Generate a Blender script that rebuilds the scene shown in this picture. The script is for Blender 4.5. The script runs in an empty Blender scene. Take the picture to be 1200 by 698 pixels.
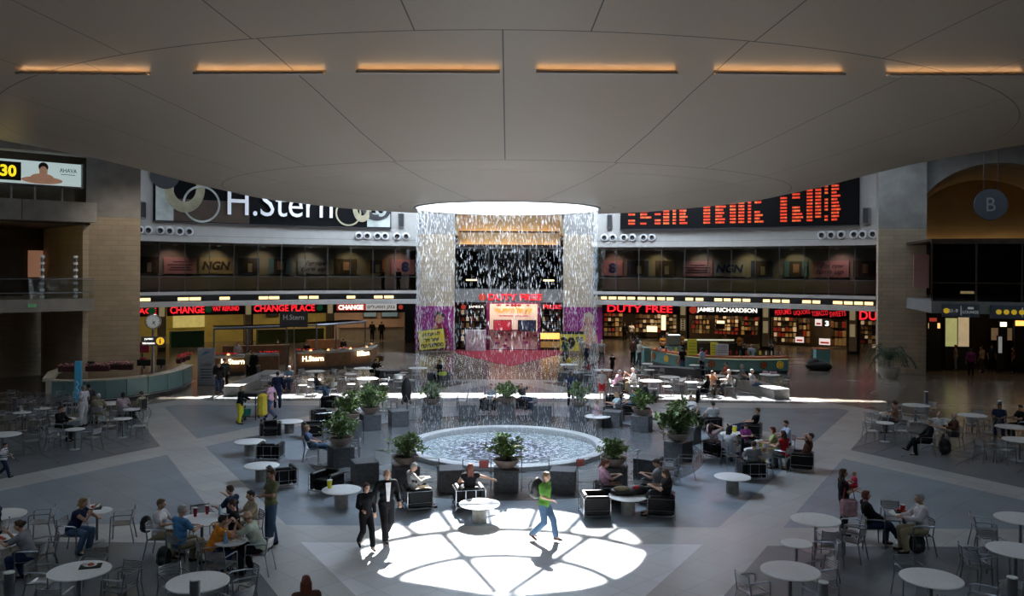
import bpy, math, random
from mathutils import Vector, Matrix, Euler
random.seed(7)
PI = math.pi
SC = bpy.context.scene
COL = SC.collection
# ---------------------------------------------------------------- camera model (metres; camera looks along +Y)
CAMH, FPX, HY, ROLL = 6.6, 1000.0, 316.0, 0.0055
AX, AY = -0.19, 31.6                      # axis of the rotunda
def unroll(px, py):
    x, y = px - 600, py - HY
    return (x - ROLL * y) / FPX, (y + ROLL * x) / FPX
def G(px, py, z=0.0):                     # point at height z seen at a place of the photograph
    u, v = unroll(px, py)
    d = (CAMH - z) / v
    return Vector((u * d, d, z))
def ring(px, r, z=0.0, py=330):           # far crossing of a viewing direction with the circle r about the axis
    u, _ = unroll(px, py)
    a = u * u + 1; b = 2 * (-u * AX - AY); c = AX * AX + AY * AY - r * r
    d = (-b + math.sqrt(b * b - 4 * a * c)) / (2 * a)
    return Vector((u * d, d, z))
def ang(p): return math.atan2(p.y - AY, p.x - AX)
def pol(r, a, z=0.0): return Vector((AX + r * math.cos(a), AY + r * math.sin(a), z))
# ---------------------------------------------------------------- materials
MATS = {}
def mat(name, col, rough=0.6, metal=0.0, emit=0.0, noise=0.12, scale=6.0, bump=0.0, spec=0.5, ecol=None, trans=0.0):
    if name in MATS: return MATS[name]
    m = bpy.data.materials.new(name); m.use_nodes = True
    nt = m.node_tree; N = nt.nodes; L = nt.links
    b = N['Principled BSDF']
    b.inputs['Roughness'].default_value = rough; b.inputs['Metallic'].default_value = metal
    b.inputs['Specular IOR Level'].default_value = spec
    c4 = (*col, 1)
    if noise > 0:
        tc = N.new('ShaderNodeTexCoord'); nz = N.new('ShaderNodeTexNoise'); nz.inputs['Scale'].default_value = scale
        nz.inputs['Detail'].default_value = 4
        L.new(tc.outputs['Object'], nz.inputs['Vector'])
        rp = N.new('ShaderNodeValToRGB')
        rp.color_ramp.elements[0].position = 0.3; rp.color_ramp.elements[1].position = 0.7
        rp.color_ramp.elements[0].color = (*[v * (1 - noise) for v in col], 1)
        rp.color_ramp.elements[1].color = (*[min(1, v * (1 + noise)) for v in col], 1)
        L.new(nz.outputs['Fac'], rp.inputs['Fac']); L.new(rp.outputs['Color'], b.inputs['Base Color'])
        if bump > 0:
            bp = N.new('ShaderNodeBump'); bp.inputs['Strength'].default_value = bump
            L.new(nz.outputs['Fac'], bp.inputs['Height']); L.new(bp.outputs['Normal'], b.inputs['Normal'])
    else: b.inputs['Base Color'].default_value = c4
    if emit > 0:
        b.inputs['Emission Color'].default_value = (*(ecol or col), 1); b.inputs['Emission Strength'].default_value = emit
    if trans > 0: b.inputs['Transmission Weight'].default_value = trans
    m.diffuse_color = c4
    MATS[name] = m
    return m
# ---------------------------------------------------------------- mesh builder
class MB:
    def __init__(s): s.v = []; s.f = []; s.mi = []; s.cur = 0
    def add(s, vs, fs):
        o = len(s.v); s.v += [Vector(v) for v in vs]
        s.f += [tuple(i + o for i in f) for f in fs]; s.mi += [s.cur] * len(fs); return s
    def box(s, c, d, rz=0.0, M=None, taper=1.0):
        x, y, z = d[0] / 2, d[1] / 2, d[2] / 2
        vs = []
        for k in (-1, 1):
            t = taper if k > 0 else 1.0
            for i, j in ((-1, -1), (1, -1), (1, 1), (-1, 1)): vs.append(Vector((i * x * t, j * y * t, k * z)))
        R = M or Matrix.Rotation(rz, 3, 'Z')
        vs = [R @ v + Vector(c) for v in vs]
        return s.add(vs, [(0, 3, 2, 1), (4, 5, 6, 7), (0, 1, 5, 4), (1, 2, 6, 5), (2, 3, 7, 6), (3, 0, 4, 7)])
    def rbox(s, c, d, r=0.03, rz=0.0):      # box with chamfered edges
        x, y, z = d[0] / 2, d[1] / 2, d[2] / 2
        R = Matrix.Rotation(rz, 3, 'Z'); vs = []
        lv = [(-z, r), (-z + r, 0), (z - r, 0), (z, r)]
        for zz, ins in lv:
            a, b = x - ins, y - ins; q = r
            for p in ((-a + q, -b), (a - q, -b), (a, -b + q), (a, b - q), (a - q, b), (-a + q, b), (-a, b - q), (-a, -b + q)):
                vs.append(R @ Vector((p[0], p[1], zz)) + Vector(c))
        fs = []
        for l in range(3):
            for i in range(8):
                j = (i + 1) % 8; fs.append((l * 8 + i, l * 8 + j, l * 8 + 8 + j, l * 8 + 8 + i))
        fs.append(tuple(range(7, -1, -1))); fs.append(tuple(range(24, 32)))
        return s.add(vs, fs)
    def lathe(s, prof, n=24, c=(0, 0, 0), cap=True, a0=0, a1=2 * PI):
        full = abs(a1 - a0 - 2 * PI) < 1e-6; vs = []; m = n if full else n + 1
        for r, z in prof:
            for i in range(m):
                a = a0 + (a1 - a0) * i / n
                vs.append((c[0] + r * math.cos(a), c[1] + r * math.sin(a), c[2] + z))
        fs = []
        for k in range(len(prof) - 1):
            for i in range(n):
                j = (i + 1) % m
                fs.append((k * m + i, k * m + j, (k + 1) * m + j, (k + 1) * m + i))
        if cap and full:
            if prof[0][0] > 1e-5: fs.append(tuple(range(m - 1, -1, -1)))
            if prof[-1][0] > 1e-5: fs.append(tuple(range((len(prof) - 1) * m, len(prof) * m)))
        return s.add(vs, fs)
    def cyl(s, c, r, h, n=20, r2=None): return s.lathe([(r, 0), (r if r2 is None else r2, h)], n, c)
    def tube(s, pts, r, n=6, closed=False):
        pts = [Vector(p) for p in pts]; m = len(pts); vs = []
        up = None
        for i, p in enumerate(pts):
            if closed: t = pts[(i + 1) % m] - pts[i - 1]
            else: t = pts[min(i + 1, m - 1)] - pts[max(i - 1, 0)]
            t.normalize()
            if up is None: up = Vector((0, 0, 1)) if abs(t.z) < 0.9 else Vector((1, 0, 0))
            a = t.cross(up)
            if a.length < 1e-4: a = t.cross(Vector((1, 0.3, 0)))
            a.normalize(); b = a.cross(t).normalized(); up = b
            rr = r[i] if isinstance(r, (list, tuple)) else r
            for k in range(n):
                w = 2 * PI * k / n; vs.append(p + a * (rr * math.cos(w)) + b * (rr * math.sin(w)))
        fs = []
        for i in range(m if closed else m - 1):
            for k in range(n):
                l = (k + 1) % n; j = (i + 1) % m
                fs.append((i * n + k, i * n + l, j * n + l, j * n + k))
        if not closed:
            fs.append(tuple(range(n - 1, -1, -1))); fs.append(tuple(range((m - 1) * n, m * n)))
        return s.add(vs, fs)
    def ell(s, c, r, n=12, m=8, R=None):
        vs = []; fs = []
        for i in range(1, m):
            t = PI * i / m
            for k in range(n):
                a = 2 * PI * k / n
                v = Vector((r[0] * math.sin(t) * math.cos(a), r[1] * math.sin(t) * math.sin(a), r[2] * math.cos(t)))
                vs.append((R @ v if R else v) + Vector(c))
        T = Vector((0, 0, r[2])); B = -T
        vs.append((R @ T if R else T) + Vector(c)); vs.append((R @ B if R else B) + Vector(c))
        t_, b_ = len(vs) - 2, len(vs) - 1
        for i in range(m - 2):
            for k in range(n):
                l = (k + 1) % n; fs.append((i * n + k, (i + 1) * n + k, (i + 1) * n + l, i * n + l))
        for k in range(n):
            l = (k + 1) % n; fs.append((t_, k, l)); fs.append((b_, (m - 2) * n + l, (m - 2) * n + k))
        return s.add(vs, fs)
    def cap(s, p0, r0, p1, r1, n=10):       # tapered capsule
        p0, p1 = Vector(p0), Vector(p1); d = p1 - p0
        if d.length < 1e-5: return s.ell(p0, (r0, r0, r0), n, 6)
        q = d.normalized(); a = q.cross(Vector((0.13, 0.2, 1)) if abs(q.z) < 0.9 else Vector((1, 0.1, 0))).normalized(); b = q.cross(a)
        rings = []
        for t in (-0.98, -0.75, -0.4, 0): rings.append((p0 + q * (r0 * t), r0 * math.sqrt(1 - t * t)))
        for t in (0, 0.4, 0.75, 0.98): rings.append((p1 + q * (r1 * t), r1 * math.sqrt(1 - t * t)))
        vs = []; fs = []
        for c, r in rings:
            for k in range(n):
                w = 2 * PI * k / n; vs.append(c + a * (r * math.cos(w)) + b * (r * math.sin(w)))
        for i in range(len(rings) - 1):
            for k in range(n):
                l = (k + 1) % n; fs.append((i * n + k, i * n + l, (i + 1) * n + l, (i + 1) * n + k))
        fs.append(tuple(range(n - 1, -1, -1))); fs.append(tuple(range((len(rings) - 1) * n, len(rings) * n)))
        return s.add(vs, fs)
    def prism(s, poly, z0, z1):
        n = len(poly); vs = [(p[0], p[1], z0) for p in poly] + [(p[0], p[1], z1) for p in poly]
        fs = [tuple(range(n - 1, -1, -1)), tuple(range(n, 2 * n))]
        for i in range(n):
            j = (i + 1) % n; fs.append((i, j, n + j, n + i))
        return s.add(vs, fs)
    def arc(s, r0, r1, a0, a1, z0, z1, n=12, c=None):   # curved solid wall about the rotunda axis
        cx, cy = c or (AX, AY); vs = []; fs = []
        for i in range(n + 1):
            a = a0 + (a1 - a0) * i / n; ca, sa = math.cos(a), math.sin(a)
            for r, z in ((r0, z0), (r1, z0), (r1, z1), (r0, z1)): vs.append((cx + r * ca, cy + r * sa, z))
        for i in range(n):
            for k in range(4):
                l = (k + 1) % 4; fs.append((i * 4 + k, (i + 1) * 4 + k, (i + 1) * 4 + l, i * 4 + l))
        fs.append((0, 1, 2, 3)); fs.append((n * 4 + 3, n * 4 + 2, n * 4 + 1, n * 4))
        return s.add(vs, fs)
    def xf(s, M):
        s.v = [M @ v for v in s.v]; return s
    def mesh(s, name, smooth=False, mats=()):
        me = bpy.data.meshes.new(name); me.from_pydata([tuple(v) for v in s.v], [], s.f)
        for m in mats: me.materials.append(m)
        if len(mats) > 1:
            me.polygons.foreach_set('material_index', s.mi)
        if smooth: me.polygons.foreach_set('use_smooth', [True] * len(me.polygons))
        me.update()
        import bmesh as _b
        bm = _b.new(); bm.from_mesh(me); _b.ops.recalc_face_normals(bm, faces=bm.faces); bm.to_mesh(me); bm.free()
        return me
def sharp(me, deg=35):
    me.polygons.foreach_set('use_smooth', [True] * len(me.polygons))
    try: me.set_sharp_from_angle(angle=math.radians(deg))
    except Exception: pass
    return me
def obj(name, mb, m, parent=None, smooth=0, loc=None, rot=None):
    if isinstance(mb, MB):
        mats = m if isinstance(m, (list, tuple)) else [m]
        me = mb.mesh(name, False, mats)
        if smooth == 1: me.polygons.foreach_set('use_smooth', [True] * len(me.polygons))
        elif smooth == 2: sharp(me)
    else: me = mb
    o = bpy.data.objects.new(name, me); COL.objects.link(o)
    if not isinstance(mb, MB) and m is not None:
        if not me.materials: me.materials.append(m)
        o.material_slots[0].link = 'OBJECT'; o.material_slots[0].material = m
    if parent: o.parent = parent
    if loc is not None: o.location = loc
    if rot is not None: o.rotation_euler = rot
    return o
def tag(o, label, cat, group=None, kind=None):
    if label: o['label'] = label
    if cat: o['category'] = cat
    if group: o['group'] = group
    if kind: o['kind'] = kind
    return o
def thing(name, label, cat, loc=(0, 0, 0), rz=0.0, group=None):
    o = bpy.data.objects.new(name, None); COL.objects.link(o); o.empty_display_size = 0.1
    o.location = loc; o.rotation_euler = (0, 0, rz)
    return tag(o, label, cat, group)
def struct(name, mb, m, smooth=0, parent=None):
    o = obj(name, mb, m, parent, smooth)
    if not parent: o['kind'] = 'structure'
    return o
def kids(root): return list(root.children)
def dup(root, loc, rz=0.0, label=None, group=None, scale=None):
    r = root.copy(); COL.objects.link(r); r.location = loc; r.rotation_euler = (0, 0, rz)
    if scale: r.scale = (scale,) * 3 if not isinstance(scale, (tuple, list)) else scale
    if label: r['label'] = label
    if group: r['group'] = group
    for ch in list(root.children):
        c = ch.copy(); COL.objects.link(c); c.parent = r
        for g in ch.children:
            d = g.copy(); COL.objects.link(d); d.parent = c
    return r
_dg = None
def text_mesh(txt, size, depth=0.01, align='CENTER', bold=0.0, shear=0.0):
    cu = bpy.data.curves.new('lettering', 'FONT'); cu.body = txt; cu.size = size; cu.extrude = depth
    cu.align_x = align; cu.align_y = 'CENTER'; cu.offset = bold; cu.shear = shear; cu.resolution_u = 3
    o = bpy.data.objects.new('lettering', cu); COL.objects.link(o)
    dg = bpy.context.evaluated_depsgraph_get()
    me = bpy.data.meshes.new_from_object(o.evaluated_get(dg)); bpy.data.objects.remove(o); bpy.data.curves.remove(cu)
    return me
def text(name, txt, size, m, parent, loc, rz=0.0, wide=1.0, bold=0.0, shear=0.0, depth=0.01, tilt=0.0, height=None, width=None):
    """upright lettering whose face looks along local -Y after turning by rz"""
    me = text_mesh(txt, size, depth, bold=bold, shear=shear); me.name = name
    xs = [v.co.x for v in me.vertices]; ys = [v.co.y for v in me.vertices]
    o = bpy.data.objects.new(name, me); COL.objects.link(o)
    me.materials.clear(); me.materials.append(m)
    if xs:
        cx, cy = (min(xs) + max(xs)) / 2, (min(ys) + max(ys)) / 2
        sx = (width / (max(xs) - min(xs))) if width else wide
        sy = (height / (max(ys) - min(ys))) if height else 1.0
        for v in me.vertices: v.co.x = (v.co.x - cx) * sx; v.co.y = (v.co.y - cy) * sy
    R = Matrix.Rotation(rz, 4, 'Z') @ Matrix.Rotation(PI / 2, 4, 'X') @ Matrix.Rotation(tilt, 4, 'Z')
    for v in me.vertices: v.co = R @ v.co
    o.location = loc
    if parent: o.parent = parent
    return o
def face_axis(p):       # turn so that local -Y looks towards the rotunda axis
    return math.atan2(p.y - AY, p.x - AX) - PI / 2
def heb(s): return s[::-1]
# ================================================================ materials
M_stone = mat('dark_granite', (0.10, 0.105, 0.115), 0.45, noise=0.35, scale=9)
M_cube = mat('block_granite', (0.075, 0.08, 0.088), 0.5, noise=0.35, scale=12)
M_conc = mat('pale_concrete', (0.34, 0.33, 0.31), 0.8, noise=0.14, scale=1.5)
M_white = mat('white_panel', (0.52, 0.505, 0.475), 0.6, noise=0.05, scale=2)
M_blackl = mat('black_leather', (0.006, 0.006, 0.007), 0.42, noise=0.2, scale=20, bump=0.1, spec=0.22)
M_chrome = mat('chrome_tube', (0.5, 0.51, 0.53), 0.15, 1.0, noise=0)
M_alu = mat('aluminium', (0.55, 0.57, 0.60), 0.28, 1.0, noise=0.06, scale=20)
M_dalu = mat('dark_steel', (0.20, 0.21, 0.23), 0.35, 0.9, noise=0.1, scale=20)
M_top = mat('white_table_top', (0.78, 0.80, 0.80), 0.35, noise=0.08, scale=30)
M_ped = mat('pedestal_stone', (0.30, 0.28, 0.25), 0.5, noise=0.2, scale=14)
M_terra = mat('clay_bowl', (0.34, 0.25, 0.20), 0.7, noise=0.15, scale=10)
M_soil = mat('soil', (0.03, 0.02, 0.015), 0.95, noise=0.3, scale=30)
M_leaf = mat('leaf_green', (0.10, 0.17, 0.045), 0.45, noise=0.35, scale=5)
M_leaf2 = mat('leaf_light', (0.22, 0.32, 0.09), 0.45, noise=0.35, scale=5)
M_stem = mat('stem_green', (0.06, 0.08, 0.03), 0.6, noise=0.2)
M_dark = mat('near_black', (0.012, 0.012, 0.013), 0.5, noise=0.1)
M_char = mat('charcoal', (0.045, 0.045, 0.05), 0.5, noise=0.1)
M_brown = mat('brown_panel', (0.045, 0.028, 0.015), 0.5, noise=0.25, scale=3)
M_wood = mat('honey_wood', (0.16, 0.075, 0.028), 0.4, noise=0.25, scale=4)
M_teal = mat('teal_glass_panel', (0.16, 0.27, 0.27), 0.3, noise=0.08, scale=2)
M_turq = mat('turquoise_laminate', (0.13, 0.30, 0.29), 0.4, noise=0.08, scale=3)
M_cream = mat('cream_stone', (0.55, 0.50, 0.40), 0.5, noise=0.08, scale=3)
M_orange = mat('orange_laminate', (0.45, 0.13, 0.05), 0.45, noise=0.15, scale=4)
M_yellow = mat('yellow_plastic', (0.75, 0.62, 0.02), 0.45, noise=0.05)
M_red = mat('red_cloth', (0.45, 0.02, 0.02), 0.6, noise=0.15)
M_carpet = mat('red_carpet', (0.25, 0.012, 0.03), 0.9, noise=0.2, scale=8)
M_magenta = mat('magenta_print', (0.28, 0.02, 0.18), 0.5, noise=0.3, scale=0.9)
M_skinp = mat('printed_skin', (0.5, 0.27, 0.17), 0.5, noise=0.2, scale=2)
M_paper = mat('white_paper', (0.75, 0.75, 0.75), 0.7, noise=0.03)
E_red = mat('lit_red_letters', (1, 0.02, 0.03), 0.5, emit=1.3, noise=0)
E_white = mat('lit_white_letters', (1, 0.95, 0.85), 0.5, emit=1.6, noise=0)
E_warm = mat('lit_warm_letters', (1, 0.88, 0.6), 0.5, emit=2.6, noise=0)
E_lamp = mat('lamp_diffuser', (.9, 0.7, 0.4), 0.5, emit=1.5, noise=0, ecol=(1, 0.72, 0.36))
E_spot = mat('spot_lamp_face', (1, 0.8, 0.55), 0.5, emit=6, noise=0)
E_amber = mat('amber_light_box', (1, 0.55, 0.12), 0.5, emit=1.6, noise=0.2, scale=3, ecol=(1, 0.5, 0.12))
E_screen = mat('lit_screen', (0.85, 0.7, 0.65), 0.5, emit=0.9, noise=0.3, scale=5)
E_ylw = mat('yellow_digits', (1, 0.8, 0.02), 0.5, emit=0.9, noise=0)
def glass(name, tint=(0.9, 0.95, 0.95), refl=0.12, rough=0.02):
    m = bpy.data.materials.new(name); m.use_nodes = True; nt = m.node_tree; N = nt.nodes; L = nt.links
    N.remove(N['Principled BSDF']); out = N['Material Output']
    t = N.new('ShaderNodeBsdfTransparent'); t.inputs['Color'].default_value = (*tint, 1)
    g = N.new('ShaderNodeBsdfGlossy'); g.inputs['Roughness'].default_value = rough
    f = N.new('ShaderNodeFresnel'); f.inputs['IOR'].default_value = 1.5
    ml = N.new('ShaderNodeMath'); ml.operation = 'ADD'; ml.inputs[1].default_value = refl - 0.04
    L.new(f.outputs['Fac'], ml.inputs[0])
    mx = N.new('ShaderNodeMixShader'); L.new(ml.outputs[0], mx.inputs['Fac']); L.new(t.outputs[0], mx.inputs[1]); L.new(g.outputs[0], mx.inputs[2])
    L.new(mx.outputs[0], out.inputs['Surface']); return m
M_glass = glass('clear_glass')
M_dglass = glass('smoked_glass', (0.35, 0.36, 0.36), 0.10)
# stone blocks of the big pillars: courses of a procedural brick pattern
def blocks(name, c1, c2, mortar, w=0.9, h=0.28, tri=True):
    m = bpy.data.materials.new(name); m.use_nodes = True; nt = m.node_tree; N = nt.nodes; L = nt.links
    b = N['Principled BSDF']; b.inputs['Roughness'].default_value = 0.85
    g = N.new('ShaderNodeNewGeometry'); sp = N.new('ShaderNodeSeparateXYZ'); L.new(g.outputs['Position'], sp.inputs[0])
    ad = N.new('ShaderNodeMath'); ad.operation = 'ADD'; L.new(sp.outputs['X'], ad.inputs[0]); L.new(sp.outputs['Y'], ad.inputs[1])
    cb = N.new('ShaderNodeCombineXYZ'); L.new(ad.outputs[0], cb.inputs['X']); L.new(sp.outputs['Z'], cb.inputs['Y'])
    bt = N.new('ShaderNodeTexBrick'); bt.inputs['Scale'].default_value = 1.0
    bt.inputs['Brick Width'].default_value = w; bt.inputs['Row Height'].default_value = h; bt.inputs['Mortar Size'].default_value = 0.012
    bt.inputs['Color1'].default_value = (*c1, 1); bt.inputs['Color2'].default_value = (*c2, 1); bt.inputs['Mortar'].default_value = (*mortar, 1)
    L.new(cb.outputs[0], bt.inputs['Vector'])
    nz = N.new('ShaderNodeTexNoise'); nz.inputs['Scale'].default_value = 0.8; nz.inputs['Detail'].default_value = 5; L.new(g.outputs['Position'], nz.inputs['Vector'])
    mr = N.new('ShaderNodeMapRange'); mr.inputs['To Min'].default_value = 0.75; mr.inputs['To Max'].default_value = 1.2; L.new(nz.outputs['Fac'], mr.inputs['Value'])
    mx = N.new('ShaderNodeMix'); mx.data_type = 'RGBA'; mx.blend_type = 'MULTIPLY'; mx.inputs[0].default_value = 1
    L.new(bt.outputs['Color'], mx.inputs[6]); L.new(mr.outputs[0], mx.inputs[7]); L.new(mx.outputs[2], b.inputs['Base Color'])
    return m
M_block = blocks('pillar_stone', (0.52, 0.43, 0.31), (0.46, 0.38, 0.275), (0.36, 0.29, 0.21))
# floor: grey stone with pale bands that form a six-pointed star around the pool
def floor_mat():
    m = bpy.data.materials.new('hall_floor_stone'); m.use_nodes = True; nt = m.node_tree; N = nt.nodes; L = nt.links
    b = N['Principled BSDF']
    g = N.new('ShaderNodeNewGeometry')
    def mth(op, a, c=None, d=None):
        n = N.new('ShaderNodeMath'); n.operation = op
        for i, q in enumerate((a, c, d)):
            if q is None: continue
            if isinstance(q, (int, float)): n.inputs[i].default_value = q
            else: L.new(q, n.inputs[i])
        return n.outputs[0]
    sub = N.new('ShaderNodeVectorMath'); sub.operation = 'SUBTRACT'; L.new(g.outputs['Position'], sub.inputs[0]); sub.inputs[1].default_value = (AX - 0.02, AY, 0)
    P = sub.outputs[0]
    ds = []
    for k in range(3):
        a = PI / 2 + k * PI / 3
        dn = N.new('ShaderNodeVectorMath'); dn.operation = 'DOT_PRODUCT'; L.new(P, dn.inputs[0]); dn.inputs[1].default_value = (math.cos(a), math.sin(a), 0)
        ds.append(dn.outputs['Value'])
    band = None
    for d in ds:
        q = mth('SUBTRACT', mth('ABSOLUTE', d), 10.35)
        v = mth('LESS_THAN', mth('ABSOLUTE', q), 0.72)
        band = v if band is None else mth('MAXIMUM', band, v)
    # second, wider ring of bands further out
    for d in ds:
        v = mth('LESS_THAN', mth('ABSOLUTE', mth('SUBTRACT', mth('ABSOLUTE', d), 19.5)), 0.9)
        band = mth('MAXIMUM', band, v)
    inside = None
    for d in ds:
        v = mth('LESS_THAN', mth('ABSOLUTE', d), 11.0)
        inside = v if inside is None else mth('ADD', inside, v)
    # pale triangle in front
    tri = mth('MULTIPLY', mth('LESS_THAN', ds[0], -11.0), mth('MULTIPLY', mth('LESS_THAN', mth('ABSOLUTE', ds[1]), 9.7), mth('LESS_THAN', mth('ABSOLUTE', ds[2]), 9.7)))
    ln = N.new('ShaderNodeVectorMath'); ln.operation = 'LENGTH'; L.new(P, ln.inputs[0])
    wet = mth('LESS_THAN', ln.outputs['Value'], 7.2)
    tips = mth('GREATER_THAN', inside, 1.5)
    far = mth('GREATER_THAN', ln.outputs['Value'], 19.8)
    def mixc(f, c1, c2):
        n = N.new('ShaderNodeMix'); n.data_type = 'RGBA'
        L.new(f, n.inputs[0])
        for i, c in ((6, c1), (7, c2)):
            if isinstance(c, tuple): n.inputs[i].default_value = (*c, 1)
            else: L.new(c, n.inputs[i])
        return n.outputs[2]
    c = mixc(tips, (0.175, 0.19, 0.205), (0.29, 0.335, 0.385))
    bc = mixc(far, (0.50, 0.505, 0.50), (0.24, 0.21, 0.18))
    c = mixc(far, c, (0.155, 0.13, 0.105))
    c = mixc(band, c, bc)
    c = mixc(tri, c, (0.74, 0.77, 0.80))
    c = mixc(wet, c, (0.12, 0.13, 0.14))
    br = N.new('ShaderNodeTexBrick'); br.inputs['Scale'].default_value = 1.0; br.offset = 0.0
    br.inputs['Brick Width'].default_value = 0.9; br.inputs['Row Height'].default_value = 0.9; br.inputs['Mortar Size'].default_value = 0.012
    br.inputs['Color1'].default_value = (1, 1, 1, 1); br.inputs['Color2'].default_value = (0.9, 0.9, 0.9, 1); br.inputs['Mortar'].default_value = (0.78, 0.78, 0.78, 1)
    mp = N.new('ShaderNodeMapping'); mp.inputs['Rotation'].default_value = (0, 0, PI / 4); L.new(P, mp.inputs['Vector']); L.new(mp.outputs[0], br.inputs['Vector'])
    nz = N.new('ShaderNodeTexNoise'); nz.inputs['Scale'].default_value = 0.7; nz.inputs['Detail'].default_value = 8; L.new(P, nz.inputs['Vector'])
    mr = N.new('ShaderNodeMapRange'); mr.inputs['To Min'].default_value = 0.9; mr.inputs['To Max'].default_value = 1.08; L.new(nz.outputs['Fac'], mr.inputs['Value'])
    m1 = N.new('ShaderNodeMix'); m1.data_type = 'RGBA'; m1.blend_type = 'MULTIPLY'; m1.inputs[0].default_value = 1; L.new(c, m1.inputs[6]); L.new(br.outputs['Color'], m1.inputs[7])
    m2 = N.new('ShaderNodeMix'); m2.data_type = 'RGBA'; m2.blend_type = 'MULTIPLY'; m2.inputs[0].default_value = 1; L.new(m1.outputs[2], m2.inputs[6]); L.new(mr.outputs[0], m2.inputs[7])
    L.new(m2.outputs[2], b.inputs['Base Color'])
    rr = N.new('ShaderNodeMapRange'); rr.inputs['To Min'].default_value = 0.19; rr.inputs['To Max'].default_value = 0.27; L.new(nz.outputs['Fac'], rr.inputs['Value'])
    L.new(rr.outputs[0], b.inputs['Roughness'])
    return m
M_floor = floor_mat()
# bowl ceiling: satin painted panels with dark joints along rings and spokes
RINGS = (3.95, 10.0, 16.3, 23.0)
def ceiling_mat():
    m = bpy.data.materials.new('bowl_ceiling_panels'); m.use_nodes = True; nt = m.node_tree; N = nt.nodes; L = nt.links
    b = N['Principled BSDF']; b.inputs['Roughness'].default_value = 0.38
    g = N.new('ShaderNodeNewGeometry')
    sp = N.new('ShaderNodeSeparateXYZ')
    def mth(op, a, c=None):
        n = N.new('ShaderNodeMath'); n.operation = op
        for i, q in enumerate((a, c)):
            if q is None: continue
            if isinstance(q, (int, float)): n.inputs[i].default_value = q
            else: L.new(q, n.inputs[i])
        return n.outputs[0]
    sub = N.new('ShaderNodeVectorMath'); sub.operation = 'SUBTRACT'; L.new(g.outputs['Position'], sub.inputs[0]); sub.inputs[1].default_value = (AX, AY, 0)
    L.new(sub.outputs[0], sp.inputs[0])
    r = mth('SQRT', mth('ADD', mth('MULTIPLY', sp.outputs['X'], sp.outputs['X']), mth('MULTIPLY', sp.outputs['Y'], sp.outputs['Y'])))
    th = mth('ARCTAN2', sp.outputs['X'], mth('MULTIPLY', sp.outputs['Y'], -1.0))   # 0 = towards the camera
    line = None
    for R in RINGS:
        v = mth('LESS_THAN', mth('ABSOLUTE', mth('SUBTRACT', r, R)), 0.014)
        line = v if line is None else mth('MAXIMUM', line, v)
    def spokes(off, per, r0, r1, w=0.014):
        u = mth('ADD', mth('DIVIDE', mth('SUBTRACT', th, math.radians(off)), math.radians(per)), 100.5)
        fr = mth('ABSOLUTE', mth('SUBTRACT', mth('FRACT', u), 0.5))
        dist = mth('MULTIPLY', mth('MULTIPLY', fr, math.radians(per)), r)
        return mth('MULTIPLY', mth('LESS_THAN', dist, w), mth('MULTIPLY', mth('GREATER_THAN', r, r0), mth('LESS_THAN', r, r1)))
    for a in ((16.9, 33.75, 3.95, 10), (0, 16.4, 10, 16.3), (5.6, 11.2, 16.3, 23), (0, 11.2, 23, 40)):
        line = mth('MAXIMUM', line, spokes(*a))
    nz = N.new('ShaderNodeTexNoise'); nz.inputs['Scale'].default_value = 0.25; nz.inputs['Detail'].default_value = 3; L.new(sub.outputs[0], nz.inputs['Vector'])
    rp = N.new('ShaderNodeValToRGB'); rp.color_ramp.elements[0].color = (0.47, 0.38, 0.29, 1); rp.color_ramp.elements[1].color = (0.53, 0.435, 0.34, 1)
    L.new(nz.outputs['Fac'], rp.inputs['Fac'])
    mx = N.new('ShaderNodeMix'); mx.data_type = 'RGBA'; L.new(line, mx.inputs[0]); L.new(rp.outputs['Color'], mx.inputs[6]); mx.inputs[7].default_value = (0.10, 0.08, 0.07, 1)
    L.new(mx.outputs[2], b.inputs['Base Color'])
    bp = N.new('ShaderNodeBump'); bp.inputs['Strength'].default_value = 0.15; bp.inputs['Distance'].default_value = 0.3; L.new(nz.outputs['Fac'], bp.inputs['Height']); L.new(bp.outputs['Normal'], b.inputs['Normal'])
    return m
M_ceil = ceiling_mat()
# ================================================================ the hall
PROF = [(3.4, 8.87), (4.4, 8.90), (6, 9.0), (8, 9.14), (10, 9.38), (12, 9.82), (14, 10.35), (16.3, 10.9), (20, 11.62), (25, 12.5), (28.5, 13.08)]
def bowl_z(r):
    for (a, za), (b, zb) in zip(PROF, PROF[1:]):
        if r <= b: return za + (zb - za) * (r - a) / (b - a)
    return PROF[-1][1]
def on_bowl(px, py):
    u, v = unroll(px, py); lo, hi = 2.0, 45.0
    def gap(d): return CAMH - v * d - bowl_z(math.hypot(u * d - AX, d - AY))
    for i in range(1, 400):
        d = lo + (hi - lo) * i / 400
        if gap(d) >= 0:
            a, b = d - (hi - lo) / 400, d
            for _ in range(30):
                m = (a + b) / 2
                if gap(m) >= 0: b = m
                else: a = m
            return Vector((u * b, b, CAMH - v * b))
    return None
# floor with a round opening for the basin
mb = MB(); n = 96; inner = [(AX + 3.72 * math.cos(2 * PI * i / n), AY + 3.72 * math.sin(2 * PI * i / n), 0) for i in range(n)]
outer = [(AX + 66 * math.cos(2 * PI * i / n), AY + 66 * math.sin(2 * PI * i / n), 0) for i in range(n)]
mid = [(AX + 20 * math.cos(2 * PI * i / n), AY + 20 * math.sin(2 * PI * i / n), 0) for i in range(n)]
low = [(x, y, -0.3) for x, y, z in inner]
mb.add(low + inner + mid + outer, [(k * n + i, k * n + (i + 1) % n, (k + 1) * n + (i + 1) % n, (k + 1) * n + i) for k in range(3) for i in range(n)])
struct('floor', mb, M_floor)
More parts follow.
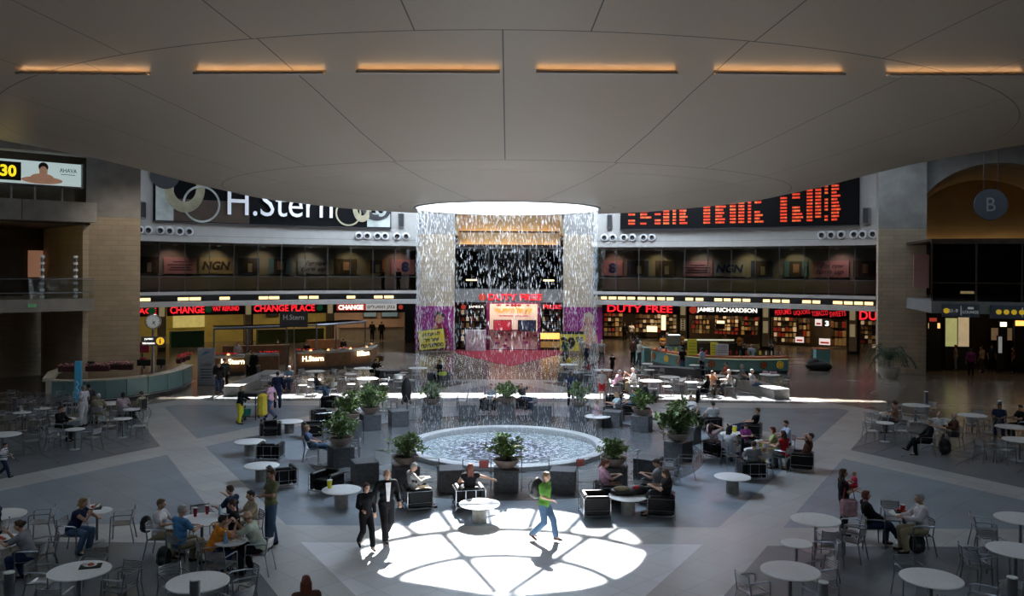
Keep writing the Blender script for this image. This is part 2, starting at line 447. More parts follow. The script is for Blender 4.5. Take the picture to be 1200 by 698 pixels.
# bowl-shaped ceiling around the open eye
fine = []
for (a, za), (b, zb) in zip(PROF, PROF[1:]):
    for k in range(3): fine.append((a + (b - a) * k / 3, za + (zb - za) * k / 3))
fine.append(PROF[-1])
prof = fine + [(r, z + 0.16) for r, z in reversed(fine)] + [fine[0]]
mb = MB(); mb.lathe(prof, 128, (AX, AY, 0), cap=False)
struct('ceiling', mb, M_ceil, smooth=2)
# slim bright lip of the ceiling eye
mb = MB(); mb.lathe([(3.36, 8.84), (3.44, 8.84), (3.44, 8.88), (3.46, 9.12), (3.36, 9.12), (3.36, 8.84)], 96, (AX, AY, 0), cap=False)
struct('trim_1', mb, M_conc, smooth=2)
# skylight drum over the eye and its glazing bars
M_drum = mat('drum_white', (0.85, 0.87, 0.9), 0.7, noise=0.03)
mb = MB(); mb.lathe([(8.7, 9.25), (8.7, 11.9), (8.95, 11.9), (8.95, 9.25)], 96, (AX, AY, 0), cap=False)
struct('wall_drum', mb, M_drum, smooth=2)
mb = MB()
for R in (2.55, 4.55, 6.6, 8.7):
    mb.lathe([(R - 0.12, 11.62), (R + 0.12, 11.62), (R + 0.12, 11.76), (R - 0.12, 11.76), (R - 0.12, 11.62)], 72, (AX, AY, 0), cap=False)
for k in range(30):
    a = math.radians(270 + 4 + 12 * k); c = pol((4.55 + 8.7) / 2, a, 11.69); mb.box(c, (8.7 - 4.55, 0.20, 0.14), rz=a)
for dg in (28, -20, 76, -68, 124, -116, 172):
    a = math.radians(90 - dg); c = pol((4.55 + .3) / 2, a, 11.69); mb.box(c, (4.25, 0.22, 0.14), rz=a)
win = struct('window_1', mb, M_white)
mb = MB(); mb.lathe([(0.01, 11.8), (8.7, 11.8)], 64, (AX, AY, 0), cap=False)
gm = bpy.data.materials.new('skylight_glass'); gm.use_nodes = True
_n = gm.node_tree.nodes; _n.remove(_n['Principled BSDF']); _t = _n.new('ShaderNodeBsdfTransparent'); _t.inputs['Color'].default_value = (0.93, 0.96, 1, 1)
gm.node_tree.links.new(_t.outputs[0], _n['Material Output'].inputs['Surface'])
obj('pane', mb, gm, win)
# flat outer roof with the round opening over the bowl and a long daylight slot
RZ = 14.6
def slot(x):
    q = abs(x - 0.7) / 19.4
    if q >= 1: return None
    w = 1.95 * (1 - q ** 5); m = 45.05 - 0.0045 * (x - 1) ** 2 + RZ * 1.236
    return m - w / 2, m + w / 2
mb = MB(); xs = [-66 + 1.0 * i for i in range(133)]
for x0, x1 in zip(xs, xs[1:]):
    xm = (x0 + x1) / 2; cuts = []
    if abs(xm - AX) < 14:
        h = math.sqrt(196 - (xm - AX) ** 2); cuts.append((AY - h, AY + h))
    s = slot(xm)
    if s: cuts.append(s)
    y = -36
    for a, b in sorted(cuts):
        if a > y: mb.box((xm, (y + a) / 2, RZ + 0.15), (1.0, a - y, 0.3))
        y = b
    mb.box((xm, (y + 98) / 2, RZ + 0.15), (1.0, 98 - y, 0.3))
struct('ceiling_roof', mb, M_conc)
# unseen ring wall added to block sky light leaking over the bowl
struct('wall_sky_block', MB().arc(27.6, 27.85, 0, 2 * PI, 13.0, RZ, 96), M_conc)
# outer shell of the building
mb = MB(); mb.arc(62, 62.5, 0, 2 * PI, -0.1, 15, 64)
struct('wall_back', mb, M_brown)

# ---------------------------------------------------------------- pillars
def pillar(c, rz, w=3.0, dp=1.6, zs=9.4, name='pillar', label=''):
    t = thing('stone_pillar', label, 'pillar', (c.x, c.y, 0), rz)
    mb = MB(); mb.box((0, 0, zs / 2), (w, dp, zs)); obj('stone_shaft', mb, M_block, t)
    mb = MB(); mb.box((0, 0, (zs + RZ) / 2 + 0.01), (w, dp, RZ - zs)); obj('concrete_head', mb, M_conc, t)
    t['kind'] = 'structure'
    return t
pL = Vector((-22.55, 48.3, 0)); pCL = Vector((-6.1, 68.2, 0)); pCR = Vector((5.62, 68.0, 0)); pR = Vector((25.6, 56.2, 0))
pillar(pL, math.radians(24), 2.75, 1.6, label='broad pale stone pillar beside the balcony with the clock sign')
pillar(pCL, math.radians(3), 3.05, 1.6, 9.4, label='broad stone pillar behind the water curtain with yellow notice on its poster')
pillar(pCR, math.radians(-3), 3.05, 1.6, 9.4, label='broad stone pillar behind the water curtain with the price sign')
pillar(pR, math.radians(-20), 2.85, 2.2, 9.4, label='broad stone pillar with the potted palm at its foot')

# ---------------------------------------------------------------- curved facades with gallery
RF = 36.0
def facade(pxa, pxb, side, bump):
    a0, a1 = ang(ring(pxa, RF)), ang(ring(pxb, RF))
    W = lambda nm, r0, r1, z0, z1, m: struct(nm, MB().arc(r0, r1, a0, a1, z0, z1, 24), m)
    W('wall_upper_' + side, RF, RF + 0.4, 9.72, RZ, M_white)
    W('wall_band_' + side, RF - 0.05, RF + 0.4, 8.42, 9.72, M_white)
    W('trim_joint_' + side, RF - 0.06, RF, 8.86, 8.875, M_char)
    W('floor_gallery_' + side, RF, RF + 8.2, 4.55, 4.9, M_char)
    W('trim_slab_edge_' + side, RF - 0.12, RF, 4.72, 4.95, M_white)
    W('trim_recess_' + side, RF + 0.35, RF + 0.5, 4.2, 4.6, M_char)
    W('trim_fascia_' + side, RF - 0.35, RF + 0.6, 3.92, 4.26, M_white)
    W('ceiling_shops_' + side, RF + 0.6, 46.0, 3.92, 4.0, M_conc)
    W('ceiling_gallery_' + side, RF + 0.4, RF + 8.2, 8.42, 8.6, M_white)
    mg = mat('gallery_wall', (0.34, 0.30, 0.24), 0.7, noise=0.08, scale=0.6)
    W('wall_gallery_' + side, RF + 8.0, RF + 8.3, 4.9, 8.45, mg)
    # glazing, full height with slim joints
    b = MB(); np_ = 12
    for k in range(np_ + 1):
        a = a0 + (a1 - a0) * k / np_; p = pol(RF + 0.1, a, 6.68); b.box(p, (0.03, 0.06, 3.45), rz=a)
    b.arc(RF + 0.06, RF + 0.14, a0, a1, 5.98, 6.03, 24)
    w = struct('window_' + ('2' if side == 'left' else '3'), b, M_dalu)
    for k in range(np_):
        q0 = a0 + (a1 - a0) * (k + 0.02) / np_; q1 = a0 + (a1 - a0) * (k + 0.98) / np_
        obj('pane', MB().arc(RF + 0.09, RF + 0.11, q0, q1, 4.95, 8.42, 2), M_dglass if False else M_glass, w)
    return a0, a1
facade(157, 489, 'left', 0); facade(696, 1032, 'right', 0)

def patch(name, px0, px1, r, z0, z1, m, parent=None, th=0.06, n=6):
    a0, a1 = ang(ring(px0, r)), ang(ring(px1, r))
    return obj(name, MB().arc(r - th, r, a0, a1, z0, z1, n), m, parent)
def at(px, r, z): return ring(px, r, z)
def text_on(name, txt, px, r, z, width, height, m, parent, bold=0.02, shear=0.0, tilt=0.0):
    p = at(px, r, z); o = text(name, txt, 1.0, m, parent, p, face_axis(p), bold=bold, shear=shear, width=width, height=height, tilt=tilt)
    rz = face_axis(p); ri = Matrix.Rotation(-rz, 3, 'Z'); ro = Matrix.Rotation(rz, 3, 'Z')     # wrap the lettering round the curved wall
    for v in o.data.vertices:
        q = ri @ v.co; a = q.x / r; v.co = ro @ Vector(((r + q.y) * math.sin(a), (r + q.y) * math.cos(a) - r, q.z))
    return o
def mw(px0, px1, r): return (at(px0, r, 0) - at(px1, r, 0)).length

# soffit lamps under the gallery edge
left_l = [(161, 177), (208, 222), (222, 236), (257, 270), (303, 315), (315, 328), (350, 361), (362, 374), (406, 417), (438, 449), (450, 462)]
right_l = [(702, 712), (713, 723), (724, 734), (735, 745), (747, 757), (758, 768), (770, 780), (781, 790), (803, 813), (815, 825), (837, 847), (848, 857), (859, 869), (870, 880), (894, 903), (905, 915), (916, 926), (940, 951), (952, 962), (976, 988), (989, 1000), (1001, 1012), (1013, 1024)]
for nm, lst, side in (('left', left_l, 'above the currency exchange shops'), ('right', right_l, 'above the duty free shops')):
    for i, (p0, p1) in enumerate(lst):
        t = patch('strip_light', p0, p1, RF + 0.33, 4.30, 4.58, M_dalu, th=0.05, n=2)
        l = patch('diffuser', p0 + 0.6, p1 - 0.6, RF + 0.27, 4.33, 4.55, E_lamp, t, th=0.02, n=2)
        tag(t, 'warm glowing strip light in the recess under the gallery edge ' + side, 'light', 'strip lights ' + side)

# round air nozzles in the white band
for lst, side, wh in (([163, 173, 187, 198, 210, 221], 'left', 'below the jewellery banner by the clock pillar'), ([420, 430, 442, 451, 465, 475.5], 'left', 'beside the water curtain, jewellery banner side'),
                  ([708, 718, 731, 741, 754, 764], 'right', 'beside the water curtain, flight board side'), ([963, 974, 986, 1001, 1011, 1023], 'right', 'below the flight board, palm pillar end')):
    for px in lst:
        p = at(px, RF - 0.05, 9.14); t = thing('air_nozzle', 'round dark air nozzle ' + wh, 'vent', p, face_axis(p), 'air nozzles ' + wh)
        R = Matrix.Rotation(PI / 2, 4, 'X')
        obj('rim', MB().lathe([(0.17, 0), (0.31, 0), (0.31, 0.06), (0.24, 0.14), (0.19, 0.14), (0.17, 0)], 18, cap=False).xf(R), M_paper, t, 2)
        obj('nozzle_throat', MB().lathe([(0.0, 0.02), (0.16, 0.10), (0.2, 0.02)], 18, cap=False).xf(R), M_dark, t, 2)
# slim loudspeakers on the white wall
for px, z, s in ((167, 10.5, 'by the start of the jewellery banner'), (470, 10.4, 'between the jewellery banner and the water curtain'), (714, 10.4, 'between the water curtain and the flight board'), (1015, 10.4, 'past the end of the flight board')):
    p = at(px, RF - 0.15, z); t = thing('column_speaker', 'slim grey column loudspeaker on the white wall ' + s, 'speaker', p, face_axis(p))
    obj('cabinet', MB().rbox((0, 0, 0), (0.42, 0.22, 1.15), 0.04), M_alu, t); obj('grille', MB().box((0, -0.12, 0), (0.32, 0.02, 1.0)), M_char, t)

# ---------------------------------------------------------------- jewellery banner
M_bann = mat('banner_black', (.008, .008, .009), .9, noise=.1, spec=.1)
t = tag(patch('advertising_banner', 179, 458, RF - 0.1, 9.8, 13.6, M_bann, th=0.08, n=20), 'long black jewellery banner with large white letters and bangles', 'banner')
t.name = 'advertising_banner'
fr = patch('banner_frame', 178.5, 458.5, RF - 0.09, 9.72, 9.8, M_dalu, t, th=0.14, n=20)
M_gold = mat('printed_gold', (0.42, 0.38, 0.25), 0.5, noise=0.35, scale=0.8); M_silver = mat('printed_silver', (0.52, 0.56, 0.52), 0.5, noise=0.4, scale=0.9)
M_pbrown = mat('printed_brown', (0.075, 0.05, 0.035), 0.5, noise=0.3, scale=0.7)
patch('printed_background', 182, 292, RF - 0.19, 9.85, 11.4, M_pbrown, t, th=0.015, n=6)
patch('printed_background', 182, 203, RF - 0.21, 9.85, 13.4, M_silver, t, th=0.015, n=3)
def ring_print(px, z, ra, rb, m, sx=1.0):
    p = at(px, RF - 0.24, z); a = face_axis(p); vs = []
    b = MB(); b.lathe([(ra, 0), (rb, 0), (rb, 0.02), (ra, 0.02), (ra, 0)], 36, cap=False)
    M = Matrix.Translation(p) @ Matrix.Rotation(a, 4, 'Z') @ Matrix.Rotation(PI / 2, 4, 'X') @ Matrix.Diagonal((sx, 1, 1, 1))
    return obj('printed_bangle', b.xf(M), m, t)
ring_print(216, 12.2, 1.0, 1.75, M_gold, 0.8); ring_print(236, 11.1, 1.16, 1.30, M_silver); ring_print(193, 13.0, 0.0, 1.0, M_char)
ring_print(408, 10.85, 0.86, 0.98, M_gold); ring_print(424, 11.2, 0.5, 1.0, M_gold, 0.7); ring_print(441, 11.3, 0.5, 0.95, M_char, 1.2); ring_print(446, 11.2, 0.3, 0.55, M_silver, 0.8)
patch('printed_background', 430, 457, RF - 0.20, 9.85, 10.9, M_silver, t, th=0.015, n=3)
M_bl = mat('banner_letter_white', (0.85, 0.88, 0.92), 0.6, noise=0, emit=0.12)
text_on('lettering', 'H.Stern', 329, RF - 0.3, 11.45, mw(265, 388, RF), 2.05, M_bl, t, 0.0)

# ---------------------------------------------------------------- flight information board
t = patch('flight_board', 727, 1007, RF - 0.1, 9.8, 13.9, M_bann, th=0.2, n=20)
tag(t, 'long black flight departures board glowing with rows of red characters', 'board')
patch('board_frame', 726.5, 1007.5, RF - 0.09, 9.72, 9.8, M_dalu, t, th=0.25, n=20)
cols_ = []
for base in (736, 824, 914):
    for off, w, dens in ((0, 8, .9), (14, 13, .8), (31, 7, .85), (41, 7, .85), (52, 4, .8), (60, 11, .95)): cols_.append((base + off, w, dens))
E_led = mat('board_red_led', (.6, 0.05, 0.02), 0.5, emit=.55, noise=0, ecol=(1, .07, .02)); E_led2 = mat('board_amber_led', (.6, 0.12, 0.04), 0.5, emit=.6, noise=0, ecol=(1, .17, .04))
rnd = random.Random(3)
for base in (736, 824, 914):
    for off, w, dens in ((0, 8, .95), (14, 13, .9), (31, 7, .9), (41, 7, .9), (52, 4, .9), (60, 11, .97)):
        b = MB()
        for row in range(16):
            z = 10.15 + row * 0.235
            if rnd.random() > dens: continue
            w_ = w * (rnd.uniform(0.55, 1) if w > 10 else 1)
            x = base + off; nchar = max(2, int(w_ / 2.0)); st = w_ / nchar
            for k in range(nchar):
                b.cur = 1 if rnd.random() < .3 else 0
                q0, q1 = ang(at(x + k * st + .15, RF - .3, 0)), ang(at(x + (k + 1) * st - .15, RF - .3, 0))
                b.arc(RF - 0.33, RF - 0.30, q0, q1, z, z + 0.135, 1)
        obj('board_text_column', b, [E_led, E_led2], t)

# ---------------------------------------------------------------- posters along the gallery wall
RG = RF + 7.9
M_pp = mat('poster_pink', (0.55, 0.30, 0.30), 0.6, noise=0.05); M_pbg = mat('poster_beige', (0.50, 0.38, 0.22), 0.6, noise=0.05)
M_pblue = mat('poster_blue', (0.06, 0.08, 0.15), 0.6, noise=0.4, scale=1.5); M_ppic = mat('poster_picture', (0.10, 0.07, 0.05), 0.6, noise=0.5, scale=1.5)
M_plb = mat('poster_light_blue', (0.14, 0.27, 0.33), 0.6, noise=0.1); M_por = mat('poster_ochre', (0.40, 0.23, 0.07), 0.6, noise=0.1)
M_navy = mat('ink_navy', (0.03, 0.05, 0.15), 0.6, noise=0); M_ink = mat('ink_plum', (0.10, 0.03, 0.07), 0.6, noise=0); M_inkb = mat('ink_brown', (0.07, 0.04, 0.02), 0.6, noise=0)
posters = [(161, 186, M_ppic, 'pic', 'dark brown picture poster at the clock pillar end of the gallery'), (192, 230, M_pp, 'txt', 'dusky pink poster with small printed lines in the gallery'),
 (233, 274, M_pbg, 'NGNb', 'beige poster reading NGN on the gallery wall above the currency exchange'), (279, 304, M_pblue, 'pic', 'dark blue picture poster next to the beige NGN poster'),
 (315, 341, M_plb, 'face', 'light blue poster with a portrait in the gallery behind the jewellery banner side'), (349, 388, M_conc, 'For', 'grey poster with script lettering on the gallery wall above the bank sign'),
 (393, 418, M_ppic, 'face', 'dark green portrait poster above the bank sign'), (430, 452, M_por, 'pic', 'ochre framed picture poster near the water curtain'),
 (458, 486, M_pp, '8', 'pink poster with a dark figure eight emblem beside the water curtain, exchange side'),
 (700, 730, M_pp, '8', 'pink poster with a dark figure eight emblem beside the water curtain, duty free side'), (735, 760, M_pblue, 'pic', 'blue and ochre picture poster above the duty free sign'),
 (768, 792, M_ppic, 'pic', 'dark brown picture poster above the duty free sign'), (800, 835, M_pp, 'txt', 'pink poster with small printed lines beside the grey NGN poster'),
 (837, 873, M_conc, 'NGN', 'grey poster reading NGN in blue above the flight board side shops'), (880, 905, M_pblue, 'pic', 'dark blue picture poster next to the grey NGN poster'),
 (919, 946, M_plb, 'face', 'light blue poster with a portrait above the perfume shop'), (952, 995, M_pp, 'For', 'pink poster with dark script lettering above the perfume shop'),
 (1000, 1027, M_ppic, 'face', 'dark portrait poster at the palm pillar end of the gallery')]
for p0, p1, m, kind, lab in posters:
    t = patch('wall_poster', p0, p1, RG, 6.15, 7.45, m, th=0.04, n=3); tag(t, lab, 'poster'); c = (p0 + p1) / 2; w = mw(p0, p1, RG)
    if kind == 'pic':
        patch('printed_picture', p0 + 4, p1 - 4, RG - 0.05, 6.25, 7.35, M_pbrown, t, th=0.01, n=2); patch('printed_shape', c - 1, c + 4, RG - 0.07, 6.3, 7.0, M_gold, t, th=0.01, n=2)
    if kind == 'face':
        patch('printed_picture', p0 + 6, p1 - 6, RG - 0.05, 6.2, 7.4, M_pbrown, t, th=0.01, n=2); patch('printed_face', c - 3, c + 4, RG - 0.07, 6.5, 7.2, M_skinp, t, th=0.01, n=2)
    if kind == 'txt':
        for k, (z, a) in enumerate(((7.05, .55), (6.82, .95), (6.6, .75), (6.42, .9))): patch('printed_line', c - w * 7 * a * .9, c + w * 7 * a * .9, RG - 0.06, z, z + 0.07, M_ink, t, th=0.01, n=2)
    if kind == 'NGNb': text_on('lettering', 'NGN', c, RG - 0.07, 6.8, w * .8, 0.7, M_inkb, t, 0.04, 0.2)
    if kind == 'NGN': text_on('lettering', 'NGN', c, RG - 0.07, 6.8, w * .9, 0.7, M_navy, t, 0.04, 0.2)
    if kind == 'For':
        text_on('lettering', 'For now', c + 2, RG - 0.07, 7.08, w * .62, 0.4, M_ink, t, 0.0, 0.4); text_on('lettering', 'turn up', c - 1, RG - 0.07, 6.5, w * .75, 0.42, M_ink, t, 0.0, 0.4)
    if kind == '8': text_on('lettering', '8', c + 3, RG - 0.07, 6.8, 0.7, 0.9, M_navy, t, 0.06)
# small round wall washers over the posters
for i, (px, c) in enumerate(((205, (1, .6, .5)), (256, (1, .75, .45)), (309, (1, .75, .5)), (363, (1, .85, .7)), (412, (1, .75, .4)), (467, (1, .55, .45)), (719, (1, .55, .45)), (769, (1, .75, .4)), (820, (1, .8, .7)), (874, (1, .8, .45)), (928, (1, .8, .45)), (981, (1, .6, .55)))):
    p = at(px, RF + 6.6, 8.32); t = thing('wall_washer', 'small round downlight in the gallery ceiling over the posters', 'light', p, 0, 'round downlights over the gallery posters')
    obj('trim_ring', MB().lathe([(0.10, 0), (0.16, 0), (0.16, 0.1), (0.10, 0.1), (0.10, 0)], 14, cap=False), M_paper, t); obj('lamp', MB().lathe([(0.0, 0.0), (0.1, 0.03)], 14, cap=False), E_spot, t)
    ld = bpy.data.lights.new('washer_light', 'SPOT'); ld.energy = 60; ld.color = c; ld.spot_size = math.radians(100); ld.spot_blend = 0.9; ld.shadow_soft_size = 0.1
    lo = bpy.data.objects.new('washer_light', ld); COL.objects.link(lo); lo.parent = t; lo.location = (0, 0, -0.08)
    dirv = Vector((p.x - AX, p.y - AY, 0)).normalized() * 0.75 + Vector((0, 0, -1)); lo.rotation_euler = dirv.to_track_quat('-Z', 'Y').to_euler()

# ---------------------------------------------------------------- shop fronts
RS = 46.0
def wallpiece(name, p0, p1, z0, z1, m, r=RS, th=0.5): return struct(name, MB().arc(r, r + th, ang(ring(p0, r)), ang(ring(p1, r)), z0, z1, 5), m)
for i, (p0, p1) in enumerate(((150, 158), (187, 195), (287, 297), (383, 392), (475, 492), (694, 706), (795, 808), (891, 904), (993, 1007), (1029, 1036))):
    wallpiece('wall_pier', p0, p1, 0, 3.95, M_dark)
M_shopw = mat('shop_back_dark', (0.10, 0.06, 0.035), 0.6, noise=0.3, scale=1.2); M_yel = mat('shop_yellow_wall', (0.60, 0.50, 0.14), 0.6, noise=0.15, scale=1)
M_green = mat('green_counter', (0.02, 0.16, 0.06), 0.5, noise=0.15); M_peach = mat('shop_peach_wall', (0.60, 0.42, 0.33), 0.6, noise=0.12, scale=1); M_ogreen = mat('olive_counter', (0.13, 0.19, 0.04), 0.5, noise=0.2)
def shop_light(px0, px1, r, z, e, c=(1, .75, .45)):
    p = at((px0 + px1) / 2, r, z); ld = bpy.data.lights.new('shop_light', 'AREA'); ld.shape = 'RECTANGLE'; ld.size = mw(px0, px1, r) * .8; ld.size_y = 1.2; ld.energy = e; ld.color = c
    lo = bpy.data.objects.new('shop_light', ld); COL.objects.link(lo); lo.location = p; lo.rotation_euler = (0, 0, face_axis(p)); return lo
def shop(p0, p1, back, name, deep=6.0, e=60, c=(1, .75, .45)):
    struct('wall_shop_' + name, MB().arc(RS + deep, RS + deep + .2, ang(ring(p0 - 4, RS + deep)), ang(ring(p1 + 4, RS + deep)), 0, 3.9, 6), back)
    struct('ceiling_shop_' + name, MB().arc(RS, RS + deep, ang(ring(p0 - 2, RS)), ang(ring(p1 + 2, RS)), 3.7, 3.85, 6), M_dark)
    shop_light(p0, p1, RS + 3.0, 3.62, e, c)
def sign_box(p0, p1, label, z0=2.75, z1=3.68, m=None):
    t = patch('shop_sign', p0, p1, RS - 0.02, z0, z1, m or M_dark, th=0.25, n=4); return tag(t, label, 'sign')
RT = RS - 0.32
shop(158, 187, M_yel, 'corner', e=25)
t = sign_box(156, 187, 'dark shop sign with a red word and green disc, partly behind the clock pillar'); text_on('lettering', 'PLACE', 168, RT, 3.2, 2.0, .45, E_red, t, 0.01)
def disc(px, z, rad, m, parent, r=RT):
    p = at(px, r, z); b = MB().lathe([(0, 0), (rad, 0), (rad, 0.03), (0, 0.03)], 20, cap=False).xf(Matrix.Rotation(face_axis(p), 4, 'Z') @ Matrix.Rotation(PI / 2, 4, 'X'))
    return obj('emblem_disc', b, m, parent, loc=p)
E_green = mat('green_emblem', (0.01, 0.12, 0.04), 0.5, emit=0.25, noise=0)
disc(178, 3.2, .3, E_green, t)
shop(197, 287, M_yel, 'exchange', e=55)
t = sign_box(196, 288, 'black sign with glowing red letters reading CHANGE and VAT REFUND'); text_on('lettering', 'CHANGE', 220, RT, 3.22, mw(200, 240, RS), .58, E_red, t, 0.015); text_on('lettering', 'VAT REFUND', 265, RT, 3.26, mw(249, 280, RS), .38, E_red, t, 0.01); disc(244.5, 3.22, .27, E_green, t)
shop(298, 382, M_yel, 'place', e=60)
t = sign_box(297, 383, 'black sign with glowing red letters reading CHANGE PLACE'); text_on('lettering', 'CHANGE PLACE', 334, RT, 3.22, mw(299, 370, RS), .56, E_red, t, 0.015); disc(375, 3.22, .27, E_green, t)
shop(393, 476, M_peach, 'bank', e=80)
t = sign_box(392, 476, 'bank sign reading CHANGE on red with white hebrew panel beside it')
E_redp = mat('red_sign_panel', (0.5, 0.05, 0.03), 0.5, emit=0.5, noise=0); E_whp = mat('white_sign_panel', (0.75, 0.72, 0.7), 0.5, emit=0.45, noise=0)
patch('red_panel', 395, 428.5, RT + .02, 2.95, 3.52, E_redp, t, .02, 2); patch('white_panel', 429, 465, RT + .02, 2.95, 3.52, E_whp, t, .02, 2)
text_on('lettering', 'CHANGE', 411.5, RT - .03, 3.23, mw(397, 426, RS), .42, E_white, t, 0.03); text_on('lettering', heb('בנק הפועלים'), 447, RT - .03, 3.23, mw(431, 463, RS), .40, M_dark, t, 0.02); disc(470, 3.22, .2, E_redp, t)
shop(707, 795, M_shopw, 'duty_free', deep=9, e=170)
t = sign_box(706, 796, 'black sign with large glowing red letters reading DUTY FREE beside the water curtain'); text_on('lettering', 'DUTY FREE', 750, RT, 3.2, mw(712, 788, RS), .62, E_red, t, 0.015)
shop(808, 891, M_shopw, 'richardson', e=90)
t = sign_box(807, 891, 'black sign with white letters reading JAMES RICHARDSON'); text_on('lettering', 'JAMES RICHARDSON', 852, RT, 3.2, mw(817, 887, RS), .46, E_white, t, 0.02); disc(812.5, 3.2, .33, E_redp, t)
shop(904, 993, M_shopw, 'perfume', e=80)
t = sign_box(903, 993, 'black sign with slanting red words reading PERFUMES LIQUORS TOBACCO SWEETS')
E_red2 = mat('dim_red_letters', (0.8, 0.02, 0.03), 0.5, emit=0.9, noise=0)
for w_, px in (('PERFUMES', 918), ('LIQUORS', 940), ('TOBACCO', 961), ('SWEETS', 982)): text_on('lettering', w_, px, RT, 3.2, mw(px - 9.5, px + 9.5, RS), .42, E_red2, t, 0.005, tilt=.12)
shop(1007, 1036, M_shopw, 'corner_duty_free', e=35)
t = sign_box(1006, 1040, 'black sign with the first red letters of DUTY FREE beside the palm pillar'); text_on('lettering', 'DUTY FREE', 1045, RT, 3.15, mw(1011, 1087, RS), .72, E_red, t, 0.015)
# lit pilaster boxes between the shops
for px, lab in ((189.5, 'cream lit pilaster box beside the VAT exchange'), (291, 'cream lit pilaster box between the two currency exchanges'), (387, 'orange and cream lit pilaster box beside the bank'), (801, 'cream lit pilaster box between duty free and the white lettered shop'), (898, 'cream and pink lit pilaster box beside the perfume shop'), (1000, 'pale pilaster box beside the palm pillar shop')):
    p = at(px, RS - 0.15, 0); t = thing('pilaster_light_box', lab, 'light box', p, face_axis(p))
    E_pil = mat('pilaster_glow', (0.6, 0.48, 0.26), 0.5, emit=0.25, noise=0)
    dim = mat('pilaster_dim', (0.22, 0.15, 0.07), 0.5, emit=0.05, noise=0.1)
    obj('cabinet', MB().box((0, 0, 2.0), (.55, .25, 3.5)), dim, t); obj('lit_panel', MB().box((0, -.15, 3.1), (.42, .04, .75)), E_pil, t); obj('lit_panel', MB().box((0, -.15, 1.9), (.4, .04, 1.0)), dim if px < 700 else E_pil, t)
    if px == 801:
        for k in range(5): obj('printed_mark', MB().box((0, -.18, 1.5 + k * .2), (.2, .02, .1)), M_dark, t)
# counters in the exchanges and the bank
def counter(p0, p1, r, h, m, name, label, top=None):
    a0, a1 = ang(ring(p0, r)), ang(ring(p1, r)); t = obj(name, MB().arc(r, r + .6, a0, a1, 0, h, 6), m); tag(t, label, 'counter')
    obj('counter_top', MB().arc(r - .05, r + .7, a0, a1, h, h + .06, 6), top or M_char, t); return t
counter(201, 240, RS + 2.2, 1.25, M_green, 'exchange_counter', 'dark green counter of the VAT exchange')
counter(302, 380, RS + 2.5, 1.15, M_ogreen, 'exchange_counter', 'olive green counter of the exchange under the CHANGE PLACE sign')
t = counter(398, 474, RS + 3.5, 1.1, M_cream, 'bank_counter', 'cream fronted counter of the bank', M_wood)
for px, w, lab in ((215, 1.6, 'yellow lit teller window of the VAT exchange'),):
    tag(patch('teller_window', 203, 240, RS + 5.7, 1.4, 2.6, mat('teller_glow', (.7, .6, .2), .5, emit=.35, noise=.15, scale=2), th=.05), lab, 'window')
for p0, p1, lab in ((426, 442, 'pale blue wall screen over the bank counter, nearer the pilaster'), (447, 467, 'pale blue wall screen over the bank counter, nearer the water curtain')):
    t = patch('wall_screen', p0, p1, RS + 5.8, 2.0, 2.7, M_char, th=.1, n=2); tag(t, lab, 'screen'); patch('screen_face', p0 + .8, p1 - .8, RS + 5.69, 2.06, 2.64, mat('screen_blue', (.25, .38, .45), .4, emit=.15, noise=.1), t, .02, 2)
t = patch('wall_screen', 312, 327, RS + 5.8, 2.2, 2.7, M_dark, th=.1, n=2); tag(t, 'dark monitor on the yellow wall under the CHANGE PLACE sign', 'screen'); patch('screen_face', 313, 326, RS + 5.69, 2.26, 2.64, M_char, t, .02, 2)
# stocked shelf units in the duty free shops
rnd = random.Random(11)
GOODS = [mat('goods_' + str(i), c, .4, noise=.2, scale=4, emit=e) for i, (c, e) in enumerate((((.55, .33, .12), .08), ((.6, .42, .2), .12), ((.3, .13, .04), .03), ((.4, .04, .03), .05), ((.18, .13, .06), .03), ((.8, .6, .35), .3), ((.10, .07, .05), 0), ((.28, .2, .13), .02)))]  # emission gives the packed goods a built-in glow, as if lit
gid = 0
def shelf_unit(p0, p1, r, z0, z1, rows, ncol, where, cat_goods='boxed goods'):
    global gid
    t = patch('shelf_unit', p0, p1, r + .5, z0, z1, M_shopw, th=.08, n=2); tag(t, 'lit wall shelf unit of goods ' + where, 'shelf')
    h = (z1 - z0) / rows
    for k in range(rows + 1): patch('shelf', p0, p1, r + .45, z0 + k * h - .03 if k else z0, z0 + k * h + (0.0 if k else .03), M_brown, t, th=.4, n=2)
    st = (p1 - p0) / ncol
    for k in range(rows):
        for c in range(ncol):
            if rnd.random() < .12: continue
            q = p0 + (c + .5) * st; p = at(q, r + .22, z0 + k * h + (.0 if k else .03)); w = mw(p0, p1, r) / ncol * rnd.uniform(.55, .92); hh = h * rnd.uniform(.55, .88)
            b = MB().rbox((0, 0, hh / 2), (w, .25, hh), .02)
            o = obj('goods_box', b, rnd.choice(GOODS), None, loc=p, rot=(0, 0, face_axis(p))); tag(o, 'packed goods on the shelves ' + where, 'box', 'goods on the shelves ' + where)
shelf_unit(708, 730, RS + 5, .3, 2.7, 5, 5, 'behind the entrance under the DUTY FREE sign'); shelf_unit(745, 775, RS + 7, .6, 2.9, 5, 7, 'in the middle of the duty free shop')
shelf_unit(776, 793, RS + 3, .6, 2.7, 6, 4, 'at the bright end of the duty free shop'); shelf_unit(811, 832, RS + 4.5, .8, 2.6, 4, 5, 'under the white JAMES lettering'); shelf_unit(838, 866, RS + 4.5, .8, 2.6, 5, 6, 'in the middle of the white lettered shop'); shelf_unit(869, 889, RS + 4.5, .8, 2.6, 4, 5, 'under the white RICHARDSON lettering')
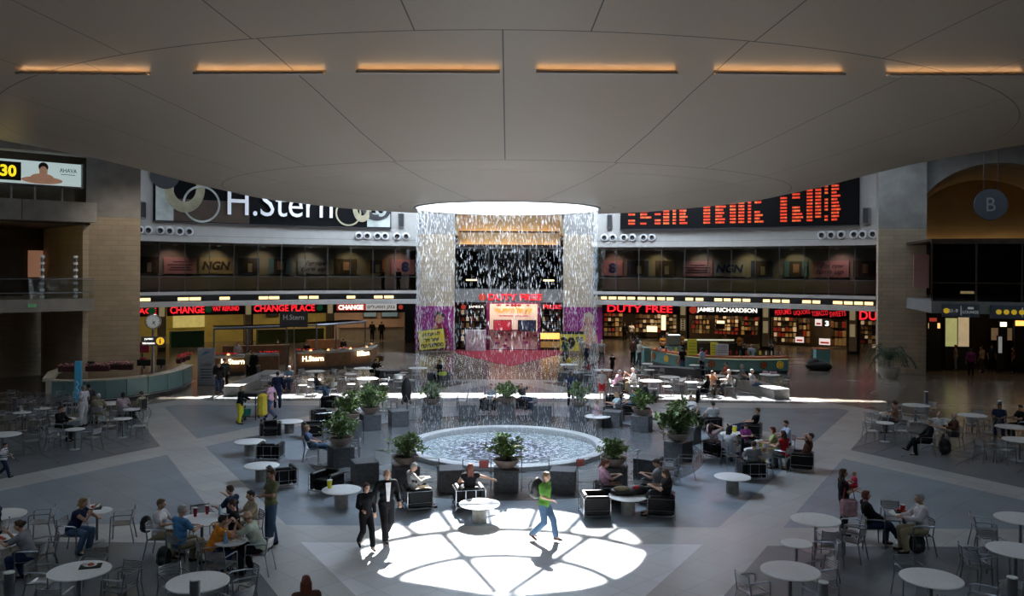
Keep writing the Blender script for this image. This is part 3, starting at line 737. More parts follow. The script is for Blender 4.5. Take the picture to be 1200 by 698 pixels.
shelf_unit(907, 934, RS + 4.5, .3, 2.7, 5, 6, 'at the near end of the perfume shop'); shelf_unit(937, 950, RS + 4.5, .3, 2.7, 4, 3, 'in the middle of the perfume shop'); shelf_unit(974, 992, RS + 3.5, .3, 2.6, 3, 4, 'at the far end of the perfume shop'); shelf_unit(1009, 1027, RS + 3, .3, 2.6, 6, 4, 'beside the palm pillar')
E_bright = mat('bright_display', (1, .75, .45), .5, emit=1.6, noise=.5, scale=6, ecol=(1, .7, .4))
for p0, p1, r, z0, z1, lab in ((775, 781, RS + 2.4, 1.2, 2.6, 'bright column display of bottles in the duty free shop'), (758, 771, RS + 4, .9, 1.5, 'bright low display case in the duty free shop'), (840, 850, RS + 3, 1.9, 2.2, 'small lit lamp shelf in the white lettered shop')):
    t = patch('display_case', p0, p1, r, z0 - .5, z1, M_brown, th=.3, n=2); tag(t, lab, 'display'); patch('lit_front', p0 + .4, p1 - .4, r - .31, z0, z1 - .06, E_bright, t, .03, 2)
for p0, p1, r, z0, z1, lab in ((955, 964, RS + 1, 2.05, 2.7, 'white lit picture box hanging in the perfume shop'), (932, 943, RS - 1, .75, 1.3, 'glowing red and white screen low in the perfume shop, nearer the turquoise bar'), (960, 974, RS - 1.5, .7, 1.3, 'glowing red and white screen low in front of the perfume shop, nearer the palm'), (966, 973, RS + 1, 2.0, 2.65, 'small dark number sign hanging in the perfume shop')):
    t = patch('lit_screen', p0, p1, r, z0, z1, M_char, th=.12, n=2); tag(t, lab, 'screen')
    if 'number' in lab: text_on('lettering', '3', 969.5, r - .2, 2.32, .3, .42, E_white, t, .03)
    else:
        patch('screen_face', p0 + .5, p1 - .5, r - .13, z0 + .05, z1 - .05, E_screen, t, .02, 2); patch('printed_mark', p0 + 2, p1 - 2, r - .16, z0 + .15, z0 + .3, E_redp, t, .01, 2)

# ---------------------------------------------------------------- middle bay between the two central pillars
YB = 69.4
struct('floor_gallery_centre', MB().box((-.25, YB + 4, 4.65), (9.0, 9, .5)), M_char)
ms = mat('grey_fascia', (.27, .27, .26), .5, noise=.08)
t = obj('fascia_sign', MB().box((-.25, 68.4, 4.5), (8.9, .5, 1.0)), ms); tag(t, 'grey fascia with red letters reading DUTY FREE behind the water curtain', 'sign')
text('lettering', 'DUTY FREE', 1, E_red2, t, (.25, 68.1, 4.42), bold=.04, width=4.3, height=.52); obj('emblem_disc', MB().lathe([(0, 0), (.3, 0), (.3, .03), (0, .03)], 20, cap=False).xf(Matrix.Rotation(PI / 2, 4, 'X')), E_redp, t, loc=(-2.35, 68.12, 4.42))
struct('wall_centre_back', MB().box((-.25, 77.2, 7.3), (12, .3, 14.6)), M_brown)
M_gilt = mat('gilded_vault', (.55, .40, .20), .7, noise=.12, scale=.6)
# barrel vault over the bay, its end wall and two cove ledges
b = MB(); n = 20
for k in range(n):
    a, c = PI * k / n, PI * (k + 1) / n
    q = [(4.2 * math.cos(a), 9.4 + 4.4 * math.sin(a)), (4.2 * math.cos(c), 9.4 + 4.4 * math.sin(c)), (4.5 * math.cos(c), 9.4 + 4.7 * math.sin(c)), (4.5 * math.cos(a), 9.4 + 4.7 * math.sin(a))]
    b.add([(x - .25, y, z) for y in (68.6, 77) for x, z in q], [(0, 1, 2, 3), (4, 7, 6, 5), (0, 4, 5, 1), (1, 5, 6, 2), (2, 6, 7, 3), (3, 7, 4, 0)])
struct('ceiling_vault_centre', b, M_gilt, smooth=2)
struct('wall_vault_centre', MB().box((-.25, 72.0, 11.2), (8.6, .3, 5.6)), M_gilt)
struct('wall_vault_lower', MB().box((-.25, 71.5, 9.1), (8.6, .5, 1.2)), M_gilt)
E_cove = mat('cove_tube', (1, .62, .25), .5, emit=9, noise=0, ecol=(1, .6, .24))
for z, y, nseg in ((8.52, 71.2, 5), (9.66, 71.75, 5)):
    struct('trim_ledge', MB().box((-.25, y - .25, z), (8.5, .35, .12)), M_brown); struct('trim_lip', MB().box((-.25, y - .4, z + .1), (8.5, .05, .14)), M_brown)
    for k in range(nseg):
        o = obj('cove_light', MB().box((0, 0, 0), (1.45, .08, .06)), E_cove, loc=(-.25 + (k - 2) * 1.66, y - .22, z + .1)); tag(o, 'warm cove light tube on the ledge of the gilded vault behind the water', 'light', 'cove lights of the gilded vault')
w = struct('window_4', MB().box((-.25, 70.2, 8.38), (8.6, .1, .12)).box((-.25, 70.2, 5.0), (8.6, .1, .1)).box((-1.9, 70.2, 6.7), (.08, .1, 3.4)).box((1.4, 70.2, 6.7), (.08, .1, 3.4)), M_dalu)
for x in (-3.1, -.25, 2.8): obj('pane', MB().box((x, 70.2, 6.7), (2.5, .02, 3.3)), M_dglass, w)
for x in (-3.3, 3.0):
    o = obj('wall_lamp', MB().rbox((x, 69.6, 5.75), (.9, .12, .12), .03), E_lamp); tag(o, 'slim warm wall lamp in the middle gallery, ' + ('exchange side' if x < 0 else 'duty free side'), 'light')
# shop under the middle bay
struct('wall_centre_shop', MB().box((-.25, 74.2, 2.0), (9.2, .3, 4.0)), M_shopw)
t = obj('promotional_stand', MB().box((.15, 70.4, 1.98), (4.45, .7, 3.95)), M_magenta); tag(t, 'big pink and white promotional stand with hebrew heading under the middle bay', 'stand')
E_prom = mat('promo_panel', (.85, .62, .55), .5, emit=.45, noise=.25, scale=1.2, ecol=(1, .7, .55))
obj('lit_panel', MB().box((.15, 70.0, 2.75), (3.9, .08, 2.1)), E_prom, t); M_dots = mat('promo_lower', (.62, .42, .42), .5, noise=.35, scale=2.2)
obj('lower_panel', MB().box((.15, 69.95, .85), (3.9, .1, 1.5)), M_dots, t)
text('lettering', heb('קיץ של הפתעות'), 1, mat('gold_letters', (.85, .5, .02), .5, noise=0, emit=.2), t, (.15, 69.9, 3.25), bold=.05, width=3.0, height=.55)
obj('printed_line', MB().box((.15, 69.93, 2.83), (2.4, .02, .06)), M_red, t)
rnd = random.Random(5)
for k in range(26):
    x, z = rnd.uniform(-1.7, 2.0), rnd.choice((rnd.uniform(.2, 1.5), rnd.uniform(.2, 1.5), 3.7)); obj('printed_lips', MB().ell((x, 69.88, z), (rnd.uniform(.1, .22), .01, rnd.uniform(.05, .13)), 10, 6), M_magenta if k % 2 else M_red, t)
for x, m, lab in ((-.75, mat('screen_pink', (.55, .04, .07), .4, emit=.4, noise=.3, scale=4), 'red screen on the pink promotional stand'), (1.25, mat('screen_dark', (.03, .05, .12), .4, emit=.15, noise=.3, scale=4), 'dark blue screen on the pink promotional stand')):
    o = thing('flat_screen', lab, 'screen', (x, 69.85, 2.05)); obj('housing', MB().rbox((0, 0, 0), (1.5, .1, .92), .03), M_char, o); obj('screen_face', MB().box((0, -.06, 0), (1.38, .02, .8)), m, o)
def box_shelf(x0, x1, y, z0, z1, rows, ncol, where):
    t = obj('shelf_unit', MB().box(((x0 + x1) / 2, y + .3, (z0 + z1) / 2), (x1 - x0, .08, z1 - z0)), M_brown); tag(t, 'tall dark shelf unit ' + where, 'shelf'); h = (z1 - z0) / rows
    for k in range(rows): obj('shelf', MB().box(((x0 + x1) / 2, y + .1, z0 + k * h), (x1 - x0, .38, .04)), M_char, t)
    for k in range(rows):
        for c in range(ncol):
            if rnd.random() < .2: continue
            hh = h * rnd.uniform(.4, .8); o = obj('goods_box', MB().rbox((0, 0, hh / 2), ((x1 - x0) / ncol * .6, .2, hh), .02), rnd.choice(GOODS), loc=(x0 + (c + .5) * (x1 - x0) / ncol, y + .08, z0 + k * h + .02)); tag(o, 'small packed box on the shelf unit ' + where, 'box', 'goods on the shelf unit ' + where)
box_shelf(-4.3, -2.25, 71.2, .1, 3.4, 6, 5, 'between the pink stand and the yellow notice'); box_shelf(2.5, 4.1, 71.2, 1.3, 3.4, 4, 5, 'between the pink stand and the price sign')
t = obj('shop_sign', MB().box((-3.3, 69.8, 3.55), (2.3, .2, .5)), M_dark); tag(t, 'small dark sign with white letters over the shelves by the yellow notice', 'sign'); text('lettering', 'JAMES R', 1, E_white, t, (-2.9, 69.66, 3.55), width=1.2, height=.22); obj('emblem_disc', MB().lathe([(0, 0), (.2, 0), (.2, .03), (0, .03)], 16, cap=False).xf(Matrix.Rotation(PI / 2, 4, 'X')), E_redp, t, loc=(-3.95, 69.68, 3.55))
t = obj('shop_sign', MB().box((3.3, 69.8, 3.6), (2.0, .2, .5)), M_dark); tag(t, 'small dark sign with red letters reading FREE over the amber display', 'sign'); text('lettering', 'FREE', 1, E_red2, t, (3.3, 69.66, 3.6), width=1.5, height=.34, bold=.03)
t = obj('amber_display', MB().box((3.1, 70.8, .75), (1.9, .6, 1.5)), M_brown); tag(t, 'low display case glowing amber beside the pink promotional stand', 'display')
for k, z in ((0, 1.15), (1, .45)): obj('lit_panel', MB().box((3.1, 70.48, z), (1.7, .04, .5)), E_amber if k == 0 else mat('amber_dim', (.5, .3, .08), .4, emit=.3, noise=.3), t)
t = obj('patterned_counter', MB().rbox((-2.9, 69.3, .85), (1.65, .6, 1.7), .04), mat('pale_pattern', (.42, .33, .36), .5, noise=.35, scale=3)); tag(t, 'pale patterned display counter with a yellow fan motif in front of the dark shelves', 'counter')
for k in range(7): obj('fan_ray', MB().box((-2.9 + .4 * math.cos(PI * k / 6) * .8, 68.98, .6 + .55 * math.sin(PI * k / 6)), (.07, .02, .35), M=Matrix.Rotation(-(PI * k / 6 - PI / 2), 3, 'Y')), M_gold, t)
shop_l = bpy.data.lights.new('centre_light', 'AREA'); shop_l.shape = 'RECTANGLE'; shop_l.size = 5; shop_l.size_y = .6; shop_l.energy = 45; shop_l.color = (1, .75, .55)
lo = bpy.data.objects.new('centre_light', shop_l); COL.objects.link(lo); lo.location = (0, 69.2, 3.9); lo.rotation_euler = (math.radians(25), 0, 0)
# red carpet
mb = MB(); mb.prism([(-4.5, 70.2), (4.5, 70.2), (4.3, 68.0), (-.15, 58.2), (-4.6, 68.0)], 0.004, 0.02)
tag(obj('red_carpet', mb, M_carpet), 'red carpet running to a point in front of the pink promotional stand', 'carpet')
# posters on the central pillars, yellow notices
for x, rz, lab in ((-6.1, .052, 'magenta poster with a seated figure in red on the pillar with the yellow notice'), (5.62, -.052, 'magenta poster with a fair haired figure on the pillar with the price sign')):
    t = thing('pillar_poster', lab, 'poster', (x, 67.32 if x < 0 else 67.12, 0), rz)
    obj('printed_sheet', MB().box((0, 0, 1.95), (3.0, .06, 3.5)), M_magenta, t); s = 1 if x < 0 else -1
    obj('printed_figure', MB().prism([(-.3, .2), (1.3, .2), (1.1, 1.5), (.7, 2.3), (.2, 2.4), (-.1, 1.6)], 0, .02).xf(Matrix.Translation((0, -.04, 0)) @ Matrix.Rotation(PI / 2, 4, 'X')), M_carpet if x < 0 else M_skinp, t)
    obj('printed_face', MB().ell((.35, -.05, 2.75), (.33, .015, .42), 14, 8), M_skinp, t); obj('printed_arm', MB().prism([(-.8, 1.2), (-.5, 1.0), (.3, 2.1), (.1, 2.3)], 0, .02).xf(Matrix.Translation((0, -.045, 0)) @ Matrix.Rotation(PI / 2, 4, 'X')), M_skinp, t)
    obj('printed_hair', MB().prism([(-.05, 2.3), (.05, 3.2), (.5, 3.35), (.85, 3.0), (.75, 2.3), (.62, 2.9), (.3, 3.1), (.1, 2.8)], 0, .02).xf(Matrix.Translation((0, -.055, 0)) @ Matrix.Rotation(PI / 2, 4, 'X')), M_gold if x > 0 else M_brown, t)
M_ynot = mat('yellow_notice', (.62, .52, .05), .5, noise=.08, emit=.05)
t = thing('yellow_notice', 'tilted yellow notice with black hebrew lettering in front of the pillar poster', 'sign', (-6.25, 66.85, 0), .03)
Mx = Matrix.Translation((0, 0, 1.12)) @ Matrix.Rotation(-.11, 4, 'Y'); obj('backing', MB().rbox((0, 0, 0), (2.15, .08, 1.65), .03).xf(Mx), M_dark, t); obj('notice_face', MB().box((0, -.05, 0), (2.0, .03, 1.5)).xf(Mx), M_ynot, t)
for k, s_ in enumerate(('לא תמצאו', 'יותר זול', 'מהדיוטי פרי')): text('lettering', heb(s_), 1, M_dark, t, (0.1 * (1 - k) * -.3, -.09, 1.12 + .45 - k * .45), bold=.04, tilt=.11, width=(1.35, 1.1, 1.75)[k], height=.3)
obj('leg', MB().box((-.8, .1, .2), (.06, .06, .4)).box((.8, .1, .3), (.06, .06, .6)), M_dark, t)
t = thing('price_sign', 'yellow price sign reading 39.90 below a black strip in front of the pillar poster', 'sign', (4.75, 66.6, 0), -.03)
obj('price_board', MB().rbox((0, 0, .95), (2.0, .08, 1.35), .02), M_ynot, t); obj('black_strip', MB().box((0, -.01, 1.72), (1.9, .1, .22)), M_dark, t)
text('lettering', '39', 1, M_dark, t, (-.35, -.07, .9), bold=.05, width=1.15, height=.95); text('lettering', '90', 1, M_dark, t, (.55, -.07, 1.2), bold=.03, width=.6, height=.42); obj('leg', MB().box((-.8, .1, .15), (.06, .06, .3)).box((.8, .1, .15), (.06, .06, .3)), M_dark, t)

# ---------------------------------------------------------------- west bay (clock sign and balcony)
W0, W1 = Vector((-29.5, 39.0, 0)), Vector((-22.35, 45.7, 0))
wd = (W1 - W0).normalized(); wn = Vector((-wd.y, wd.x, 0)); wrz = math.atan2(wd.y, wd.x); wl = (W1 - W0).length
def wbox(s0, s1, n0, n1, z0, z1):
    c = W0 + wd * ((s0 + s1) / 2) + wn * ((n0 + n1) / 2); return MB().box((c.x, c.y, (z0 + z1) / 2), (s1 - s0, n1 - n0, z1 - z0), rz=wrz)
def wpt(s, n, z): return W0 + wd * s + wn * n + Vector((0, 0, z))
struct('floor_balcony_west', wbox(-4, wl, 0, 14, 4.3, 4.95), M_conc); struct('wall_beam_west', wbox(-4, wl + .1, 0, .8, 9.02, 10.06), M_conc)
struct('ceiling_west', wbox(-4, wl, .8, 14, 8.9, 9.2), M_brown); struct('wall_arch_west', wbox(-4, wl + 1.5, -.1, 1.0, 12.55, RZ), M_conc)
for s in (6.3, 4.6): struct('trim_joint_west', wbox(s, s + .03, -.02, 0, 9.03, 10.05), M_char)
struct('wall_recess_west', wbox(-4, wl + 1, 2.6, 2.8, 9.2, 13), M_brown)
struct('wall_west_side', wbox(wl - .3, wl, 1, 9, 0, 9), M_block)
struct('wall_west_upper', wbox(-4, wl, 8.5, 8.8, 4.95, 9), M_brown)
struct('wall_west_lower', wbox(5.6, wl + 1, 9.2, 9.5, 0, 4.3), M_block); struct('wall_west_far', wbox(-6, 5.6, 16, 16.3, 0, 4.3), mat('pink_stone_wall', (.50, .34, .24), .6, noise=.1, scale=1))
struct('wall_west_edge', wbox(5.2, 5.6, 9.2, 16, 0, 4.3), M_block); struct('trim_dark_head', wbox(-4, 5.6, 9.0, 9.3, 3.7, 4.3), M_dark)
lo = bpy.data.lights.new('west_light', 'AREA'); lo.size = 4; lo.energy = 120; lo.color = (1, .75, .55); ob = bpy.data.objects.new('west_light', lo); COL.objects.link(ob); ob.location = wpt(2.5, 13, 4.2)
d1 = struct('door_1', wbox(3.9, 4.05, 8.2, 8.5, 4.95, 8.3).box(wpt(2.2, 8.35, 8.35), (3.7, .3, .18), rz=wrz), M_cream)
obj('door_panel', wbox(.5, 3.9, 8.3, 8.4, 4.95, 8.3), mat('lit_frosted', (.55, .5, .38), .4, emit=.22, noise=.1, scale=1), d1); obj('door_stripe', wbox(3.3, 3.5, 8.2, 8.28, 4.95, 7.2), M_teal, d1)
struct('wall_panel_west', wbox(6.0, 8.0, 6.8, 7.1, 4.95, 7.8), mat('dark_red_wood', (.03, .012, .007), .4, noise=.2))
o = tag(obj('picture_panel', wbox(8.6, 9.4, 8.2, 8.3, 6.0, 7.6), mat('peach_panel', (.6, .3, .18), .5, emit=.25, noise=.1, scale=1)), 'peach lit picture panel on the west balcony beside the clock pillar', 'picture')
for s, lab in ((7.35, 'bright ribbed steel post on the west balcony, further from the pillar'), (8.95, 'bright ribbed steel post on the west balcony, nearer the pillar')):
    p = wpt(s, .35, 4.95); t = thing('ribbed_post', lab, 'post', p); obj('shaft', MB().cyl((0, 0, 0), .075, 2.25, 12), M_alu, t, 2)
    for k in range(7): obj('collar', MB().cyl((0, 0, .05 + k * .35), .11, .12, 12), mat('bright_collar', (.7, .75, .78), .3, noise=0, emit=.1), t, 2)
obj_r = struct('trim_rail_west', wbox(-4, wl, .1, .16, 5.25, 5.3).box(wpt(wl / 2 - 2, .13, 6.0), (wl + 4, .05, .05), rz=wrz), M_dalu); obj('pane', wbox(-4, wl, .11, .13, 4.95, 5.95), M_glass, obj_r)
# clock sign and skin care sign
t = thing('illuminated_sign', 'long illuminated sign with digital clock and a smiling dark haired bather', 'sign', wpt(0, 1.2, 10.95), wrz)
E_ahava = mat('sign_pale_blue', (.62, .78, .78), .5, emit=.5, noise=.15, scale=.5)
sl = 9.3; sg = obj('sign_panel', MB().box((sl / 2 + .1, 0, .6), (sl, .3, 1.2)), E_ahava, t)
obj('sign_frame', MB().box((sl / 2 + .1, 0, -.06), (sl + .2, .4, .1)).box((sl + .2, 0, .6), (.1, .4, 1.3)), M_dalu, t)
cx = 5.85
obj('clock_panel', MB().box((cx - .3, -.18, .6), (1.9, .06, .95)), M_dark, t); text('digits', '15:30', 1, E_ylw, t, (cx - .35, -.24, .6), bold=.03, width=1.55, height=.6)
M_sk2 = mat('backlit_skin', (.55, .30, .20), .5, noise=.15, scale=2, emit=.3); obj('printed_face', MB().ell((7.55, -.19, .66), (.2, .02, .3), 14, 8), M_sk2, t); obj('printed_hair', MB().ell((7.55, -.172, .92), (.24, .02, .25), 14, 8), M_brown, t)
obj('printed_arms', MB().ell((7.5, -.17, .22), (1.0, .02, .2), 16, 8).ell((7.5, -.17, .38), (.55, .02, .2), 16, 8), M_sk2, t)
text('lettering', 'AHAVA', 1, M_char, t, (8.75, -.2, .82), width=.85, height=.22); obj('printed_line', MB().box((8.75, -.18, .6), (.7, .02, .03)), M_char, t)
for s in (6.1, 7.2, 8.5):
    o = obj('sign_support', MB().box((s - 0, .0, -.45), (.08, .1, .75)), M_alu, t)
lo = bpy.data.lights.new('spot_west', 'POINT'); lo.energy = 25; lo.color = (1, .7, .2); lo.shadow_soft_size = .1; ob = bpy.data.objects.new('spot_west', lo); COL.objects.link(ob); ob.location = wpt(5.0, 2, 8.6)
t = tag(obj('exit_sign', wbox(6.6, 7.0, -.06, 0, 4.55, 4.72), mat('exit_green', (.15, .4, .2), .5, emit=.15, noise=0)), 'small pale green exit sign on the edge of the west balcony', 'sign')

# ---------------------------------------------------------------- east bay (arch with the letter B)
def disc_txt(): pass
AC = G(1166, 258, 9.6)
ea = Vector((27.0, 55.2, 0)); eb = Vector((38.5, 50.2, 0)); ed = (eb - ea).normalized(); en = Vector((-ed.y, ed.x, 0)); erz = math.atan2(ed.y, ed.x)
# centre of the arch along the wall line
u, _ = unroll(1168, 258); sE = (u * ea.y - ea.x) / (ed.x - u * ed.y)
def ept(s, n, z): return ea + ed * s + en * n + Vector((0, 0, z))
def ebox(s0, s1, n0, n1, z0, z1):
    c = ea + ed * ((s0 + s1) / 2) + en * ((n0 + n1) / 2); return MB().box((c.x, c.y, (z0 + z1) / 2), (s1 - s0, n1 - n0, z1 - z0), rz=erz)
HW, HH, ZS = 4.75, 3.95, 9.55
b = MB(); nseg = 28; th = 1.3
pts = [(sE - HW * math.cos(PI * k / nseg), ZS + HH * math.sin(PI * k / nseg)) for k in range(nseg + 1)]
for (s0, z0), (s1, z1) in zip(pts, pts[1:]):
    vs = []
    for n_ in (0, th):
        for s, z in ((s0, z0), (s1, z1), (s1, RZ), (s0, RZ)): vs.append(ept(s, n_, z))
    b.add(vs, [(0, 1, 2, 3), (4, 7, 6, 5), (0, 4, 5, 1), (3, 2, 6, 7)])
struct('wall_arch_east', b, M_conc)
struct('wall_arch_east_pier', ebox(-1.5, sE - HW, 0, th, 9.4, RZ), M_conc); struct('wall_arch_east_end', ebox(sE + HW, sE + HW + 6, 0, th, 0, RZ), M_conc)
struct('wall_pier_east', ebox(-1.5, sE - HW, .02, th, 0, 9.4), M_block)
b = MB()
for (s0, z0), (s1, z1) in zip(pts, pts[1:]):
    vs = []
    for n_ in (th, th + 10):
        for s, z in ((s0, z0), (s1, z1), (s1, z1 + .3), (s0, z0 + .3)): vs.append(ept(s, n_, z))
    b.add(vs, [(0, 1, 2, 3), (4, 7, 6, 5), (0, 4, 5, 1), (3, 2, 6, 7)])
M_vault = mat('vault_plaster', (.34, .28, .22), .8, noise=.1, scale=.5)
struct('ceiling_vault_east', b, M_vault, smooth=2)
struct('wall_east_inner', ebox(sE - HW - .3, sE - HW, th, th + 11, 0, 9.6), M_block)
struct('wall_east_back', ebox(sE - HW, sE + 8, th + 9.8, th + 10.2, 7.9, 14), M_gilt)
struct('trim_east_ledge', ebox(sE - HW, sE + 8, th + 9.2, th + 9.8, 8.3, 8.42).box(ept(sE, th + 9.2, 8.48), (13, .05, .2), rz=erz), M_brown)
for k in range(4):
    o = obj('cove_light', MB().box((0, 0, 0), (2.0, .08, .06)), mat('cove_tube_dim', (1, .7, .35), .5, emit=7, noise=0, ecol=(1, .68, .33)), loc=ept(sE - 3.2 + k * 2.4, th + 9.5, 8.5), rot=(0, 0, erz)); tag(o, 'warm cove light tube on the ledge inside the arch with the letter B', 'light', 'cove lights inside the arch with the letter B')
struct('wall_east_gallery', ebox(sE - HW, sE + 8, th + 7, th + 7.3, 4.95, 8.3), M_brown)
# balcony slab in front, shops beneath
E0, E1 = Vector((23.75, 48.3, 0)), Vector((34.5, 45.6, 0)); fd = (E1 - E0).normalized(); fn = Vector((-fd.y, fd.x, 0)); frz = math.atan2(fd.y, fd.x)
def fpt(s, n, z): return E0 + fd * s + fn * n + Vector((0, 0, z))
def fbox(s0, s1, n0, n1, z0, z1):
    c = E0 + fd * ((s0 + s1) / 2) + fn * ((n0 + n1) / 2); return MB().box((c.x, c.y, (z0 + z1) / 2), (s1 - s0, n1 - n0, z1 - z0), rz=frz)
struct('floor_balcony_east', fbox(0, 12, 0, 16, 4.28, 4.95), mat('dim_concrete', (.25, .25, .245), .8, noise=.1))
b = MB(); 
for k in range(6): b.box(fpt(.05 + k * 2.3, .2, 6.65), (.05, .06, 3.4), rz=frz)
b.box(fpt(6, .2, 8.35), (12, .25, .3), rz=frz); b.box(fpt(6, .2, 6.0), (12, .05, .05), rz=frz)
w = struct('window_5', b, M_brown)
for k in range(5): obj('pane', MB().box(fpt(1.2 + k * 2.3, .2, 6.6), (2.2, .02, 3.3), rz=frz), M_dglass, w)
struct('ceiling_east', fbox(0, 12, .3, 12, 8.35, 8.5), M_brown)
struct('wall_east_lower', fbox(0, 14, 13, 13.3, 0, 4.3), M_brown); struct('wall_east_side', fbox(0, .3, 9, 13, 0, 4.3), M_block)
o = tag(obj('wall_poster', fbox(.2, 1.1, 5.8, 5.9, 5.6, 7.7), M_pp), 'pink wall panel with dark emblem behind the palm pillar on the east balcony', 'poster')
o = tag(obj('wall_lamp', fbox(2.0, 2.7, 2, 2.1, 5.35, 5.5), E_lamp), 'small warm lamp glowing on the dark east balcony', 'light')
# round hanging sign
p = G(1160, 240, 6.6 + .0795 * 51.5); p = Vector((.5605 * 51.5, 51.5, 6.6 + .0795 * 51.5))
t = thing('gate_letter_sign', 'round dark blue hanging sign with the letter B under the arch', 'sign', p, erz * .6)
R = Matrix.Rotation(PI / 2, 4, 'X'); obj('sign_disc', MB().lathe([(0, -.06), (.92, -.06), (.95, 0), (.92, .06), (0, .06)], 40, cap=False).xf(R), mat('slate_blue', (.10, .115, .145), .4, noise=.08), t, 2)
text('lettering', 'B', 1, mat('letter_grey', (.45, .45, .42), .5, noise=0), t, (0, -.09, 0), width=.5, height=.82, bold=.0); obj('hanger', MB().tube([(-.4, 0, .8), (-.4, 0, 4.0)], .02).tube([(.4, 0, .8), (.4, 0, 4.0)], .02), M_dalu, t)
# gate and facility sign boxes on the slab
M_sblue = mat('sign_slate', (.09, .11, .15), .5, noise=.05)
def gsign(px0, px1, y0, y1, label):
    u0, v0 = unroll(px0, y0); u1, v1 = unroll(px1, y1)
    s0 = (u0 * E0.y - E0.x) / (fd.x - u0 * fd.y); s1 = (u1 * E0.y - E0.x) / (fd.x - u1 * fd.y); d = (E0 + fd * s0).y
    z1, z0 = CAMH - v0 * d, CAMH - v1 * d
    t = thing('direction_sign', label, 'sign', fpt((s0 + s1) / 2, -.12, (z0 + z1) / 2), frz); obj('sign_box', MB().rbox((0, 0, 0), (s1 - s0, .2, z1 - z0), .02), M_sblue, t); return t, s1 - s0, z1 - z0
t, w_, h_ = gsign(1104, 1147, 350, 365, 'slate blue direction sign with one yellow disc and white pictograms on the east balcony')
rd = lambda x, z, r, m, t: obj('pictogram', MB().lathe([(0, 0), (r, 0), (r, .03), (0, .03)], 18, cap=False).xf(Matrix.Translation((x, -.11, z)) @ Matrix.Rotation(PI / 2, 4, 'X')), m, t)
E_yd = mat('yellow_pictogram', (.75, .5, .03), .5, emit=.35, noise=0); E_wd = mat('white_pictogram', (.6, .6, .6), .5, emit=.2, noise=0)
rd(-w_ * .4, -.02, .15, E_yd, t); text('lettering', 'B1-9', 1, E_wd, t, (-w_ * .22, -.12, -.02), width=.5, height=.2); obj('divider', MB().box((0, -.11, 0), (.03, .02, h_ * .7)), E_wd, t); text('lettering', 'LOUNGE', 1, E_wd, t, (w_ * .26, -.12, -.08), width=.8, height=.16); obj('pictogram', MB().box((w_ * .26, -.11, .14), (.3, .02, .12)), E_wd, t)
t, w_, h_ = gsign(1160, 1203, 351, 366.5, 'slate blue direction sign with a row of four yellow discs on the east balcony')
for k in range(4): rd(-w_ * .28 + k * .38, 0, .14, E_yd, t)
obj('divider', MB().box((w_ * .36, -.11, 0), (.03, .02, h_ * .7)), E_wd, t); obj('pictogram', MB().box((w_ * .44, -.11, .05), (.12, .02, .3)), E_wd, t)
o = tag(obj('exit_sign', fbox(2.9, 3.35, -.06, 0, 4.45, 4.65), mat('exit_dim_green', (.05, .2, .1), .5, emit=.08, noise=0)), 'small green exit sign between the two slate blue direction signs', 'sign')
# lit shop windows below the east balcony
def ewin(px0, px1, y0, y1, d, m, nm, lab, cat='window'):
    (u0, v0), (u1, v1) = unroll(px0, y0), unroll(px1, y1); x0, x1 = u0 * d, u1 * d; z1, z0 = CAMH - v0 * d, CAMH - v1 * d
    t = thing(nm, lab, cat, ((x0 + x1) / 2, d, 0), -.1); obj('frame', MB().box((0, .06, (z0 + z1) / 2), (x1 - x0 + .15, .1, z1 - z0 + .15)), M_dark, t); obj('lit_face', MB().box((0, 0, (z0 + z1) / 2), (x1 - x0, .05, z1 - z0)), m, t)
    if z0 > .3: obj('plinth', MB().box((0, .08, z0 / 2), (x1 - x0 + .1, .2, z0)), M_dark, t)
    return t
ew = lambda n_, c, e: mat(n_, c, .5, emit=e, noise=.35, scale=1.3)
ewin(1109, 1122, 367, 400, 57.5, ew('window_olive', (.5, .5, .2), .5), 'shop_window', 'olive yellow lit shop window under the east balcony'); ewin(1123, 1136, 366, 400, 57.5, ew('window_cream', (.65, .5, .3), .45), 'shop_window', 'cream lit menu board beside the olive shop window')
ewin(1089, 1102, 373, 379, 57, ew('window_amber2', (1, .6, .2), 1.0), 'lit_sign', 'narrow amber and white lit sign right beside the palm pillar', 'sign'); ewin(1090, 1098, 367, 371, 57, E_redp, 'lit_sign', 'tiny red lit sign beside the palm pillar', 'sign')
ewin(1163, 1186, 378, 392, 58, ew('window_brown', (.35, .22, .12), .25), 'shop_window', 'dim brown lit shop front under the sign with four yellow discs'); ewin(1190, 1210, 380, 400, 58, ew('window_orange', (.6, .3, .1), .5), 'shop_window', 'orange lit shop front at the far edge under the east balcony')
ewin(1173, 1180, 371, 376, 57, E_warm, 'lit_sign', 'small warm lit crown sign under the east balcony', 'sign'); ewin(1171, 1175, 388, 407, 56, ew('window_pale', (.5, .5, .5), .3), 'lit_column', 'slim pale lit column under the east balcony', 'column')
ewin(1191, 1206, 369, 375, 56.5, E_amber, 'lit_sign', 'orange lit lettering box at the far edge under the east balcony', 'sign')
ld = bpy.data.lights.new('east_light', 'AREA'); ld.size = 5; ld.energy = 22; ld.color = (1, .7, .4); lo = bpy.data.objects.new('east_light', ld); COL.objects.link(lo); lo.location = fpt(5, 8, 4.1)

BAND_GLOW = .55
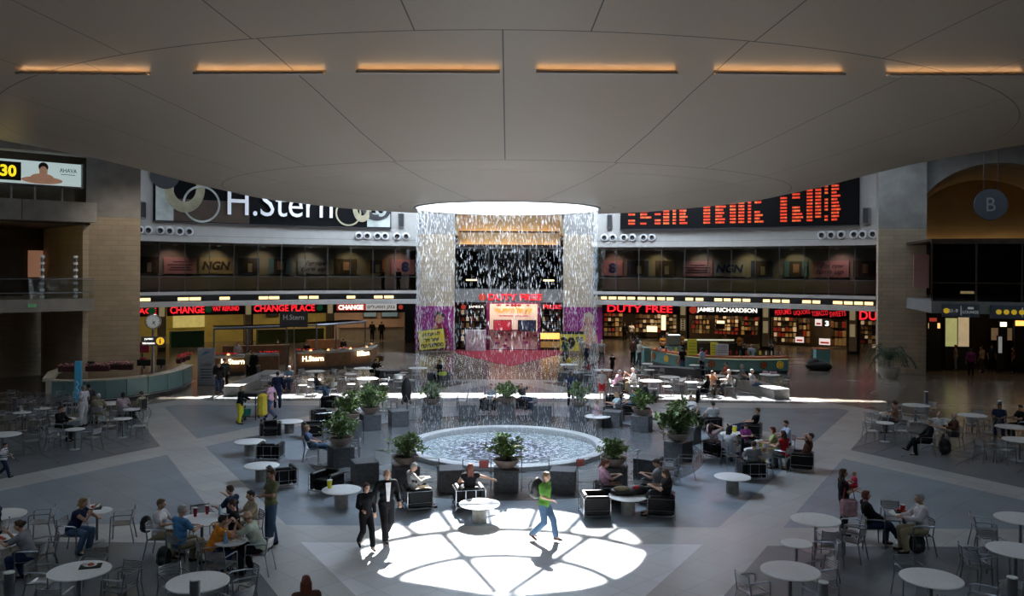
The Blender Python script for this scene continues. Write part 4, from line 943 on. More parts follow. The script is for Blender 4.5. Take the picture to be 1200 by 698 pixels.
# ---------------------------------------------------------------- added glowing troughs under the bowl, imitating light bands reflected in glass
for i, (p0, p1, y0, y1) in enumerate(((20, 172, 88, 88), (227, 378, 86, 84), (416, 583, 82, 81), (626, 790, 80, 79.5), (835, 985, 79, 79), (1037, 1196, 79, 77))):
    a, c = on_bowl(p0, y0), on_bowl(p1, y1)
    lab = ('added trough imitating reflected lights under the bowl, ' + ('first', 'second', 'third', 'fourth', 'fifth', 'last')[i] + ' of the row counted from the digital clock side')
    mid = (a + c) / 2; t = thing('added_band_trough', lab, 'light', mid, math.atan2(c.y - a.y, c.x - a.x)); L_ = (c - a).length
    tl = math.atan2(c.z - a.z, math.hypot(c.x - a.x, c.y - a.y)); T = Matrix.Rotation(-tl, 4, 'Y')
    # keep both ends close to the curved panels: trough follows the surface in short pieces
    tr = MB(); em = MB(); N_ = 12; pts = []
    Mi = (Matrix.Translation(mid) @ Matrix.Rotation(t.rotation_euler.z, 4, 'Z')).inverted()
    for k in range(N_ + 1):
        q = on_bowl(p0 + (p1 - p0) * k / N_, y0 + (y1 - y0) * k / N_); pts.append(Mi @ q)
    for q0, q1 in zip(pts, pts[1:]):
        m_ = (q0 + q1) / 2; w = (q1 - q0).length; rz_ = math.atan2(q1.y - q0.y, q1.x - q0.x)
        tr.box((m_.x, m_.y + .03, m_.z - .045), (w + .01, .02, .11), rz=rz_); tr.box((m_.x, m_.y - .035, m_.z - .10), (w + .01, .14, .012), rz=rz_); tr.box((m_.x, m_.y - .10, m_.z - .082), (w + .01, .012, .045), rz=rz_)
        em.box((m_.x, m_.y + .014, m_.z - .085), (w, .012, .018), rz=rz_)
    obj('trough', tr, M_ceil if False else mat('trough_paint', (.45, .41, .36), .5, noise=.05), t); obj('added_glow_strip', em, mat('added_strip_glow', (1, .6, .3), .5, emit=.75, noise=0, ecol=(1, .62, .32)), t)
    for k in range(4):
        a_, c_ = Mi @ on_bowl(p0 + (p1 - p0) * (k + .02) / 4, y0 + (y1 - y0) * k / 4), Mi @ on_bowl(p0 + (p1 - p0) * (k + .98) / 4, y0 + (y1 - y0) * (k + 1) / 4); q = (a_ + c_) / 2; dv = (c_ - a_)
        pl = bpy.data.lights.new('added_band_lamp', 'AREA'); pl.shape = 'RECTANGLE'; pl.size = dv.length; pl.size_y = .015; pl.energy = BAND_GLOW; pl.color = (1, .60, .30); po = bpy.data.objects.new('added_band_lamp', pl); COL.objects.link(po); po.parent = t
        X = dv.normalized(); D = Vector((0, -.8, .45)); D = (D - X * D.dot(X)).normalized(); Z = -D; Y = Z.cross(X); po.matrix_local = Matrix.Translation((q.x, q.y + .004, q.z - .075)) @ Matrix((X, Y, Z)).transposed().to_4x4()

for (x, y), tgt, e, lab in (((-17.6, 44.2), (pL.x, pL.y, 5.5), 520, 'small added fill lamp in the bowl ceiling facing the clock pillar'),):  # added spot fixture, brightens the dark face of the clock pillar
    z = bowl_z(math.hypot(x - AX, y - AY)) - .02; t = thing('added_fill_lamp', lab, 'light', (x, y, z)); obj('bezel', MB().lathe([(.10, -.06), (.14, -.06), (.14, .04), (.10, .04), (.10, -.06)], 18, cap=False), M_conc, t); obj('lens', MB().lathe([(.001, -.02), (.10, -.03)], 16, cap=False), mat('lens_glow', (.8, .7, .5), .5, emit=.6, noise=0), t)
    ld = bpy.data.lights.new('pillar_fill', 'SPOT'); ld.energy = e; ld.color = (1, .9, .76); ld.spot_size = math.radians(85); ld.spot_blend = .8; ld.shadow_soft_size = .08; lo = bpy.data.objects.new('pillar_fill', ld); COL.objects.link(lo); lo.parent = t; lo.location = (0, 0, -.1); lo.rotation_euler = (Vector(tgt) - Vector((x, y, z))).to_track_quat('-Z', 'Y').to_euler()
# ================================================================ basin, water curtain, planters, furniture
# basin
t = thing('fountain_basin', 'round shallow fountain basin with rippling water under the water curtain', 'fountain', (AX, AY, 0))
mb = MB(); mb.lathe([(3.35, -.3), (3.35, .16), (3.42, .19), (3.66, .19), (3.72, .15), (3.72, -.3)], 96, cap=False)
obj('stone_rim', mb, mat('pale_rim_stone', (.46, .47, .47), .4, noise=.15, scale=12), t, 2)
mb = MB(); mb.lathe([(0.01, -.12), (3.4, -.05)], 64, cap=False)
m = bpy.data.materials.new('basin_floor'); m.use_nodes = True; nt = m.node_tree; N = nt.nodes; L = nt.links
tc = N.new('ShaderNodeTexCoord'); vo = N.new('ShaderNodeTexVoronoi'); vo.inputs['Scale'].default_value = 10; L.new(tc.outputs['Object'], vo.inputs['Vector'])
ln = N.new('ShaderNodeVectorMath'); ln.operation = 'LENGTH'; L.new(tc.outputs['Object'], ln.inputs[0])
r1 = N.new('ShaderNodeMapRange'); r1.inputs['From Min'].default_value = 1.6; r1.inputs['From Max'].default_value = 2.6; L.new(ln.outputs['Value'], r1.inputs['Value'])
r2 = N.new('ShaderNodeValToRGB'); r2.color_ramp.elements[0].color = (.02, .022, .05, 1); r2.color_ramp.elements[1].color = (.85, .88, .95, 1); r2.color_ramp.elements[0].position = .56; r2.color_ramp.elements[1].position = .64  # white specks on dark paint water glints and reflections into the floor
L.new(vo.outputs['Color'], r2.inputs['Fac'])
mx = N.new('ShaderNodeMix'); mx.data_type = 'RGBA'; L.new(r1.outputs[0], mx.inputs[0]); L.new(r2.outputs['Color'], mx.inputs[6]); r3 = N.new('ShaderNodeValToRGB'); r3.color_ramp.elements[0].color = (.22, .27, .29, 1); r3.color_ramp.elements[1].color = (.62, .68, .70, 1); r3.color_ramp.elements[0].position = .45; r3.color_ramp.elements[1].position = .6; L.new(vo.outputs['Color'], r3.inputs['Fac']); L.new(r3.outputs['Color'], mx.inputs[7])  # paler outer ring paints in the brighter reflection
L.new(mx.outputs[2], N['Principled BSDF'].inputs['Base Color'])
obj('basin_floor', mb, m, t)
m = bpy.data.materials.new('rippling_water'); m.use_nodes = True; nt = m.node_tree; N = nt.nodes; L = nt.links; N.remove(N['Principled BSDF'])
gl = N.new('ShaderNodeBsdfGlossy'); gl.inputs['Roughness'].default_value = .06; tr = N.new('ShaderNodeBsdfTransparent'); tr.inputs['Color'].default_value = (.93, .95, .95, 1)
g = N.new('ShaderNodeNewGeometry'); nz = N.new('ShaderNodeTexNoise'); nz.inputs['Scale'].default_value = 5.5; nz.inputs['Detail'].default_value = 3; L.new(g.outputs['Position'], nz.inputs['Vector'])
bp = N.new('ShaderNodeBump'); bp.inputs['Strength'].default_value = 1.0; bp.inputs['Distance'].default_value = .07; L.new(nz.outputs['Fac'], bp.inputs['Height']); L.new(bp.outputs['Normal'], gl.inputs['Normal'])
fr = N.new('ShaderNodeFresnel'); fr.inputs['IOR'].default_value = 1.33; L.new(bp.outputs['Normal'], fr.inputs['Normal'])
ms = N.new('ShaderNodeMixShader'); L.new(fr.outputs[0], ms.inputs['Fac']); L.new(tr.outputs[0], ms.inputs[1]); L.new(gl.outputs[0], ms.inputs[2]); L.new(ms.outputs[0], N['Material Output'].inputs['Surface'])
mb = MB(); mb.lathe([(0.01, .08), (3.35, .08)], 64, cap=False); obj('water_surface', mb, m, t)
# closed pit below so that no light leaks in
struct('floor_pit', MB().lathe([(0.01, -.35), (4.2, -.35), (4.2, -.3)], 48, (AX, AY, 0), cap=False), M_dark)
# water curtain: countless falling drops
rnd = random.Random(21); mb = MB()
for i in range(6500):
    a = rnd.uniform(0, 2 * PI); R = 3.30 + rnd.gauss(0, .035); z = rnd.uniform(.3, 8.85) if rnd.random() < .45 else 8.85 - 8.4 * rnd.random() ** 1.5
    h = rnd.uniform(.03, .13); w = rnd.uniform(.0045, .0092)
    x, y = AX + R * math.cos(a), AY + R * math.sin(a)
    mb.add([(x, y, z - h), (x + w, y, z - h * .3), (x, y + w, z - h * .3), (x - w, y, z - h * .3), (x, y - w, z - h * .3), (x, y, z + h)], [(0, 2, 1), (0, 3, 2), (0, 4, 3), (0, 1, 4), (5, 1, 2), (5, 2, 3), (5, 3, 4), (5, 4, 1)])
m = bpy.data.materials.new('falling_water'); m.use_nodes = True; nt = m.node_tree; N = nt.nodes; L = nt.links; b = N['Principled BSDF']
b.inputs['Base Color'].default_value = (.7, .73, .75, 1); b.inputs['Roughness'].default_value = .15
tl = N.new('ShaderNodeBsdfTranslucent'); tl.inputs['Color'].default_value = (.7, .72, .74, 1); ad = N.new('ShaderNodeMixShader'); ad.inputs['Fac'].default_value = .6
L.new(b.outputs[0], ad.inputs[1]); L.new(tl.outputs[0], ad.inputs[2]); L.new(ad.outputs[0], N['Material Output'].inputs['Surface'])
tag(obj('water_curtain', mb, m), 'round curtain of falling water drops between the ceiling eye and the basin', 'water', kind='stuff')

# ---------------------------------------------------------------- stone blocks with potted plants
def block(name, lab, w=.74, h=.62, cat='stone block', group=None):
    t = thing(name, lab, cat, group=group); obj('granite_body', MB().rbox((0, 0, h / 2), (w, w, h), .012), M_cube, t)
    obj('top_slab', MB().rbox((0, 0, h + .02), (w + .02, w + .02, .04), .01), M_cube, t); return t
def leaf(mb, p, d, L_, w):
    d = d.normalized(); s = d.cross(Vector((0, 0, 1)))
    if s.length < .1: s = Vector((1, 0, 0))
    s.normalize(); q = p + d * (L_ * .5); e = p + d * L_ + Vector((0, 0, -.12 * L_)); nrm = s.cross(d).normalized() * (w * .15)
    mb.add([p, q - s * w * .5 + nrm, q - nrm, q + s * w * .5 + nrm, e], [(0, 1, 2), (0, 2, 3), (1, 4, 2), (2, 4, 3)])
def plant_meshes(seed, spread, height, nst, lsz):
    r = random.Random(seed); lf = MB(); lf2 = MB(); st = MB()
    for i in range(nst):
        a = r.uniform(0, 2 * PI); out = r.uniform(.1, 1) * spread; hh = height * r.uniform(.35, 1) * (1 - .45 * (out / spread) ** 2)
        pts = []
        for k in range(5):
            q = k / 4; pts.append(Vector((out * q ** 1.4 * math.cos(a), out * q ** 1.4 * math.sin(a), hh * math.sin(q * PI * .58))))
        st.tube(pts, [.012, .01, .008, .006, .004], 4)
        for k in range(13):
            q = r.uniform(.25, 1); i0 = min(3, int(q * 4)); f = q * 4 - i0; p = pts[i0].lerp(pts[i0 + 1], f)
            d = Vector((math.cos(a) * .4 + r.gauss(0, .7), math.sin(a) * .4 + r.gauss(0, .7), r.gauss(.25, .4)))
            leaf(lf if r.random() < .7 else lf2, p, d, lsz * r.uniform(.6, 1.2), lsz * r.uniform(.35, .55))
    return lf.mesh('foliage'), lf2.mesh('new_leaves'), st.mesh('stems')
PLM = [plant_meshes(1, .62, .62, 46, .17), plant_meshes(2, .85, .85, 60, .2), plant_meshes(3, .45, .5, 30, .15), plant_meshes(4, .75, .55, 52, .16)]
def potted(px, py, kind, lab, s=1.0, rz=0, zb=.66):
    p = G(px, py, zb); t = thing('potted_plant', lab, 'plant', p, rz)
    b = MB(); b.lathe([(.16, 0), (.30, .10), (.40, .24), (.42, .28), (.38, .28), (.36, .24), (0.01, .22)], 28); obj('clay_bowl', b, M_terra, t, 2)
    obj('soil', MB().lathe([(0.01, .24), (.36, .245)], 20, cap=False), M_soil, t)
    a, c, d = PLM[kind]
    for nm, me, m in (('foliage', a, M_leaf), ('new_leaves', c, M_leaf2), ('stems', d, M_stem)):
        o = obj(nm, me, m, t, loc=(0, 0, .22)); o.scale = (s * 1.12, s * 1.12, s * 1.4)
    if '#f' in lab: pass
    return t
B0 = None
def put_block(px, py, lab, rz=0.0, w=.74, group=None):
    p = G(px, py); t = block('granite_block', lab, w, cat='stone block'); t.location = p; t.rotation_euler.z = rz; return t
# (pixel at the centre of the block's foot, plant kind or None, scale, label tail)
BL = [((596, 574), 0, .95, 'nearest to the camera in front of the basin, with yellow flowers', 0), ((478, 571), 3, .95, 'behind the man in the pale suit', .3), ((402, 547), 1, .8, 'beside the woman with crossed jeans', .5), ((412, 514), 0, 1.1, 'behind the low black armchairs near the basin', .6), ((436, 505), 1, .85, 'tall and bushy next to the red flower pot', .4),
      ((508, 492), 0, .95, 'behind the basin next to the dark trolley bag', .25), ((595, 490), 3, .95, 'straight behind the basin centre', 0), ((681, 492), 0, .95, 'behind the basin in line with the standing guard', -.2), ((754, 503), 0, .95, 'behind the basin next to the small red tag', -.4), ((797, 536), 1, 1.05, 'largest and bushiest, beside the empty café chairs', -.7), ((722, 570), 3, .8, 'behind the woman in pink', -.3)]
for (px, py), kd, s, lab, rz in BL:
    t = put_block(px, py, 'dark granite block carrying the potted plant ' + lab, rz)
    p = t.location; q = potted(600, 500, kd, 'leafy plant on a block, ' + lab, s, rz * 3); q.location = (p.x, p.y, .66)
    if 'yellow flowers' in lab:
        r = random.Random(4)
        for k in range(7):
            a = r.uniform(0, 2 * PI); rr = r.uniform(.05, .4); f = MB()
            for j in range(6): f.ell((.05 * math.cos(j), .05 * math.sin(j), 0), (.04, .04, .012), 6, 4)
            obj('flower', f, M_yellow if k % 2 else M_paper, q, loc=(rr * math.cos(a), rr * math.sin(a), .62 + r.uniform(-.1, .12)))
for (px, py), lab, rz in (((663, 574), 'bare dark granite block between the backpacker and the basin', -.15), ((531, 574), 'bare dark granite block behind the red haired woman', .2), ((430, 566), 'bare dark granite block between the yellow cup table and the basin', .4), ((469, 500), 'bare dark granite block next to the tall bushy plant', .35), ((550, 491), 'bare dark granite block behind the basin, on the exchange side of the middle plant', .1),
                         ((638, 491), 'bare dark granite block behind the basin, on the duty free side of the middle plant', -.1), ((720, 498), 'bare dark granite block behind the basin beside the seated group', -.3), ((762, 558), 'bare dark granite block behind the seated pair in grey and black', -.5), ((809, 516), 'bare dark granite block behind the largest bushy plant', -.6)):
    put_block(px, py, lab, rz)
# small red flowering pot
p = G(451, 483); t = thing('flower_pot', 'small orange pot with a leafy plant on a slim table', 'plant', (p.x, p.y, .66)); obj('pot', MB().lathe([(.10, 0), (.15, .22), (.16, .24), (.13, .24)], 16), M_orange, t, 2)
o = obj('foliage', PLM[2][0], M_leaf, t, loc=(0, 0, .2)); o.scale = (.9,) * 3; o = obj('stems', PLM[2][2], M_stem, t, loc=(0, 0, .2)); o.scale = (.9,) * 3
t2 = thing('plant_table', 'slim small table carrying the orange pot', 'table', (p.x, p.y, 0)); obj('tabletop', MB().cyl((0, 0, .63), .25, .03, 20), M_top, t2); obj('post', MB().cyl((0, 0, .02), .03, .61, 10), M_alu, t2); obj('foot_plate', MB().cyl((0, 0, 0), .2, .02, 20), M_alu, t2)
# slim barrier between blocks: posts with a top and bottom wire
def barrier(a, b, lab, tagc=None):
    pa, pb = G(*a), G(*b); t = thing('wire_barrier', lab, 'barrier', pa); v = pb - pa; L_ = v.length; rz = math.atan2(v.y, v.x); t.rotation_euler.z = rz
    for x in (0, L_): 
        obj('post', MB().cyl((x, 0, 0), .014, .98, 8), M_dalu, t)
    obj('top_bar', MB().tube([(0, 0, .97), (L_, 0, .97)], .011, 6), M_alu, t); obj('bottom_wire', MB().tube([(0, 0, .25), (L_, 0, .25)], .005, 5), M_dalu, t)
    net = MB()
    for k in range(1, 8): net.tube([(0, 0, .25 + k * .09), (L_, 0, .25 + k * .09)], .0018, 3)
    obj('wires', net, M_dalu, t)
    if tagc: obj('hanging_tag', MB().rbox((L_ * tagc, -.02, .84), (.28, .01, .22), .004), mat('tag_pink', (.6, .16, .14), .6, noise=.1), t)
for a, b, lab, tg in (((545, 577), (578, 577), 'thin wire barrier with a red tag behind the red haired woman', .75), ((614, 576), (646, 576), 'thin wire barrier between the yellow flowered plant and the backpacker', None), ((487, 574), (517, 576), 'thin wire barrier behind the man in the pale suit', None), ((680, 574), (705, 571), 'thin wire barrier with a tag between the backpacker and the woman in pink', .1), ((442, 565), (462, 570), 'thin wire barrier beside the bare block near the yellow cup', None),
                      ((736, 566), (750, 561), 'thin wire barrier behind the seated pair in grey and black', None), ((413, 550), (424, 562), 'thin wire barrier beside the crossed jeans', None), ((446, 500), (460, 498), 'thin wire barrier next to the tall bushy plant', None), ((479, 498), (498, 494), 'thin wire barrier in front of the dark trolley bag', None), ((520, 491), (539, 489), 'thin wire barrier behind the basin, near the trolley bag', None), ((562, 489), (583, 489), 'thin wire barrier behind the basin, in front of the man in grey', None),
                      ((606, 489), (627, 489), 'thin wire barrier behind the basin, in front of the laptop user', None), ((650, 490), (670, 491), 'thin wire barrier behind the basin, in front of the standing guard', None), ((693, 493), (711, 497), 'thin wire barrier behind the basin, in front of the pink shirted sitter', None), ((730, 499), (745, 502), 'thin wire barrier next to the red tag plant', None), ((764, 505), (785, 521), 'thin wire barrier with a small red tag before the bushiest plant', .1)):
    barrier(a, b, lab, tg)
# low stone walls and blocks further back
def low_wall(pts, w, h, lab, name='stone_bench', m=None):
    P = [G(*p) for p in pts]; b = MB(); vs = []; n = len(P)
    for i, p in enumerate(P):
        d = (P[min(i + 1, n - 1)] - P[max(i - 1, 0)]).normalized(); s = Vector((-d.y, d.x, 0)) * w
        for q, z in ((p, 0), (p + s, 0), (p + s, h), (p, h)): vs.append((q.x, q.y, z))
    fs = [(0, 1, 2, 3), ((n - 1) * 4 + 3, (n - 1) * 4 + 2, (n - 1) * 4 + 1, (n - 1) * 4)]
    for i in range(n - 1):
        for k in range(4): l = (k + 1) % 4; fs.append((i * 4 + k, (i + 1) * 4 + k, (i + 1) * 4 + l, i * 4 + l))
    b.add(vs, fs); t = obj(name, b, m or M_cube); tag(t, lab, 'bench'); return t
M_bench = mat('bench_stone', (.19, .185, .175), .5, noise=.2, scale=10)
low_wall([(909, 464), (893, 460), (872, 453), (856, 446)][::-1], .9, .5, 'long curved pale stone bench beyond the sun strip, duty free side', m=M_bench)
low_wall([(284, 467), (300, 460), (318, 452), (330, 446)], .9, .5, 'long pale stone bench between the passing pair and the crowded white tables', m=M_bench)
low_wall([(655, 446), (670, 447), (697, 446)], 1.0, .52, 'dark stone bench behind the guard in white and navy')
low_wall([(760, 437), (790, 438), (815, 440)], 1.0, .5, 'dark stone bench behind the bright empty table')
low_wall([(441, 445), (456, 446), (470, 445)], 1.0, .5, 'dark stone bench beside the person in black with a bag')
low_wall([(502, 447), (515, 448), (529, 446)], 1.0, .5, 'dark stone bench under the person with the yellow bag')
# bollards
def bollard(px, pytop, h, lab, r=.09):
    p = G(px, pytop, h); t = thing('bollard', lab, 'bollard', (p.x, p.y, 0)); obj('shaft', MB().cyl((0, 0, 0), r, h - .02, 20), M_dalu, t, 2); obj('cap', MB().cyl((0, 0, h - .02), r, .02, 20), M_top, t, 2)
bollard(232.5, 682, 1.17, 'thick dark steel bollard with pale cap in front of the bright white table'); bollard(15, 676, 1.1, 'thick dark steel bollard below the eating woman in grey'); bollard(969, 677, 1.1, 'thick dark steel bollard beside the large table near the small round one'); bollard(1190, 669, 1.1, 'thick dark steel bollard at the corner beside the two end tables', .09)
bollard(19.5, 472, .85, 'dark bollard on the floor in front of the west passage'); bollard(1087, 453, .85, 'dark bollard behind the white table of the dark haired sitter'); bollard(1173, 463, .8, 'dark bollard behind the man in navy'); bollard(304.5, 431, .85, 'pale capped bollard in front of the jewellery kiosk')

# ---------------------------------------------------------------- tables
def table_big(R, name='cafe_table'):
    t = thing(name, 'x', 'table'); b = MB(); b.lathe([(R - .02, .715), (R, .722), (R, .738), (R - .01, .745), (0.001, .745)], 44, cap=True); obj('tabletop', b, M_top, t, 2)
    obj('post', MB().cyl((0, 0, .02), .036 if R > .45 else .03, .7, 12), M_dalu, t, 2); obj('foot_disc', MB().lathe([(R * .55, 0), (R * .55, .012), (.05, .03), (0.001, .03)], 28), M_alu, t, 2)
    obj('top_bracket', MB().lathe([(.05, .66), (.2, .70), (.2, .715), (0.01, .715)], 16), M_dalu, t); return t
T = {'L': table_big(.57), 'S': table_big(.335)}; used = set()
TABLES = {}
def table(px, py, kind, lab, key=None):
    p = G(px, py, .745); p.z = 0; lab = lab.strip()
    if kind in used: t = dup(T[kind], p, 0, lab)
    else: used.add(kind); t = T[kind]; t.location = p; t['label'] = lab
    TABLES[key or lab] = (p, kind); return t
TL = [(959, 604, 'L', 'large round white café table beside the standing woman with a child', 'A'), (937, 632, 'S', 'small round white table between the two large ones near the standing woman', 'B'), (930, 664, 'L', 'large round white table beside the thick bollard, just below the small one', 'C'), (1095, 671, 'L', 'large round white empty table below the white haired man', 'D'), (1199, 600, 'L', 'large round white table nearest the open floor at the picture edge, behind its twin', 'E'), (1194, 637, 'L', 'large round white table at the picture edge beside the corner bollard', 'F'), (1062, 596, 'S', 'small round table with the red drink tray between the woman in black and the white haired man', 'H'),
      (97, 673, 'L', 'large round white table with one paper plate in the near corner', 'I'), (117, 603, 'S', 'small round table with newspaper in front of the fair haired woman', 'J'), (3, 609, 'L', 'white table behind the eating woman, at the picture edge', 'K'), (1, 641, 'L', 'large white table with plates under the eating woman', 'M'), (236, 685, 'L', 'brightest large white table behind the near bollard', 'N'), (240, 612, 'L', 'table with two cola cups and a water bottle in front of the man in blue', 'O'), (274, 637, 'S', 'table with a blue bottle and open papers in front of the man in pale green', 'P'),
      (6, 515, 'L', 'large white table near the striped child, at the picture edge', 'a1'), (90, 508, 'S', 'small table with a red bag near the seated person in black', 'a2'), (80, 496, 'S', 'small table right beside the seated person in black jacket', 'a3'), (146, 495, 'S', 'small white table in front of the white haired lady in beige, nearest the open floor', 'a4'), (156, 484, 'S', 'small table beside the wheelchair', 'a5'), (131, 477, 'L', 'white table shared by the lady in beige and the woman in light pink', 'a6'), (28, 489, 'S', 'small table among the empty chairs by the west passage', 'a7'), (52, 484, 'S', 'second small table among the empty chairs by the west passage, nearer the info desk', 'a8'),
      (330, 442, 'L', 'sunlit white table in front of the man in grey blue', 'b1'), (371, 437, 'L', 'white table right below the larger kiosk lettering', 'b2'), (370, 447, 'S', 'small sunlit table beside the man in the beige jacket', 'b3'), (412, 440, 'S', 'small blazing white table in the sun beyond the black armchairs', 'b4'), (432, 445, 'L', 'large table with two empty chairs, nearest the sun strip on the kiosk side', 'b5'), (427, 433, 'L', 'large table where the person in black reads beside the kiosk', 'b6'), (470, 440, 'S', 'small white table behind the dark trolley bag', 'b7'), (491, 432, 'L', 'large table beside the bench with the yellow bag person', 'b8'),
      (668, 426, 'L', 'white table with a yellow bag on it in front of the price sign', 'c1'), (708, 432, 'L', 'large table behind the child in red shorts', 'c2'), (760, 424, 'S', 'small table nearest the turquoise bar, behind another small one', 'c3'), (762, 431, 'S', 'small table below the grey shirted customer of the turquoise bar', 'c4'), (786, 439, 'L', 'large blazing white table in the sun, duty free side', 'c5'), (764, 444, 'L', 'large dimmer table just in front of the blazing white one', 'c6'), (812, 445, 'S', 'small table beside the man in black at the sun strip', 'c7'), (840, 437, 'L', 'table shared by the leaning woman in orange and the white haired man', 'c8'), (815, 425, 'S', 'small table between the two customers standing at the turquoise bar', 'c9'), (864, 431, 'S', 'small dark table beside the person in rusty red', 'c10'), (903, 435, 'L', 'table with pink wrappings at the end of the curved bench', 'c11'),
      (1075, 469, 'L', 'large white table behind the dark haired sitter, near the dark bollard', 'd1'), (1042, 479, 'S', 'small table beside the dark haired sitter', 'd2'), (1039, 490, 'S', 'small table in front of the dark haired sitter, nearest the pale floor band', 'd3'), (1141, 480, 'L', 'large empty white table between the men in white and navy', 'd4'), (1107, 485, 'S', 'small table almost hidden behind the man in white', 'd5'), (1187, 493, 'L', 'large white table in front of the man in navy', 'd6'), (1197, 508, 'L', 'large white table at the picture edge, nearest the empty chair there', 'd7')]
for a in TL: table(*a)
def table_low(px, py, lab, R=.54):
    p = G(px, py, .49); t = thing('low_table', lab, 'table', (p.x, p.y, 0)); obj('tabletop', MB().lathe([(R - .02, .455), (R, .465), (R, .485), (R - .01, .49), (0.001, .49)], 40), M_top, t, 2)
    obj('pedestal', MB().cyl((0, 0, 0), .19, .458, 24), M_ped, t, 2); TABLES[lab] = (Vector((p.x, p.y, 0)), 'Q'); return t
for a in ((565, 590, 'low round sunlit table with stone pedestal at the edge of the sun patch'), (403, 575, 'low round table with a yellow cup and stone pedestal'), (861, 555, 'low round empty table with stone pedestal on the open blue floor'), (309, 548, 'low round table beside the armchair nearest the olive shirted man'), (295, 520, 'low round table alone beside the open floor, next to the empty armchairs'), (341, 496, 'low round table below the man in the pink shirt'), (411, 480, 'low round table behind the tall bushy plant'), (739, 579, 'low round table piled with jackets between the woman in pink and the one in black'), (803, 481, 'low round table with a red bag'), (863, 505, 'low round table with a yellow cup beside the reclining man'), (702, 486, 'low round table half hidden behind the basin plants, duty free side'), (893, 524, 'low round table crowded with bags inside the large group')): table_low(*a)

# ---------------------------------------------------------------- café chairs
M_steel = mat('chair_steel', (.30, .32, .35), .3, 1.0, noise=.05)
def make_chair():
    t = thing('cafe_chair', 'x', 'chair')
    def slat(y0, y1, z0, z1, bow):
        b = MB(); n = 5
        for k in range(n + 1):
            x = -.20 + .40 * k / n; dz = bow * (1 - (2 * k / n - 1) ** 2)
            for y, z in ((y0, z0), (y1, z1), (y1, z1 - .012), (y0, z0 - .012)): b.v.append(Vector((x, y, z - dz)))
        for k in range(n):
            for q in range(4): b.f.append((k * 4 + q, (k + 1) * 4 + q, (k + 1) * 4 + (q + 1) % 4, k * 4 + (q + 1) % 4)); b.mi.append(0)
        b.f += [(0, 1, 2, 3), (n * 4 + 3, n * 4 + 2, n * 4 + 1, n * 4)]; b.mi += [0, 0]; return b
    s = MB()
    for k in range(10):
        y = -.18 + k * .04; q = slat(y, y + .03, .455, .455, .02); s.add(q.v, q.f)
    s.box((0, 0, .428), (.36, .36, .006)).box((0, .215, .445), (.42, .02, .03)).box((0, -.195, .445), (.42, .02, .03)); obj('seat', s, M_alu, t)
    s = MB()
    for k in range(5):
        z = .60 + k * .042; n = 6; b = MB()
        for j in range(n + 1):
            x = -.2 + .4 * j / n; y = -.235 - .05 * (1 - (2 * j / n - 1) ** 2) - (z - .6) * .2
            for yy, zz in ((y, z), (y, z + .031), (y - .012, z + .031), (y - .01, z)): b.v.append(Vector((x, yy, zz)))
        fs = []
        for j in range(n):
            for q in range(4): fs.append((j * 4 + q, (j + 1) * 4 + q, (j + 1) * 4 + (q + 1) % 4, j * 4 + (q + 1) % 4))
        fs += [(0, 1, 2, 3), (n * 4 + 3, n * 4 + 2, n * 4 + 1, n * 4)]; s.add(b.v, fs)
    obj('backrest', s, M_alu, t)
    for x in (-1, 1):
        obj('leg', MB().tube([(x * .25, .24, 0), (x * .235, .22, .45), (x * .235, .215, .66)], .0145, 6), M_steel, t)
        obj('leg', MB().tube([(x * .25, -.30, 0), (x * .225, -.215, .45), (x * .21, -.27, .82)], .0145, 6), M_steel, t)
        obj('armrest', MB().tube([(x * .235, .215, .66), (x * .245, .15, .685), (x * .245, -.1, .69), (x * .22, -.25, .68)], .015, 6), M_steel, t)
    return t
CH = make_chair(); _cu = [False]
def chair(p, rz, lab, group=None):
    if not _cu[0]:
        _cu[0] = True; CH.location = (p.x, p.y, 0); CH.rotation_euler.z = rz; CH['label'] = lab
        if group: CH['group'] = group
        return CH
    return dup(CH, (p.x, p.y, 0), rz, lab, group)
def face_to(p, q): return math.atan2(q.y - p.y, q.x - p.x) - PI / 2
OCC = []      # places already taken by seated people: filled by the people list before the free chairs are laid out
# ================================================================ people
V = Vector
def remesh(mb, name, vox, smooth_it=2, extra=None):
    me = bpy.data.meshes.new(name); me.from_pydata([tuple(v) for v in mb.v], [], mb.f); me.update()
    o = bpy.data.objects.new('tmp', me); COL.objects.link(o)
    m = o.modifiers.new('r', 'REMESH'); m.mode = 'VOXEL'; m.voxel_size = vox
    if smooth_it: s = o.modifiers.new('s', 'SMOOTH'); s.iterations = smooth_it; s.factor = .5
    dg = bpy.context.evaluated_depsgraph_get(); out = bpy.data.meshes.new_from_object(o.evaluated_get(dg)); out.name = name
    bpy.data.objects.remove(o); bpy.data.meshes.remove(me)
    out.polygons.foreach_set('use_smooth', [True] * len(out.polygons)); return out
M_skin = [mat('skin_light', (.50, .30, .21), .55, noise=.06, scale=8), mat('skin_tan', (.38, .21, .14), .55, noise=.06, scale=8), mat('skin_brown', (.22, .12, .075), .55, noise=.06, scale=8)]
M_eye = mat('eye_dark', (.02, .015, .012), .2, noise=0); M_lip = mat('lips', (.35, .10, .09), .5, noise=0)
